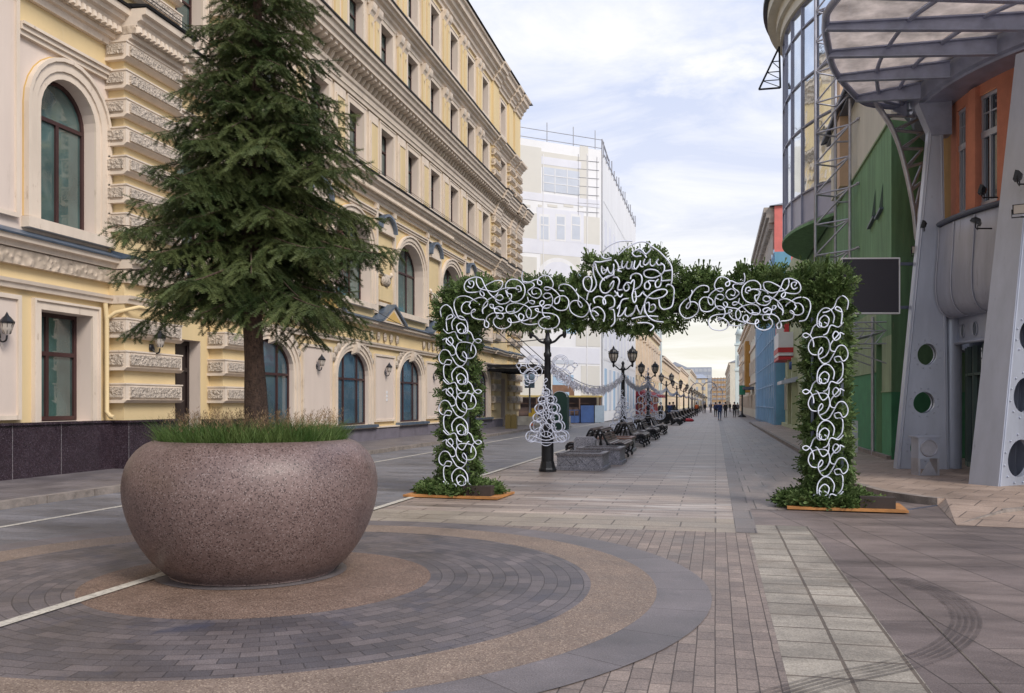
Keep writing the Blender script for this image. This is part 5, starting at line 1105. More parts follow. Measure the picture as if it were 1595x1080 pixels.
plain('right_white_building','white building with an ochre vertical banner just past the blue scaffolding','R',4.25,92.5,148,12.0,M['offwhite'],M['roofgrey'],3,5,extra=rx,roof=1.2)
def cl(t,Pm):
    mb=MB(); 
    for k in range(3): fbox(mb,Pm,0,.4+.22*k,76.3,104,16.6+.42*k,17.02+.42*k)
    for k in range(30): fbox(mb,Pm,.0,.45,76.5+k*.9,76.85+k*.9,16.1,16.6)
    mb.build('stone_cornice',M['stone'],t); mb=MB(); fbox(mb,Pm,0,.10,76.6,104,0,16.6); mb.build('stone_front',M['stone'],t)
plain('rose_building','tall rose red building with a weathered stone cornice above the blue tarpaulin','R',4.72,76,104,17.9,M['pinkwall'],M['roofgrey'],5,3.4,extra=cl,cor=False,roof=.8)
# blue netted scaffold
t=thing('blue_scaffold','scaffold wrapped in blue netting and tarpaulin on the right side of the street','scaffold',(4.3,75,0))
mb=MB(); mb.box(3.95,4.0,63.3,91.5,.15,11.9,0); mb.box(4.02,4.95,63.2,63.27,5.2,9.2,1); mb.box(4.0,4.97,63.15,63.25,.15,5.2,0); mb.box(3.93,5.0,63.15,74,9.9,12.0,2); mb.build('netting',[M['bluenet'],M['white'],M['bluenet']],t)
mb=MB(); 
for k in range(14): y=63.4+k*2.15; mb.box(3.86,3.93,y,y+.07,0,12.2)
for k in range(7): mb.box(3.88,3.92,63.3,91.5,1.3+1.6*k,1.36+1.6*k)
for k in range(13):
    for f in range(5): mb.box(3.93,3.948,64+k*2.15,64.9+k*2.15,2.0+f*1.9,3.1+f*1.9,1)
mb.build('tubes',[M['paleblue'],M['tarp_grey']],t)
# pale green shop house between the scaffold and the green building
PS=mapper('R',4.62); t=thing('pale_green_house','pale green house with a grey door hood between blue scaffold and green building','building',(4.62,57,0))
mb=MB(); mb.box(4.62,14,50.95,63.1,0,10.6); mb.build('wall',M['palegreen'],t)
mb=MB(); fbox(mb,PS,0,.10,54.6,56.2,.2,2.9); fbox(mb,PS,.10,.13,55.2,55.6,.3,2.6,1); mb.build('door',[M['steel2'],M['darkglass']],t)
mb=MB(); mb.prism([(0,3.2),(.9,2.95),(.9,2.75),(0,2.9)],lambda p,q,s:PS(p,s,q),53.6,57.2); mb.build('door_hood',M['steel'],t)
for y in (58.5,61.0): mb=MB(); fbox(mb,PS,0,.05,y,y+1.1,1.2,3.2,0); band(mb,PS,[(y,1.2),(y,3.2),(y+1.1,3.2),(y+1.1,1.2)],.12,0,.12,1); mb.build('window',[M['darkglass'],M['offwhite']],t)
mb=MB(); fbox(mb,PS,0,.25,50.95,63.1,.0,.35); fbox(mb,PS,0,.3,53.9,54.3,.3,4.3); fbox(mb,PS,0,.3,57.0,57.4,.3,4.3); mb.build('pilaster',M['palegreen'],t)
t=thing('sign_box','white sign box with a red lower edge jutting from the pale green house','sign',(4.2,58.6,4.3)); mb=MB(); mb.box(3.75,4.62,56.6,60.6,4.55,6.0); mb.build('box',M['white'],t); mb=MB(); mb.box(3.72,4.62,56.55,60.65,4.75,5.05); mb.box(3.74,4.62,56.56,60.64,4.3,4.5); mb.build('red_band',M['red'],t)
mb=MB(); mb.box(4.3,4.58,59.4,59.9,6.0,9.0); mb.build('red_panel',M['red'],t)
mb=MB(); mb.lathe([(0,0),(.22,.02),(.22,.45),(0,.47)],(4.4,54.2,3.6),10); tag(mb.build('blue_round_sign',M['blueboard']),'small blue hanging sign beside the red and white sign box','sign')
# traffic signal far right and light arcs
p=G(1156,650); t=thing('green_signal_post','dark post with a green head and wide base far down the street','signal',(p.x,p.y,0)); mb=MB(); mb.lathe([(.5,0),(.45,.15),(.15,.3),(.09,.5),(.09,3.2)],(p.x,p.y,0),10); mb.build('post',M['black_metal'],t); mb=MB(); mb.box(p.x-.35,p.x+.35,p.y-.2,p.y+.2,2.6,3.7); mb.build('head',mat('signal_green',(.02,.22,.12),.4),t)
for i,(px,py,r,F,lab) in enumerate(((1086,600,.95,140,'leftmost of the thin wire light arcs over the far lamps'),(1105,600,1.15,145,'middle and largest of the thin wire light arcs over the far lamps'),(1116,606,1.0,150,'rightmost of the thin wire light arcs over the far lamps'))):
    p=AT(px,py,F); mb=MB(); mb.tube([(p.x+r*cos(k),p.y,p.z+r*sin(k)-.6) for k in np.linspace(-.3,pi+.3,24)],.045,4); mb.tube([(p.x+.93*r*cos(k),p.y,p.z+.93*r*sin(k)-.6) for k in np.linspace(-.3,pi+.3,24)],.04,4); mb.tube([(p.x-r*.95,p.y,0),(p.x-r*.95,p.y,p.z-1)],.05,4); mb.tube([(p.x+r*.95,p.y,0),(p.x+r*.95,p.y,p.z-1)],.05,4)
    tag(mb.build('light_arc',M['galv']),lab,'light arc','thin light arcs down the street')
# ------------------------------------------------------------------ granite planter, grass, fir
PX,PY=-4.39,7.86
pl_=MB(); prof=[(.0,.0),(.74,0),(.80,.012),(.915,.10),(1.04,.25),(1.14,.43),(1.205,.61),(1.233,.77),(1.232,.90),(1.20,1.04),(1.13,1.155),(1.04,1.235),(.96,1.27),(.92,1.278),(.89,1.26),(.875,1.20),(.87,1.10)]
pp=smooth_path([(r,0,z) for r,z in prof],3); pl_.lathe([(p.x*.965,p.z) for p in pp],(0,0,0),96)
po=pl_.build('stone_planter',M['planter']); po.location=(PX,PY,.02); SCP=.965
tag(po,'large round bowl planter of polished speckled brown granite on the ring paving','planter')
mb=MB(); n=40; mb.add([(PX,PY,1.24)]+[(PX+.845*cos(2*pi*k/n),PY+.845*sin(2*pi*k/n),1.17+.03*sin(k*2.3)) for k in range(n)],[(0,k+1,(k+1)%n+1) for k in range(n)]); s_=mb.build('soil',M['soil'],po)
# grass
def grass_mesh(N_,hmin,hmax,seg,wid,lean,rmax):
    V=[];Fc=[]; 
    r=np.sqrt(rng.random(N_))*rmax; a=rng.random(N_)*2*pi; x=r*np.cos(a);y=r*np.sin(a); h=hmin+(hmax-hmin)*rng.random(N_)
    az=rng.random(N_)*2*pi; ln=lean*(.3+rng.random(N_))*h; ax=np.cos(az)*ln+x*.10; ay=np.sin(az)*ln+y*.10; fa=rng.random(N_)*pi; wx=np.cos(fa)*wid;wy=np.sin(fa)*wid
    Vs=np.zeros((N_,2*seg+1,3)); z0=1.19
    for k in range(seg+1):
        t=k/seg; cx=x+ax*t**1.8; cy=y+ay*t**1.8; cz=z0+h*t-.12*h*t*t*lean; w_=(1-t)**.6
        if k<seg: Vs[:,2*k]=np.stack([cx-wx*w_,cy-wy*w_,cz],1); Vs[:,2*k+1]=np.stack([cx+wx*w_,cy+wy*w_,cz],1)
        else: Vs[:,2*seg]=np.stack([cx,cy,cz],1)
    F_=[[2*k,2*k+1,2*k+3,2*k+2] for k in range(seg-1)]+[[2*seg-2,2*seg-1,2*seg,2*seg]]
    return Vs,F_
mb=MB()
for N_,h0,h1,w_,ln,mi in ((9500,.14,.30,.0032,.5,0),(2600,.24,.38,.0028,.5,0)):
    Vs,F_=grass_mesh(N_,h0,h1,3,w_,ln,.86); o_=len(mb.v); nb=Vs.shape[1]; mb.v+=(Vs.reshape(-1,3)+np.array([PX,PY,0])).tolist()
    for i in range(N_):
        b_=o_+i*nb; mb.f+=[[b_,b_+1,b_+3,b_+2],[b_+2,b_+3,b_+5,b_+4],[b_+4,b_+5,b_+6]]; mb.m+=[mi]*3; mb.sm+=[False]*3
# feathery seed heads
N_=450; r=np.sqrt(rng.random(N_))*.84; a=rng.random(N_)*2*pi; bx=r*np.cos(a); by=r*np.sin(a); hh=.24+.17*rng.random(N_)
D=np.stack([rng.normal(0,.28,N_)+bx*.25,rng.normal(0,.28,N_)+by*.25,np.ones(N_)],1); Pp=np.stack([bx+PX,by+PY,1.19+hh*.72],1)
TV=[];TF=[]
for k in range(9):
    s=k/9*.11; a_=k*2.4; TV+=[(s,0,0),(s+.012,.004*cos(a_)*2.4,.004*sin(a_)*2.4),(s+.026,.009*cos(a_),.009*sin(a_))]; TF.append((3*k,3*k+1,3*k+2))
W_,FF=scatter(np.array(TV),np.array(TF),frames(Pp,D,rng.random(N_)*6.28,.8+.5*rng.random(N_))); mb.arr(W_,FF,1)
g=mb.build('planter_grass',[M['grass'],M['grass_brown']]); g['kind']='stuff'; tag(g,'tall green grass with brown seed heads filling the round planter','grass')
# fir tree
TR=thing('fir_tree','large dark green fir tree growing out of the round granite planter','tree',(PX,PY,1.2))
TOP=7.2
tx=lambda z:PX+.03*sin(z*1.3); ty=lambda z:PY+.03*cos(z*1.1)
mb=MB(); pts=[];rr=[]
for k in range(40):
    z=1.15+(TOP-1.15)*k/39; pts.append((tx(z),ty(z),z)); rr.append(max(.012,.108*(1-(z-1.15)/(TOP-1.0))**.8+.045*math.exp(-(z-1.2)*4)+.004*sin(k*5)))
mb.tube(pts,rr,16)
for k in range(60):
    z=random.uniform(1.25,2.3); a=random.random()*6.28; r0=.13; x,y=tx(z)+r0*cos(a),ty(z)+r0*sin(a)
mb.build('trunk',M['bark'],TR)
# branches: whorls of drooping-then-rising boughs carrying flat sprays
BV=MB(); twP=[];twD=[];twS=[];twU=[]
def bough(z,az,L,rise,sag,up_):
    # returns axis points
    pts=[]; n=14; d=Vector((cos(az),sin(az),0)); base_=Vector((tx(z),ty(z),z)); w=random.uniform(-.12,.12)
    for k in range(n+1):
        t=k/n; pts.append(base_+d*(L*t)+Vector((-d.y,d.x,0))*(w*L*t*t)+Vector((0,0,L*(rise*t-sag*t*t+up_*t**4))))
    return pts
z=2.72; ga=0.0; nb_=0
while z<TOP-.03:
    f=min(1,(TOP-z)/(TOP-2.4))                                                # 1 at base, 0 at top
    R=min(1.28,1.56*f+.04); 
    cnt=random.randint(2,3)
    for k in range(cnt):
        ga+=2.399+random.uniform(-.25,.25); L=R*random.uniform(.62,1.10)*(1+.085*cos(ga-YAW))
        if f<.25: rise,sag,up_=.55,.30,.1
        else: rise,sag,up_=random.uniform(-.02,.16),random.uniform(.30,.50),random.uniform(.06,.22)
        if f>.8: rise-=.10
        ax=bough(z+random.uniform(-.04,.04),ga,L,rise,sag,up_); nb_+=1
        BV.tube(ax[::2],[max(.004,.020*(L/1.4)*(1-j/7.6)) for j in range(len(ax[::2]))],5)
        # secondary twigs on both sides
        nsec=max(6,int(L*23)); 
        for j in range(nsec):
            t=.10+.90*j/nsec; i0=min(int(t*14),13); p=ax[i0].lerp(ax[i0+1],t*14-i0); d=(ax[i0+1]-ax[i0]).normalized(); side=Vector((-d.y,d.x,0)).normalized()
            s_=1 if j%2 else -1; l2=L*(.40*(1-t)**.75+.075)*random.uniform(.7,1.2); ang=radians(random.uniform(45,72)); d2=(d*cos(ang)+side*s_*sin(ang)+Vector((0,0,random.uniform(-.34,.05)))).normalized()
            nt=max(1,int(l2/.062)); 
            for q in range(nt+1):
                u=(q+.4)/(nt+1); pp_=p+d2*(l2*u)+Vector((0,0,-.40*l2*u*u)); dd=(d2+Vector((0,0,-.8*u))).normalized(); twP.append(pp_); twD.append(dd); twS.append(1.0); 
                s3=1 if q%2 else -1; sd=Vector((-dd.y,dd.x,0)).normalized(); a3=radians(random.uniform(35,60)); d3=(dd*cos(a3)+sd*s3*sin(a3)+Vector((0,0,random.uniform(-.75,.05)))).normalized()
                l3=max(.03,.12*(1-u*.6))*random.uniform(.6,1.2)
                for w3 in range(max(1,int(l3/.055))): twP.append(pp_+d3*(w3*.055)); twD.append(d3); twS.append(.9)
        twP.append(ax[-1]); twD.append((ax[-1]-ax[-2]).normalized()); twS.append(1.1)
    z+= .047 if f>.5 else .052
BV.build('branches',M['bark'],TR)
TV=[];TF=[]                                                            # a short twig with a double comb of needles
for k in range(11):
    s=.004+k*.0075
    for sd in (-1,1):
        a_=.55; l=.026*(1-.25*abs(k-5)/5); i0=len(TV); TV+=[(s-.0030,0,0),(s+.0030,0,0.0005),(s+l*cos(a_)*.7,sd*l*sin(a_+.55),.006*((k%3)-1)+.002)]; TF.append((i0,i0+1,i0+2))
    i0=len(TV); TV+=[(s-.0028,-.001,0),(s+.0028,.001,0),(s+.012,.006*((k%3)-1),.020)]; TF.append((i0,i0+1,i0+2))
Pn=np.array([tuple(p) for p in twP]); Dn=np.array([tuple(d) for d in twD]); Sn=np.array(twS)*rng.uniform(.9,1.35,len(twS))
print('fir twigs',len(Pn),'boughs',nb_)
W_,FF=scatter(np.array(TV),np.array(TF),frames(Pn,Dn,rng.normal(0,.45,len(Pn)),Sn))
def npmesh(name,W_,FF,m,parent=None,off=(0,0,0)):
    me=bpy.data.meshes.new(name); me.vertices.add(len(W_)); me.vertices.foreach_set('co',(W_-np.array(off)).ravel().astype('f4'))
    k=FF.shape[1]; me.loops.add(FF.size); me.loops.foreach_set('vertex_index',FF.ravel().astype('i4')); me.polygons.add(len(FF)); me.polygons.foreach_set('loop_start',(np.arange(len(FF))*k).astype('i4'))
    me.materials.append(m); me.update(calc_edges=True); me.validate(); o=bpy.data.objects.new(name,me); COL.objects.link(o)
    if parent is not None: o.parent=parent
    return o
npmesh('crown',W_,FF,M['fir'],TR,(PX,PY,1.2))
# ------------------------------------------------------------------ the spruce arch with rope-light scrolls and lettering
AA=G(716,772); BB=G(1287,790); AU=(BB-AA); AL=AU.length; AU.normalize(); AN=Vector((AU.y,-AU.x,0)); AN=AN if AN.y<0 else -AN     # towards the viewer
def ap(px,py,d=0.0): return ONP(px,py,AA+AN*d,AN)
AR=thing('garland_arch','big square arch of green spruce branches covered in white scrolling tubes, spanning the paving','arch',tuple(AA+AU*(AL/2)))
def au(px,py): p=ap(px,py); return (p-AA).dot(AU),p.z
# steel frame inside
mb=MB(); 
for u in (0,AL):
    for s in (-.22,.22):
        for d in (-.20,.20): b_=AA+AU*(u+s)+AN*d; mb.obox(b_-Vector((.02,.02,0)),(.04,0,0),(0,.04,0),(0,0,3.45))
for d in (-.2,.2):
    for z in (3.1,3.5): a_=AA+AN*d*.6+Vector((0,0,z*.86+.5)); mb.obox(a_,AU*AL,AN*.04,(0,0,.04))
mb.build('frame',M['darksteel'],AR)
# sprig template: twig with leafy needle blades
TV=[];TF=[]
def twiglet(x0,y0,dx,dy,L,w_):
    # short bottlebrush shoot: crossed jagged blades
    nx,ny=-dy,dx
    for s0 in (0,.33,.66):
        for a_,b_ in ((nx,0),(0,1),(nx*.7,.7)):
            i0=len(TV); oy=ny if a_ else 0; sc0=1 if a_ in (nx,) else .7
            p0=x0+dx*L*s0; q0=y0+dy*L*s0; p1=x0+dx*L*(s0+.42); q1=y0+dy*L*(s0+.42); ww=w_*(1-.35*s0)
            TV.extend([(p0,q0,0),(p1+a_*ww,q1+(ny if a_ else 0)*ww*sc0,b_*ww*.8),(p1+dx*L*.04,q1+dy*L*.04,0),(p1-a_*ww,q1-(ny if a_ else 0)*ww*sc0,-b_*ww*.8)]); TF.append((i0,i0+1,i0+2,i0+3))
twiglet(0,0,1,0,.19,.018)
for s0,L_ in ((.03,.085),(.07,.080),(.11,.062)):
    for sd in (-1,1): twiglet(s0,0,.70,sd*.71,L_,.016)
SPV,SPF=np.array(TV),np.array(TF)
def sprigs(fn,n,name,mats,parent,smin=.7,smax=1.25,off=(0,0,0),mi2=.3,droop=-.25):
    P_=[];D_=[]
    for _ in range(n): p,d=fn(); P_.append(tuple(p)); D_.append(tuple(d))
    P_=np.array(P_);D_=np.array(D_); W1,F1=scatter(SPV,SPF,frames(P_,D_,rng.uniform(-1.4,1.4,n),rng.uniform(smin,smax,n)))
    o=npmesh(name,W1,F1,mats[0],parent,off); 
    if len(mats)>1:
        o.data.materials.append(mats[1]); nf=len(SPF); mi=np.repeat((rng.random(n)<mi2).astype('i4'),nf); o.data.polygons.foreach_set('material_index',mi)
    return o
OFF=tuple(AR.location)
def legfn(uc,w_,dp,z0,z1):
    def fn():
        z=random.uniform(z0,z1); a=random.random()*4; 
        s=random.uniform(-1,1); 
        if a<2.2: u,d,nv=s*w_,dp,AN*.8+AU*random.uniform(-.6,.6)                    # front
        elif a<2.9: u,d,nv=-w_,s*dp,-AU
        elif a<3.6: u,d,nv=w_,s*dp,AU
        else: u,d,nv=s*w_,-dp,-AN
        k=random.uniform(.75,1.0); p=AA+AU*(uc+u*k)+AN*(d*k)+Vector((0,0,z)); D=nv*random.uniform(.25,.8)+AU*random.uniform(-.45,.45)+Vector((0,0,random.uniform(-.9,.6))); return p,D.normalized()
    return fn
sprigs(legfn(0,.245,.20,.1,3.5),1050,'leg_greenery',[M['sprig'],M['sprig_yel']],AR,.8,1.45,OFF)
sprigs(legfn(AL,.25,.20,.1,3.5),1050,'leg_greenery',[M['sprig'],M['sprig_yel']],AR,.8,1.45,OFF)
hump0,hump1=au(915,450)[0],au(1062,450)[0]
def beamfn():
    u=random.uniform(-.30,AL+.30); hump=hump0<u<hump1; top=3.61+ (.34*(1-abs((u-(hump0+hump1)/2)/((hump1-hump0)/2))**6) if hump else 0)+.05*sin(u*5)+.05*sin(u*13+1)
    bot=3.17-(.12 if hump else 0)+.05*sin(u*3.1+1)
    a=random.random()*5; z=random.uniform(bot,top)
    if a<3: d=.20; nv=AN*.8
    elif a<3.9: z=top; d=random.uniform(-.25,.25); nv=Vector((0,0,1))
    elif a<4.6: z=bot; d=random.uniform(-.25,.25); nv=Vector((0,0,-1))
    else: d=-.25; nv=-AN
    D=nv*random.uniform(.3,.9)+AU*random.uniform(-.8,.8)+Vector((0,0,random.uniform(-.7,.5))); return AA+AU*u+AN*d*random.uniform(.8,1)+Vector((0,0,z)),D.normalized()
sprigs(beamfn,2300,'beam_greenery',[M['sprig'],M['sprig_yel']],AR,.85,1.6,OFF,.35)
def spikefn():
    c=random.choice([.3,1.1,2.15,2.35,3.35,3.5,4.3,4.9,5.2,5.9,6.2]); u=c+random.gauss(0,.09); hump=hump0<u<hump1; up_=random.random()<.72 or hump
    z=(3.62+(.36 if hump else 0)) if up_ else 3.12
    return AA+AU*u+AN*random.uniform(-.2,.25)+Vector((0,0,z)),(AU*random.gauss(0,.35)+AN*random.uniform(-.2,.3)+Vector((0,0,1 if up_ else -1))).normalized()
sprigs(spikefn,120,'stray_twigs',[M['sprig'],M['sprig_yel']],AR,1.2,1.9,OFF)
# inner mass fills the garland; near-black colour paints shade between sprigs
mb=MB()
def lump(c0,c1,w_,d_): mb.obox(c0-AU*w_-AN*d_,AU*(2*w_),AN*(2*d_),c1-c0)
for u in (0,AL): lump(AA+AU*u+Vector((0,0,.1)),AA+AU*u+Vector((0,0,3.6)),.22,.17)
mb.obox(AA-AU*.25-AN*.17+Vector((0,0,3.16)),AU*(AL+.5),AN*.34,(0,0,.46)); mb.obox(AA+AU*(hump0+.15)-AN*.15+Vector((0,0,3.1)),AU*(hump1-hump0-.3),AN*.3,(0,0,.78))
mb.build('shade_core',M['cloth_black'] if False else mat('inner_twigs_painted_shade',(.016,.022,.010),.9,var=.5,vs=20),AR)
# piled branches at both feet
def pile(uc,w_,dd):
    def fn():
        a=random.random()*2*pi; r=math.sqrt(random.random()); p=AA+AU*(uc+cos(a)*r*w_)+AN*(.05+sin(a)*r*dd)+Vector((0,0,.05+.20*(1-r*r)*random.random()+.03)); D=(AU*cos(a)*w_+AN*sin(a)*dd+AU*random.uniform(-.5,.5)+AN*random.uniform(-.5,.5)+Vector((0,0,random.uniform(-.06,.30)))); return p,D.normalized()
    return fn
for uc,lab in ((0.0,'loose heap of spruce branches around the left foot of the arch'),(AL,'loose heap of spruce branches around the right foot of the arch')):
    o=sprigs(pile(uc,.66,.42),1100,'branch_heap',[M['sprig'],M['sprig_yel']],None,.8,1.5,(0,0,0),.2); tag(o,lab,'branches','branch heaps at the arch feet')
def plate_(px,lab,blk):
    if blk<0: c=AA-AU*.1
    else: c=AA+AU*(AL+.12)
    mb=MB(); mb.obox(c-AU*.72-AN*.42+Vector((0,0,.02)),AU*1.72,AN*1.06,(0,0,.035)); tag(mb.build('base_plate',M['ply']),lab,'plate','plywood plates under the arch')
    b=c+AU*.34+AN*.50; mb=MB(); mb.obox(b+Vector((0,0,.056)),AU*.50,-AN*.22,(0,0,.17)); 
    tag(mb.build('weight_block',mat('rusty_black_weight',(.035,.025,.022),.8,var=.4)),('black weight block on the left plywood plate' if blk<0 else 'black weight block on the right plywood plate'),'weight','weights on the arch plates')
plate_(0,'orange plywood plate under the left foot of the arch',-1); plate_(0,'orange plywood plate under the right foot of the arch',1)
# scroll tubes measured off the photograph, laid on the front of the arch
def scr(name,curves,ox,oy,sc_,r,m,mirror=None,dy=0,dx=0,d=.41,sy=1.0):
    mb=MB()
    for ci,c in enumerate(curves):
        if len(c)<2: continue
        L=[]
        for i,(x,y) in enumerate(c):
            px,py=ox+x/sc_+dx,oy+y/sc_*sy+dy
            if mirror: px,py=mirror(px,py)
            L.append(ap(px,py,d+.012*((ci*37)%5)+.02*sin(i*1.3+ci)))
        mb.tube(smooth_path(L,5),r,7)
    return mb
beam=[[(300,590),(235,575),(195,500),(180,430),(200,370),(260,342),(330,350),(390,385),(435,415),(445,435)],
[(480,525),(478,480),(520,440),(530,400),(500,365),(440,358),(385,380),(345,400)],[(355,470),(335,440),(350,410),(300,405),(262,445),(262,500),(310,527),(365,515),(400,492),(385,480),(358,510),(372,560),(430,583),(492,588)],
[(350,225),(330,190),(375,190),(385,225),(360,258),(320,240)],[(432,148),(380,150),(310,185),(285,250),(318,300),(400,303),(462,292),(492,322),(480,346),(452,322),(455,285),(485,250),(545,212),(620,182),(680,195),(668,258),(600,297),(520,282),(445,262),(412,205),(420,152),(465,165),(500,240),(545,312),(605,368),(655,388),(688,362),(665,330),(622,345),(612,390),(660,425),(735,410),(772,365),(772,325),(740,315),(728,280),(775,258),(828,264)],
[(470,500),(485,440),(540,375),(615,335),(650,285),(720,258),(790,262)],[(845,300),(875,285),(865,245),(830,240),(822,270),(850,275)],
[(715,265),(718,215),(765,172),(840,176),(898,225),(915,290),(898,350),(850,393),(782,400),(738,345),(712,280)],[(892,90),(882,145),(905,205),(990,205),(1008,238),(955,280),(945,305),(985,345),(1045,365),(1082,325),(1072,278),(1020,255),(985,285),(1000,325),(1035,315)],
[(900,190),(960,198),(1030,172),(1085,195),(1078,228),(1045,210),(1055,160),(1110,132),(1165,140),(1205,205),(1195,255),(1150,282),(1115,270),(1130,248),(1190,262),(1250,310),(1275,355),(1262,410),(1228,420),(1225,375),(1270,345),(1330,345),(1368,395),(1350,470),(1300,492),(1240,480),(1190,440),(1130,438),(1095,480),(1105,540),(1150,575),(1172,572),(1160,555),(1095,570),(1055,615),(1080,665),(1150,685),(1235,665),(1270,605),(1245,548),(1180,522),(1095,515),(1040,500),(1020,480),(1050,475),(1045,530),(1000,572),(955,572)],
[(940,350),(955,400),(1000,425),(1012,400),(975,390),(920,420),(870,475),(820,512),(750,522),(718,485),(745,432),(820,415),(915,438),(975,490),(975,550),(950,572),(925,520),(955,465),(1030,450),(1095,435),(1112,400),(1085,392),(1068,425),(1110,465),(1165,462),(1198,420),(1200,365),(1175,318),(1125,315),(1105,345),(1140,370),(1195,345)],
[(640,470),(600,475),(560,460),(552,432),(585,432),(590,470),(640,450),(688,470),(670,500),(640,480)],[(595,465),(610,520),(670,520),(692,550),(670,578),(625,565),(620,535)],
[(500,590),(495,650),(528,668),(540,625),(512,590),(535,545),(600,515),(690,522),(745,508),(810,500)],[(640,545),(595,580),(590,625),(625,668),(690,682),(755,655),(772,610),(755,572),(735,592),(770,618),(845,608),(895,580),(900,545),(865,525),(848,555),(880,600),(960,580)],
[(812,470),(795,505),(835,565),(885,618),(960,638),(1050,628)],[(1318,290),(1270,280),(1275,232),(1335,220),(1400,250),(1470,335),(1530,380),(1575,440),(1572,505),(1520,558),(1450,548),(1392,505),(1375,440),(1415,392),(1478,398),(1508,440),(1490,458),(1462,410),(1470,355),(1445,300),(1450,268)]]
mir=lambda px,py:(1003.5*2-px-8,py-2)
scr('s',beam,680,410,6.646,.0100,None).build('beam_scrolls',M['white_led'],AR)
leg_m=[[(140,545),(105,505),(98,440),(110,410),(145,410),(155,382),(120,375),(98,405),(70,385),(65,345),(90,305),(130,308),(165,365),(195,410),(232,420),(262,385),(265,345),(245,315),(236,335),(262,362),(312,358),(335,315),(312,262),(255,245),(205,255),(188,315),(215,370),(262,392)],
[(165,525),(158,475),(190,432),(232,430),(268,470),(275,530),(262,552),(246,550),(248,525),(268,512)],[(205,545),(193,500),(222,475),(255,500),(258,540),(225,553),(203,535),(225,520)],
[(268,528),(300,552),(322,602),(352,622),(374,605),(350,592),(318,612),(300,650),(298,682)],[(95,520),(130,552),(180,540),(205,590),(232,605)],[(192,575),(200,635),(238,662),(270,610),(285,600)],
[(90,600),(118,588),(118,618),(150,640),(168,610),(150,580),(128,598),(165,640),(185,672),(180,705),(150,715)],[(275,640),(235,655),(215,705),(245,765),(290,812),(325,762),(318,700),(280,655),(235,660)],[(190,722),(222,745),(260,762),(262,738),(222,728),(182,755),(178,805),(235,845),(278,890)],[(185,650),(240,640),(300,600)]]
ml=MB()
for k in (-2,-1,0,1):
    b_=scr('l',(leg_m[1:5] if k==-2 else leg_m[:6])+leg_m[6:7],670,560,4.692,.0098,None,dy=k*79,d=.40); o_=len(ml.v); ml.v+=b_.v; ml.f+=[[i+o_ for i in f] for f in b_.f]; ml.m+=b_.m; ml.sm+=b_.sm
ml.build('leg_scrolls',M['white_led'],AR)
b_=[[(300,590),(235,575),(195,500)],[(90,600),(50,540),(40,470),(95,430),(150,470),(200,560),(260,600)]]
ml=MB(); LS=330/302
for k in (-2,-1,0,1):
    fm=lambda px,py,k=k:(1287+(716-px)*1.06*(-1)*-1 if False else 1286-(px-716)*1.07, 790-(772-py-0)*1.11)
    b_=scr('l',(leg_m[1:5] if k==-2 else leg_m[:6])+leg_m[6:7],670,560,4.692,.0098,None,mirror=fm,dy=k*79,d=.40); o_=len(ml.v); ml.v+=b_.v; ml.f+=[[i+o_ for i in f] for f in b_.f]; ml.m+=b_.m; ml.sm+=b_.sm
ml.build('leg_scrolls',M['white_led'],AR)
mb=scr('s',[[(x,y) for x,y in c] for c in beam],680,410,6.646,.0100,None,mirror=lambda px,py:(1056+(920-px)*.97,412+(py-428)*1.0+18)); mb.build('beam_scrolls',M['white_led'],AR)
mb=scr('c',[[(50,560),(40,480),(95,432),(150,470),(180,540),(240,580),(290,590)],[(95,590),(165,560),(150,535),(110,560),(100,620),(110,700)]],680,410,6.646,.0098,None,d=.41); mb.build('corner_scrolls',M['white_led'],AR)
fc=lambda px,py:(1320-(px-686)*1.05,432+(py-478)*1.1+30); mb=scr('c',[[(50,560),(40,480),(95,432),(150,470),(180,540),(240,580),(290,590)],[(95,590),(165,560),(150,535),(110,560),(100,620),(110,700)]],680,410,6.646,.0098,None,mirror=lambda px,py:(1321-(px-686)*1.05,461+(py-475)*1.1),d=.41); mb.build('corner_scrolls',M['white_led'],AR)
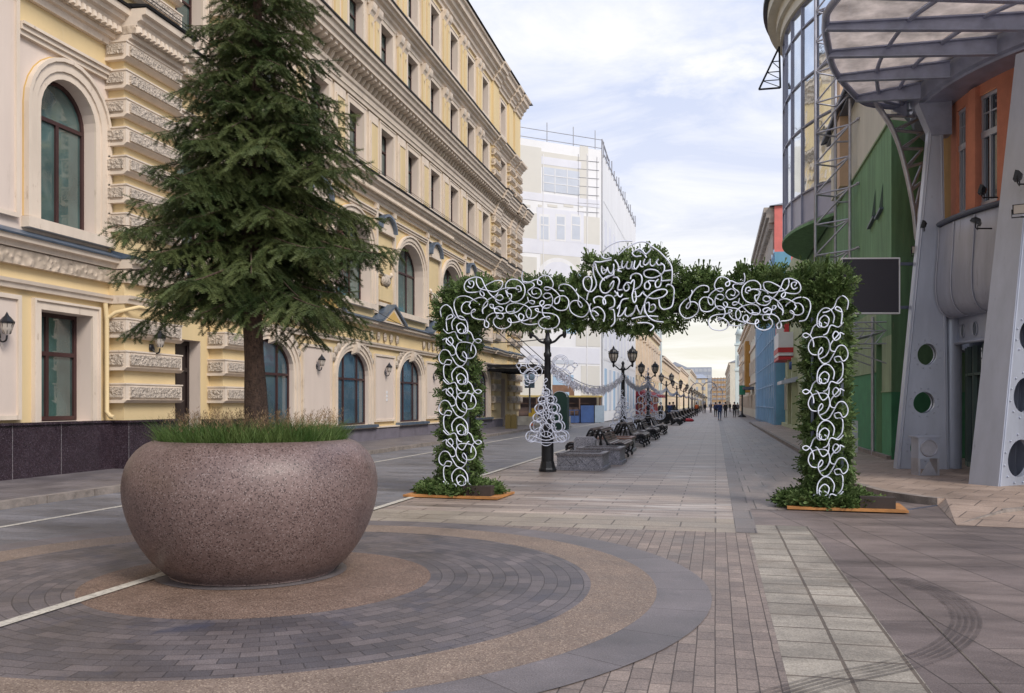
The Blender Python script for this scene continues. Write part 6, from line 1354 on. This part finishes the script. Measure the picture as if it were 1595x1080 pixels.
# lettering: the three-line Russian script greeting
LET=[[(190,270),(172,340),(178,420),(205,500),(198,560),(150,610),(90,588),(60,520),(72,460),(120,440),(155,475),(150,560),(112,640),(100,700)],
[(192,268),(215,370),(262,445),(300,485)],[(192,272),(240,278),(300,268),(375,252)],[(375,228),(320,242),(275,225),(262,200)],
[(268,320),(265,375),(288,412),(318,378),(332,335)],[(332,335),(345,385),(378,405),(402,345),(400,300)],[(400,345),(400,410),(360,435),(318,462)],
[(412,255),(442,292),(455,340),(445,372),(490,385)],[(445,372),(470,345)],[(500,262),(492,320),(510,345),(545,300),(560,270)],[(545,300),(548,345),(590,345),(610,270)],[(610,270),(608,345),(650,358),(655,350)],
[(640,262),(628,330),(650,355),(690,300),(702,262)],[(700,262),(700,320),(735,330)],[(752,240),(735,292),(760,312),(795,280),(812,245)],[(810,245),(812,305),(850,318),(905,245)],[(905,245),(880,275),(905,312),(945,300)],
[(640,150),(610,178),(645,214),(712,208)],[(670,145),(735,180),(770,228)],[(280,162),(345,98),(440,52),(530,40),(612,42)],[(450,200),(545,118),(650,62),(740,50),(808,78),(812,140),(765,190)],[(820,98),(900,148),(965,210),(1030,285),(1056,360),(1055,480),(1042,530)],[(640,150),(700,130),(760,190)],
[(412,425),(345,432),(275,478),(247,550),(272,615),(330,622),(388,560),(402,490),(365,530),(358,552)],[(395,450),(445,452),(465,500),(448,560),(455,590),(505,585)],[(445,610),(450,650),(478,668),(502,638)],
[(545,508),(512,560),(535,602),(570,582),(568,535),(545,508),(590,512)],[(590,520),(618,480),(632,500),(622,590),(608,655),(628,732),(655,690),(640,600)],[(590,470),(602,425),(655,405),(708,428),(718,495),(690,555),(632,588)],
[(790,490),(752,520),(752,570),(790,582),(812,540),(790,490),(860,490)],[(905,468),(868,510),(880,562),(922,545),(938,480),(930,420),(880,372),(800,360),(742,388),(758,440),(840,455),(920,428),(965,380),(968,318),(930,290)],
[(935,490),(1040,480)],[(975,378),(1050,368)],
[(190,740),(178,690),(230,662),(290,682),(312,735),(290,752),(282,700),(320,655),(382,660),(412,710),(402,775),(350,800),(400,815),(412,880),(410,955),(372,1000)],
[(440,800),(470,760),(462,830),(448,885),(492,872),(545,785)],[(545,785),(528,860),(560,888),(605,858)],[(590,885),(632,830),(655,765),(668,800),(702,862)],[(702,862),(728,790),(745,762),(748,830),(765,855)],
[(765,740),(795,732),(802,780),(795,830),(840,832),(872,790),(852,752),(820,762)],[(908,690),(918,770),(958,808),(1010,800)],
[(1010,800),(1060,760),(1080,600),(1050,540),(1010,530),(990,550)],[(730,605),(742,620),(722,620),(690,658),(640,672)],[(732,625),(780,668),(855,688),(950,668),(1000,620),(978,586),(900,590),(820,632),(760,700),(748,790),(782,880),(855,935),(960,952)],
[(150,850),(172,802),(230,782),(280,820),(302,880),(288,945)],[(150,830),(190,830),(230,870),(200,880)],[(470,760),(500,700),(570,685)],[(605,915),(700,892),(800,882),(900,888)],[(670,960),(780,960),(850,1000),(810,1050)],[(150,740),(130,780),(150,860),(190,930)],[(410,660),(440,640),(410,600)]]
scr('t',LET,900,370,7.2,.0120,None,d=.47).build('lettering',M['white_led'],AR)
# ------------------------------------------------------------------ street lamps
LXX=-3.94
def lamp_y(F): return (F-0.883)/.9746
Fs=[21.3,38.6,53.0,72.5,92,112,132,152,172,192,212,232,252,275,300,330,360]
def make_lamp(y,label):
    t=thing('street_lamp',label,'street lamp',(LXX,y,0),'street lamps in a row down the street'); x=LXX
    b=MB(); b.lathe([(.215,.0),(.215,.06),(.19,.10),(.165,.22),(.155,.26)],(x,y,0),8,sm=False); b.build('base',M['black_metal'],t)
    b=MB(); b.lathe([(.15,.24),(.145,.9),(.15,.95),(.12,1.02),(.095,1.08),(.088,2.0),(.075,2.75),(.095,2.78),(.095,2.84),(.07,2.88),(.068,3.05),(.105,3.1),(.105,3.16),(.06,3.22),(.05,3.32),(.072,3.36),(.06,3.42),(.02,3.47),(0,3.50)],(x,y,0),14); b.build('pole',M['black_metal'],t)
    for s in (-1,1):
        xx=x+s*.41; b=MB(); b.tube(smooth_path([(x,y,3.08),(x+s*.17,y,3.13),(x+s*.30,y,3.25),(xx,y,3.30)],5),[.032]*16 if False else .03,7); b.lathe([(0,3.20),(.035,3.22),(.05,3.28),(.05,3.36),(.03,3.40)],(xx,y,0),8); b.build('arm',M['black_metal'],t)
        b=MB(); b.lathe([(.03,3.38),(.085,3.42),(.12,3.46),(.12,3.48)],(xx,y,0),8,sm=False); b.lathe([(.225,3.80),(.23,3.84),(.19,3.87),(.15,3.96),(.08,4.02),(.045,4.04),(.05,4.08),(.02,4.12),(0,4.17)],(xx,y,0),8,sm=False)
        for k in range(8):
            a=2*pi*(k+.5)/8; b.tube([(xx+.12*cos(a),y+.12*sin(a),3.47),(xx+.20*cos(a),y+.20*sin(a),3.66),(xx+.215*cos(a),y+.215*sin(a),3.82)],.013,4); b.lathe([(0,-.03),(.022,0),(0,.05)],(xx+.215*cos(a),y+.215*sin(a),3.88),4)
        lh=b.build('lantern',M['black_metal'],t); g=MB(); g.lathe([(.105,3.48),(.18,3.66),(.195,3.81)],(xx,y,0),8,sm=False); g.build('lamp_glass',M['lampglass'],lh)
    return t
names=['nearest street lamp, seen through the arch with a spiral light tree around its pole','second street lamp down the street, standing left of the benches','third street lamp, with its own spiral light tree','fourth street lamp down the row','fifth street lamp down the row']
L0=make_lamp(lamp_y(Fs[0]),names[0])
ords=['sixth','seventh','eighth','ninth','tenth','eleventh','twelfth','thirteenth','fourteenth','fifteenth','sixteenth','seventeenth']
for i,F in enumerate(Fs[1:],1): dup(L0,(LXX,lamp_y(F),0),names[i] if i<5 else '%s street lamp counted from the arch, tiny in the distance'%ords[i-5])
# light motifs
def loops(P_,R_,mb,c,ax,tilt=0,n=18,r=.014):
    pass
def tree_motif(y,x,label,s=1.0,z0=.66):
    t=thing('spiral_light_tree',label,'light decoration',(x,y,z0),'spiral light trees on the lamps'); mb=MB(); yy=y-.19
    H_=lambda k:z0+k*s
    def ring(cx,cz,r,turn=1.0,tr=.013,ph=0.0,sq=1.0,dy=0):
        L=[(x+cx*s+r*s*cos(ph+2*pi*turn*k/22)*sq,yy+dy+.02*sin(k),H_(cz)+r*s*sin(ph+2*pi*turn*k/22)) for k in range(23)]; mb.tube(L,tr,5)
    rows=[(.10,.42),(.38,.30),(.62,.245),(.88,.19),(1.12,.12),(1.33,.0)]
    for cz,w_ in rows:
        rr_=.155 if cz<.5 else .125 if cz<1 else .10
        for sgn in ((-1,1) if w_>0 else (1,)):
            ring(sgn*w_,cz,rr_,1.0,.017); ring(sgn*w_*.45,cz+.10,rr_*.95,.6,.010,ph=.5+sgn)
    ring(0,.28,.19,1,.015); ring(0,.05,.20,.9,.011); ring(0,.62,.11,.8,.010)
    mb.tube(smooth_path([(x-.44*s,yy,H_(-.02)),(x-.2*s,yy,H_(.25)),(x+.08*s,yy,H_(.7)),(x-.05*s,yy,H_(1.0)),(x+.04*s,yy,H_(1.3))],5),.013,5)
    mb.tube(smooth_path([(x+.44*s,yy,H_(-.02)),(x+.2*s,yy,H_(.25)),(x-.08*s,yy,H_(.7)),(x+.05*s,yy,H_(1.0)),(x-.04*s,yy,H_(1.3))],5),.013,5)
    mb.tube(smooth_path([(x-.5*s,yy,H_(0)),(x-.2*s,yy,H_(-.06)),(x+.2*s,yy,H_(-.06)),(x+.5*s,yy,H_(0)),(x+.42*s,yy,H_(.12)),(x,yy-.02,H_(.0)),(x-.42*s,yy,H_(.12)),(x-.5*s,yy,H_(0))],5),.013,5)
    mb.tube(smooth_path([(x+.02,yy,H_(1.38)),(x-.02,yy,H_(1.5)),(x-.05,yy,H_(1.58)),(x+.03,yy,H_(1.66)),(x-.0,yy,H_(1.72)),(x-.05,yy,H_(1.66))],4),.012,5)
    # the same loops again on the far side so that the motif wraps the pole
    back=[(2*x-a*1.0 if False else a,2*y-b,c) for a,b,c in mb.v]; o_=len(mb.v); f0=list(mb.f); mb.v+=back; mb.f+=[[i+o_ for i in f[::-1]] for f in f0]; mb.m+=mb.m[:]; mb.sm+=mb.sm[:]
    mb.build('tube_scrolls',M['white_led'],t); return t
tree_motif(lamp_y(Fs[0]),LXX,'white spiral tube light tree wrapped round the nearest lamp pole, left of the granite boxes',.86,.76)
tree_motif(lamp_y(Fs[2]),LXX,'spiral tube light tree round the third lamp pole, above the benches',1.75,.75)
tree_motif(lamp_y(Fs[1]),LXX,'low bluish spiral tube light tree round the second lamp pole behind the first bench',1.0,.5)
# wing motifs hung from the first lamp
def wing(y,x,z,label,s,sgn):
    mb=MB()
    if 1:
        for (cx,cz,r,tn) in ((.30,.0,.19,1.6),(.30,.0,.13,1.2),(.36,-.28,.17,1.4),(.34,-.30,.10,1.1),(.52,-.14,.10,1),(.20,-.18,.12,1.0),(.44,-.42,.08,1),(.62,-.05,.06,1)):
            mb.tube([(x+sgn*(cx+r*(1-.25*k/30)*cos(2*pi*tn*k/30))*s,y-.12+.02*sin(k*.7),z+(cz+r*(1-.25*k/30)*sin(2*pi*tn*k/30))*s) for k in range(31)],.011,5)
    tag(mb.build('wing_light_motif',M['white_led']),label,'light decoration','wing shaped light motifs on the lamps'); 
wing(lamp_y(Fs[0]),LXX,2.6,'left one of the two round white scroll lights on the nearest lamp pole',1.1,-1); wing(lamp_y(Fs[0]),LXX,2.6,'right one of the two round white scroll lights on the nearest lamp pole',1.1,1)
# garlands slung between the lamps: cable with hanging silver flakes
def garland(p,q,sag,label,dens=260,drop=.22):
    mb=MB(); p=Vector(p);q=Vector(q); L=[p.lerp(q,k/24)+Vector((0,0,-sag*4*(k/24)*(1-k/24))) for k in range(25)]; mb.tube(L,.014,4)
    L2=[a+Vector((0,0,-.10)) for a in L]; mb.tube(L2,.009,4)
    for k in range(dens):
        t=random.random(); i=min(int(t*24),23); a=L[i].lerp(L[i+1],t*24-i); h=random.uniform(.04,drop); w_=random.uniform(.012,.035); th=random.random()*3.1; dx,dy=w_*cos(th),w_*sin(th); zt=a.z-random.uniform(0,.12)
        mb.add([(a.x,a.y,zt),(a.x+dx+.02*sin(k),a.y+dy,zt-h*.5),(a.x,a.y+.01*cos(k),zt-h),(a.x-dx,a.y-dy,zt-h*.5)],[(0,1,2,3)])
        if k%4==0: mb.tube([(a.x+.06*cos(b),a.y+.06*cos(b)*.6,zt-.12+.06*sin(b)) for b in np.linspace(0,5.6,8)],.007,3)
    tag(mb.build('light_garland',M['silver_wire']),label,'garland','silver garlands between the lamps')
gl_names=['silver flake garland sagging between the nearest lamp and the second lamp','silver flake garland between the second and third lamps','silver flake garland between the third and fourth lamps','silver flake garland between the fourth and fifth lamps']
for i in range(12):
    y0_,y1_=lamp_y(Fs[i]),lamp_y(Fs[i+1])
    garland((LXX,y0_+.1,2.72 if i==0 else 3.0),(LXX,y1_-.1,2.95),.62 if i==0 else .42,gl_names[i] if i<4 else 'small distant silver garland starting at the %s lamp'%(['fifth']+ords)[i-4],(620 if i==0 else 420 if i<4 else 200),.30 if i==0 else .26)
# lantern wreaths of spruce on the first lamp
for sgn,lab in ((-1,'spruce tuft hanging round the left lantern of the nearest lamp'),(1,'spruce tuft hanging round the right lantern of the nearest lamp')):
    def fn(sgn=sgn):
        a=random.random()*2*pi; z=random.uniform(3.42,3.95); return (LXX+sgn*.41+.2*cos(a),lamp_y(Fs[0])+.2*sin(a),z),(cos(a)*.4,sin(a)*.4,-1)
    o=sprigs(fn,70,'lantern_wreath',[M['sprig']],None,.5,.9); tag(o,lab,'wreath','wreaths on the nearest lamp')
# cables
mb=MB(); p=Vector((LX+.6,33,5.4)); q=Vector((LXX,lamp_y(Fs[0]),3.2)); mb.tube([p.lerp(q,k/16)+Vector((0,0,-1.1*4*(k/16)*(1-k/16)*.5)) for k in range(17)],.012,4); tag(mb.build('lamp_cable',M['black_metal']),'thin black cable sagging from the yellow building to the nearest street lamp','cable')
# ------------------------------------------------------------------ granite boxes and benches
def gbox(x0,x1,y0,y1,h,label,cap=M['granite_cap']):
    t=thing('granite_box',label,'planter box',((x0+x1)/2,(y0+y1)/2,0),'granite boxes between the benches'); 
    b=MB(); b.box(x0-.05,x1+.05,y0-.05,y1+.05,.006,.09); b.box(x0,x1,y0,y1,.09,h-.06)
    for s,yy in ((-1,y0-.006),):
        n=3; w_=(x1-x0-.12)/n
        for k in range(n): b.tube([(x0+.06+w_*k,yy,.13),(x0+.06+w_*(k+.5),yy,h-.12),(x0+.06+w_*(k+1),yy,.13)],.010,4)
    b.build('body',M['granite'],t)
    c=MB(); c.box(x0-.03,x0+.12,y0-.03,y1+.03,h-.06,h); c.box(x1-.12,x1+.03,y0-.03,y1+.03,h-.06,h); c.box(x0+.12,x1-.12,y0-.03,y0+.12,h-.06,h); c.box(x0+.12,x1-.12,y1-.12,y1+.03,h-.06,h); c.build('rim',cap,t)
    s=MB(); s.box(x0+.12,x1-.12,y0+.12,y1-.12,h-.1,h-.045); s.build('fill',M['granite_cap'],t); return t
gbox(-3.80,-2.68,21.45,22.75,.42,'empty grey granite box nearest the camera, right of the first lamp')
gbox(-3.62,-2.48,23.6,24.9,.45,'grey granite box right behind the nearest one')
mb=MB(); mb.prism([(-3.95,.006),(-3.35,.006),(-3.35,.60),(-3.42,.68),(-3.88,.68),(-3.95,.60)],lambda p,q,t:(p,t,q),25.05,25.45); tag(mb.build('granite_block',M['granite']),'upright grey granite block with rounded shoulders between the boxes and the first bench','block')
def bench_curve():
    return smooth_path([(-.02,0,.80),(.03,0,.88),(.10,0,.875),(.15,0,.80),(.22,0,.64),(.30,0,.50),(.42,0,.445),(.56,0,.47),(.68,0,.485),(.77,0,.45),(.80,0,.38),(.76,0,.31)],4)
def make_bench(x,y0,L,label):
    t=thing('wave_bench',label,'bench',(x,y0,0),'wavy double benches in the row')
    for sgn in (-1,1):
        cur=[(x+sgn*(.06+p.x),p.z) for p in bench_curve()]
        sl=MB(); acc=0; last=cur[0]; 
        for i in range(1,len(cur)):
            a,b_=cur[i-1],cur[i]; acc+=hypot(b_[0]-a[0],b_[1]-a[1])
            if acc>=.068:
                acc=0; tx_,tz_=b_[0]-a[0],b_[1]-a[1]; l=hypot(tx_,tz_); tx_/=l;tz_/=l; sl.obox((b_[0]-tx_*.026,y0+.03,b_[1]-tz_*.026),(tx_*.052,0,tz_*.052),(0,L-.06,0),(-tz_*.022*sgn*-1 if False else tz_*.0,0,.022))
        sl.build('seat_slats',M['slat'],t)
        for yy in (y0,y0+L*.5,y0+L):
            f=MB(); P3=[(a,yy,b_-.03) for a,b_ in cur]; f.tube(P3,.030,6)
            c0=x+sgn*.86; f.tube(smooth_path([(x+sgn*.80,yy,.40),(c0,yy,.28),(x+sgn*.78,yy,.14),(x+sgn*.66,yy,.18),(x+sgn*.68,yy,.27),(x+sgn*.75,yy,.26)],4),.028,6)
            f.tube(smooth_path([(x+sgn*.78,yy,.14),(x+sgn*.84,yy,.06),(x+sgn*.80,yy,.02)],3),.035,6); f.tube(smooth_path([(x+sgn*.70,yy,.33),(x+sgn*.5,yy,.30),(x+sgn*.3,yy,.18),(x+sgn*.22,yy,.02)],4),.026,6)
            f.tube(smooth_path([(x+sgn*.08,yy,.82),(x+sgn*.16,yy,.55),(x+sgn*.2,yy,.3),(x+sgn*.22,yy,.02)],4),.028,6); f.tube(smooth_path([(x+sgn*.62,yy,.40),(x+sgn*.52,yy,.33),(x+sgn*.56,yy,.24),(x+sgn*.64,yy,.28)],4),.02,5)
            f.build('side_frame',M['black_metal'],t)
    return t
BX=-3.42
B0=make_bench(BX,25.7,2.6,'nearest wavy double bench with dark red slats, just behind the granite block')
bys=[(33.2,'second wavy double bench, behind the first'),(39.6,'third wavy double bench in the row'),(46.2,'fourth wavy double bench in the row'),(66,'fifth wavy bench, beyond the fourth lamp'),(70,'sixth wavy bench, beyond the fourth lamp'),(76,'seventh wavy bench down the row'),(82,'eighth wavy bench down the row'),(90,'ninth wavy bench down the row'),(98,'tenth wavy bench down the row'),(108,'eleventh wavy bench, small in the distance'),(118,'twelfth wavy bench, small in the distance'),(130,'thirteenth wavy bench, small in the distance'),(144,'fourteenth wavy bench, small in the distance'),(160,'fifteenth wavy bench, very small in the distance'),(180,'sixteenth wavy bench, very small in the distance'),(205,'last wavy bench, tiniest in the distance')]
for y_,lab in bys: dup(B0,(BX,y_,0),lab)
gbox(-3.95,-2.75,29.6,31.2,.50,'reddish rimmed granite box between the first and second benches',mat('reddish_granite',(.20,.12,.10),.5,var=.3,vs=20)); gbox(-3.95,-2.9,36.8,38.4,.5,'granite box between the second and third benches'); gbox(-3.9,-2.9,43.4,45,.5,'granite box between the third and fourth benches')
p=G(1051,657); mb=MB(); mb.lathe([(.34,.006),(.36,.08),(.30,.15),(.34,.85),(.38,.95),(.30,1.0),(0,1.0)],(p.x,p.y,0),12); tag(mb.build('stone_urn',M['granite']),'round grey stone bin standing by the fourth lamp','bin')
p=G(1072,657); mb=MB(); mb.lathe([(0,0),(.30,.02),(.34,.16),(.2,.28),(0,.3)],(p.x,p.y,0),10,sx=1.5); tag(mb.build('red_bag',M['red']),'small red bag lying on the paving beside the far benches','bag')
# ------------------------------------------------------------------ people
def person(px,py,h,label,top,leg_,walk=.25,face=pi/2,hat=None):
    loc=G(px,py); loc.z=0.004; t=thing('person',label,'person',loc); k=h/1.75; c,s=cos(face),sin(face)
    def W(x,y,z): return ((x*s+y*c)*k,( -x*c+y*s)*k,z*k)               # x right, y forward
    V=[(0,0,.95),(0,0,1.15),(0,.01,1.35),(0,.0,1.50),(0,.03,1.56),(0,.02,1.66),(0,.01,1.73),
       (.17,0,1.42),(.22,-.06*walk*4,1.17),(.22,.10*walk*4,.95),(.22,.13*walk*4,.86),(-.17,0,1.42),(-.22,.08*walk*4,1.17),(-.22,.12,.95),(-.22,.14,.86),
       (.10,0,.90),(.10,walk*.5,.50),(.10,walk*.9,.09),(.10,walk*.9+.14,.04),(-.10,0,.90),(-.10,-walk*.3,.50),(-.10,-walk*1.2,.12),(-.10,-walk*1.2+.13,.05),(0,0,.85)]
    Ed=[(0,1),(1,2),(2,3),(3,4),(4,5),(5,6),(2,7),(7,8),(8,9),(9,10),(2,11),(11,12),(12,13),(13,14),(0,15),(15,16),(16,17),(17,18),(0,19),(19,20),(20,21),(21,22)]
    Rr=[.14,.13,.16,.065,.075,.10,.075,.075,.05,.04,.035,.075,.05,.04,.035,.10,.065,.045,.04,.10,.065,.045,.04]
    def skin(idx,ed,rad,name,m,par,g=1.0):
        me=bpy.data.meshes.new(name); bm=bmesh.new(); sk=bm.verts.layers.skin.verify(); bv={}
        for v in idx:
            q=bm.verts.new(W(*V[v])); q[sk].radius=(rad[v]*k*g,rad[v]*k*g*.85); q[sk].use_root=(v==idx[0]); bv[v]=q
        for a,b in ed: bm.edges.new((bv[a],bv[b]))
        bm.to_mesh(me); bm.free(); me.materials.append(m); o=bpy.data.objects.new(name,me); COL.objects.link(o); o.parent=par
        md=o.modifiers.new('skin','SKIN'); md.use_smooth_shade=True; sb=o.modifiers.new('sub','SUBSURF'); sb.levels=1; sb.render_levels=1; return o
    skin(list(range(23)),Ed,Rr,'body',M['skin'],t)
    ti=[1,0,2,7,8,9,11,12,13]; RJ=list(Rr)+[.17]; RJ[0]=.175; RJ[1]=.155; RJ[2]=.165; skin([23,0,1,2,7,8,9,11,12,13],[(23,0),(0,1),(1,2),(2,7),(7,8),(8,9),(2,11),(11,12),(12,13)],RJ,'jacket',top,t,1.15)
    skin([0,15,16,17,19,20,21],[(0,15),(15,16),(16,17),(0,19),(19,20),(20,21)],Rr,'trousers',leg_,t,1.22)
    mb=MB(); 
    x,y,z=W(0,-.015,1.665); mb.lathe([(.085*k,-.07*k),(.104*k,-.01*k),(.095*k,.06*k),(.05*k,.10*k),(0,.112*k)],(x,y,z),12); hr=mb.build('hair',hat or M['cloth_black']); hr.parent=t
    mb=MB()
    for i in (18,22): x,y,z=W(*V[i]); x0,y0,_=W(V[i][0],V[i][1]-.10,0); mb.lathe([(0,-.05*k),(.055*k,-.045*k),(.055*k,.0),(0,.05*k)],((x+x0)/2,(y+y0)/2,z),8,sx=1.2,sy=2.0)
    sh=mb.build('shoes',M['cloth_black']); sh.parent=t
    return t
person(1121,655,1.78,'person in a dark navy jacket and jeans walking away down the middle of the street',M['jacket_navy'],M['jeans'])
person(1130,650,1.75,'person in black walking just right of the navy-jacketed one',M['cloth_black'],M['cloth_black'],.15)
person(1114.5,649,1.72,'person in dark clothes just left of the navy-jacketed one',M['jacket_navy'],M['cloth_black'],.2)
person(1144,650,1.76,'person in black walking at the right beside the green signal post',M['cloth_black'],M['cloth_black'],.25)
person(1149,646,1.70,'farther person in grey near the green signal post',mat('grey_cloth',(.12,.12,.13),.9),M['cloth_black'],.2)
person(1043,655,1.72,'person in a blue coat standing left of the pair by the fourth lamp',M['jacket_navy'],M['jeans'],.08)
person(1048.5,654,1.75,'person in black standing right of the pair by the fourth lamp',M['cloth_black'],M['cloth_black'],.1)
person(1085,648,1.70,'person in an orange jacket beside the far benches',M['cloth_orange'],M['cloth_black'],.15)
person(1029,657,1.70,'small person in black by the maroon shopfronts on the left',M['cloth_black'],M['cloth_black'],.2)
for i,(px,py) in enumerate(((1098,643.5),(1107,642.5),(1137,642))):
    person(px,py,1.72,'one of the tiny dark figures in the crowd at the far end of the street',[M['cloth_black'],M['jacket_navy']][i%2],M['cloth_black'],.15)['group']='tiny figures at the far end'
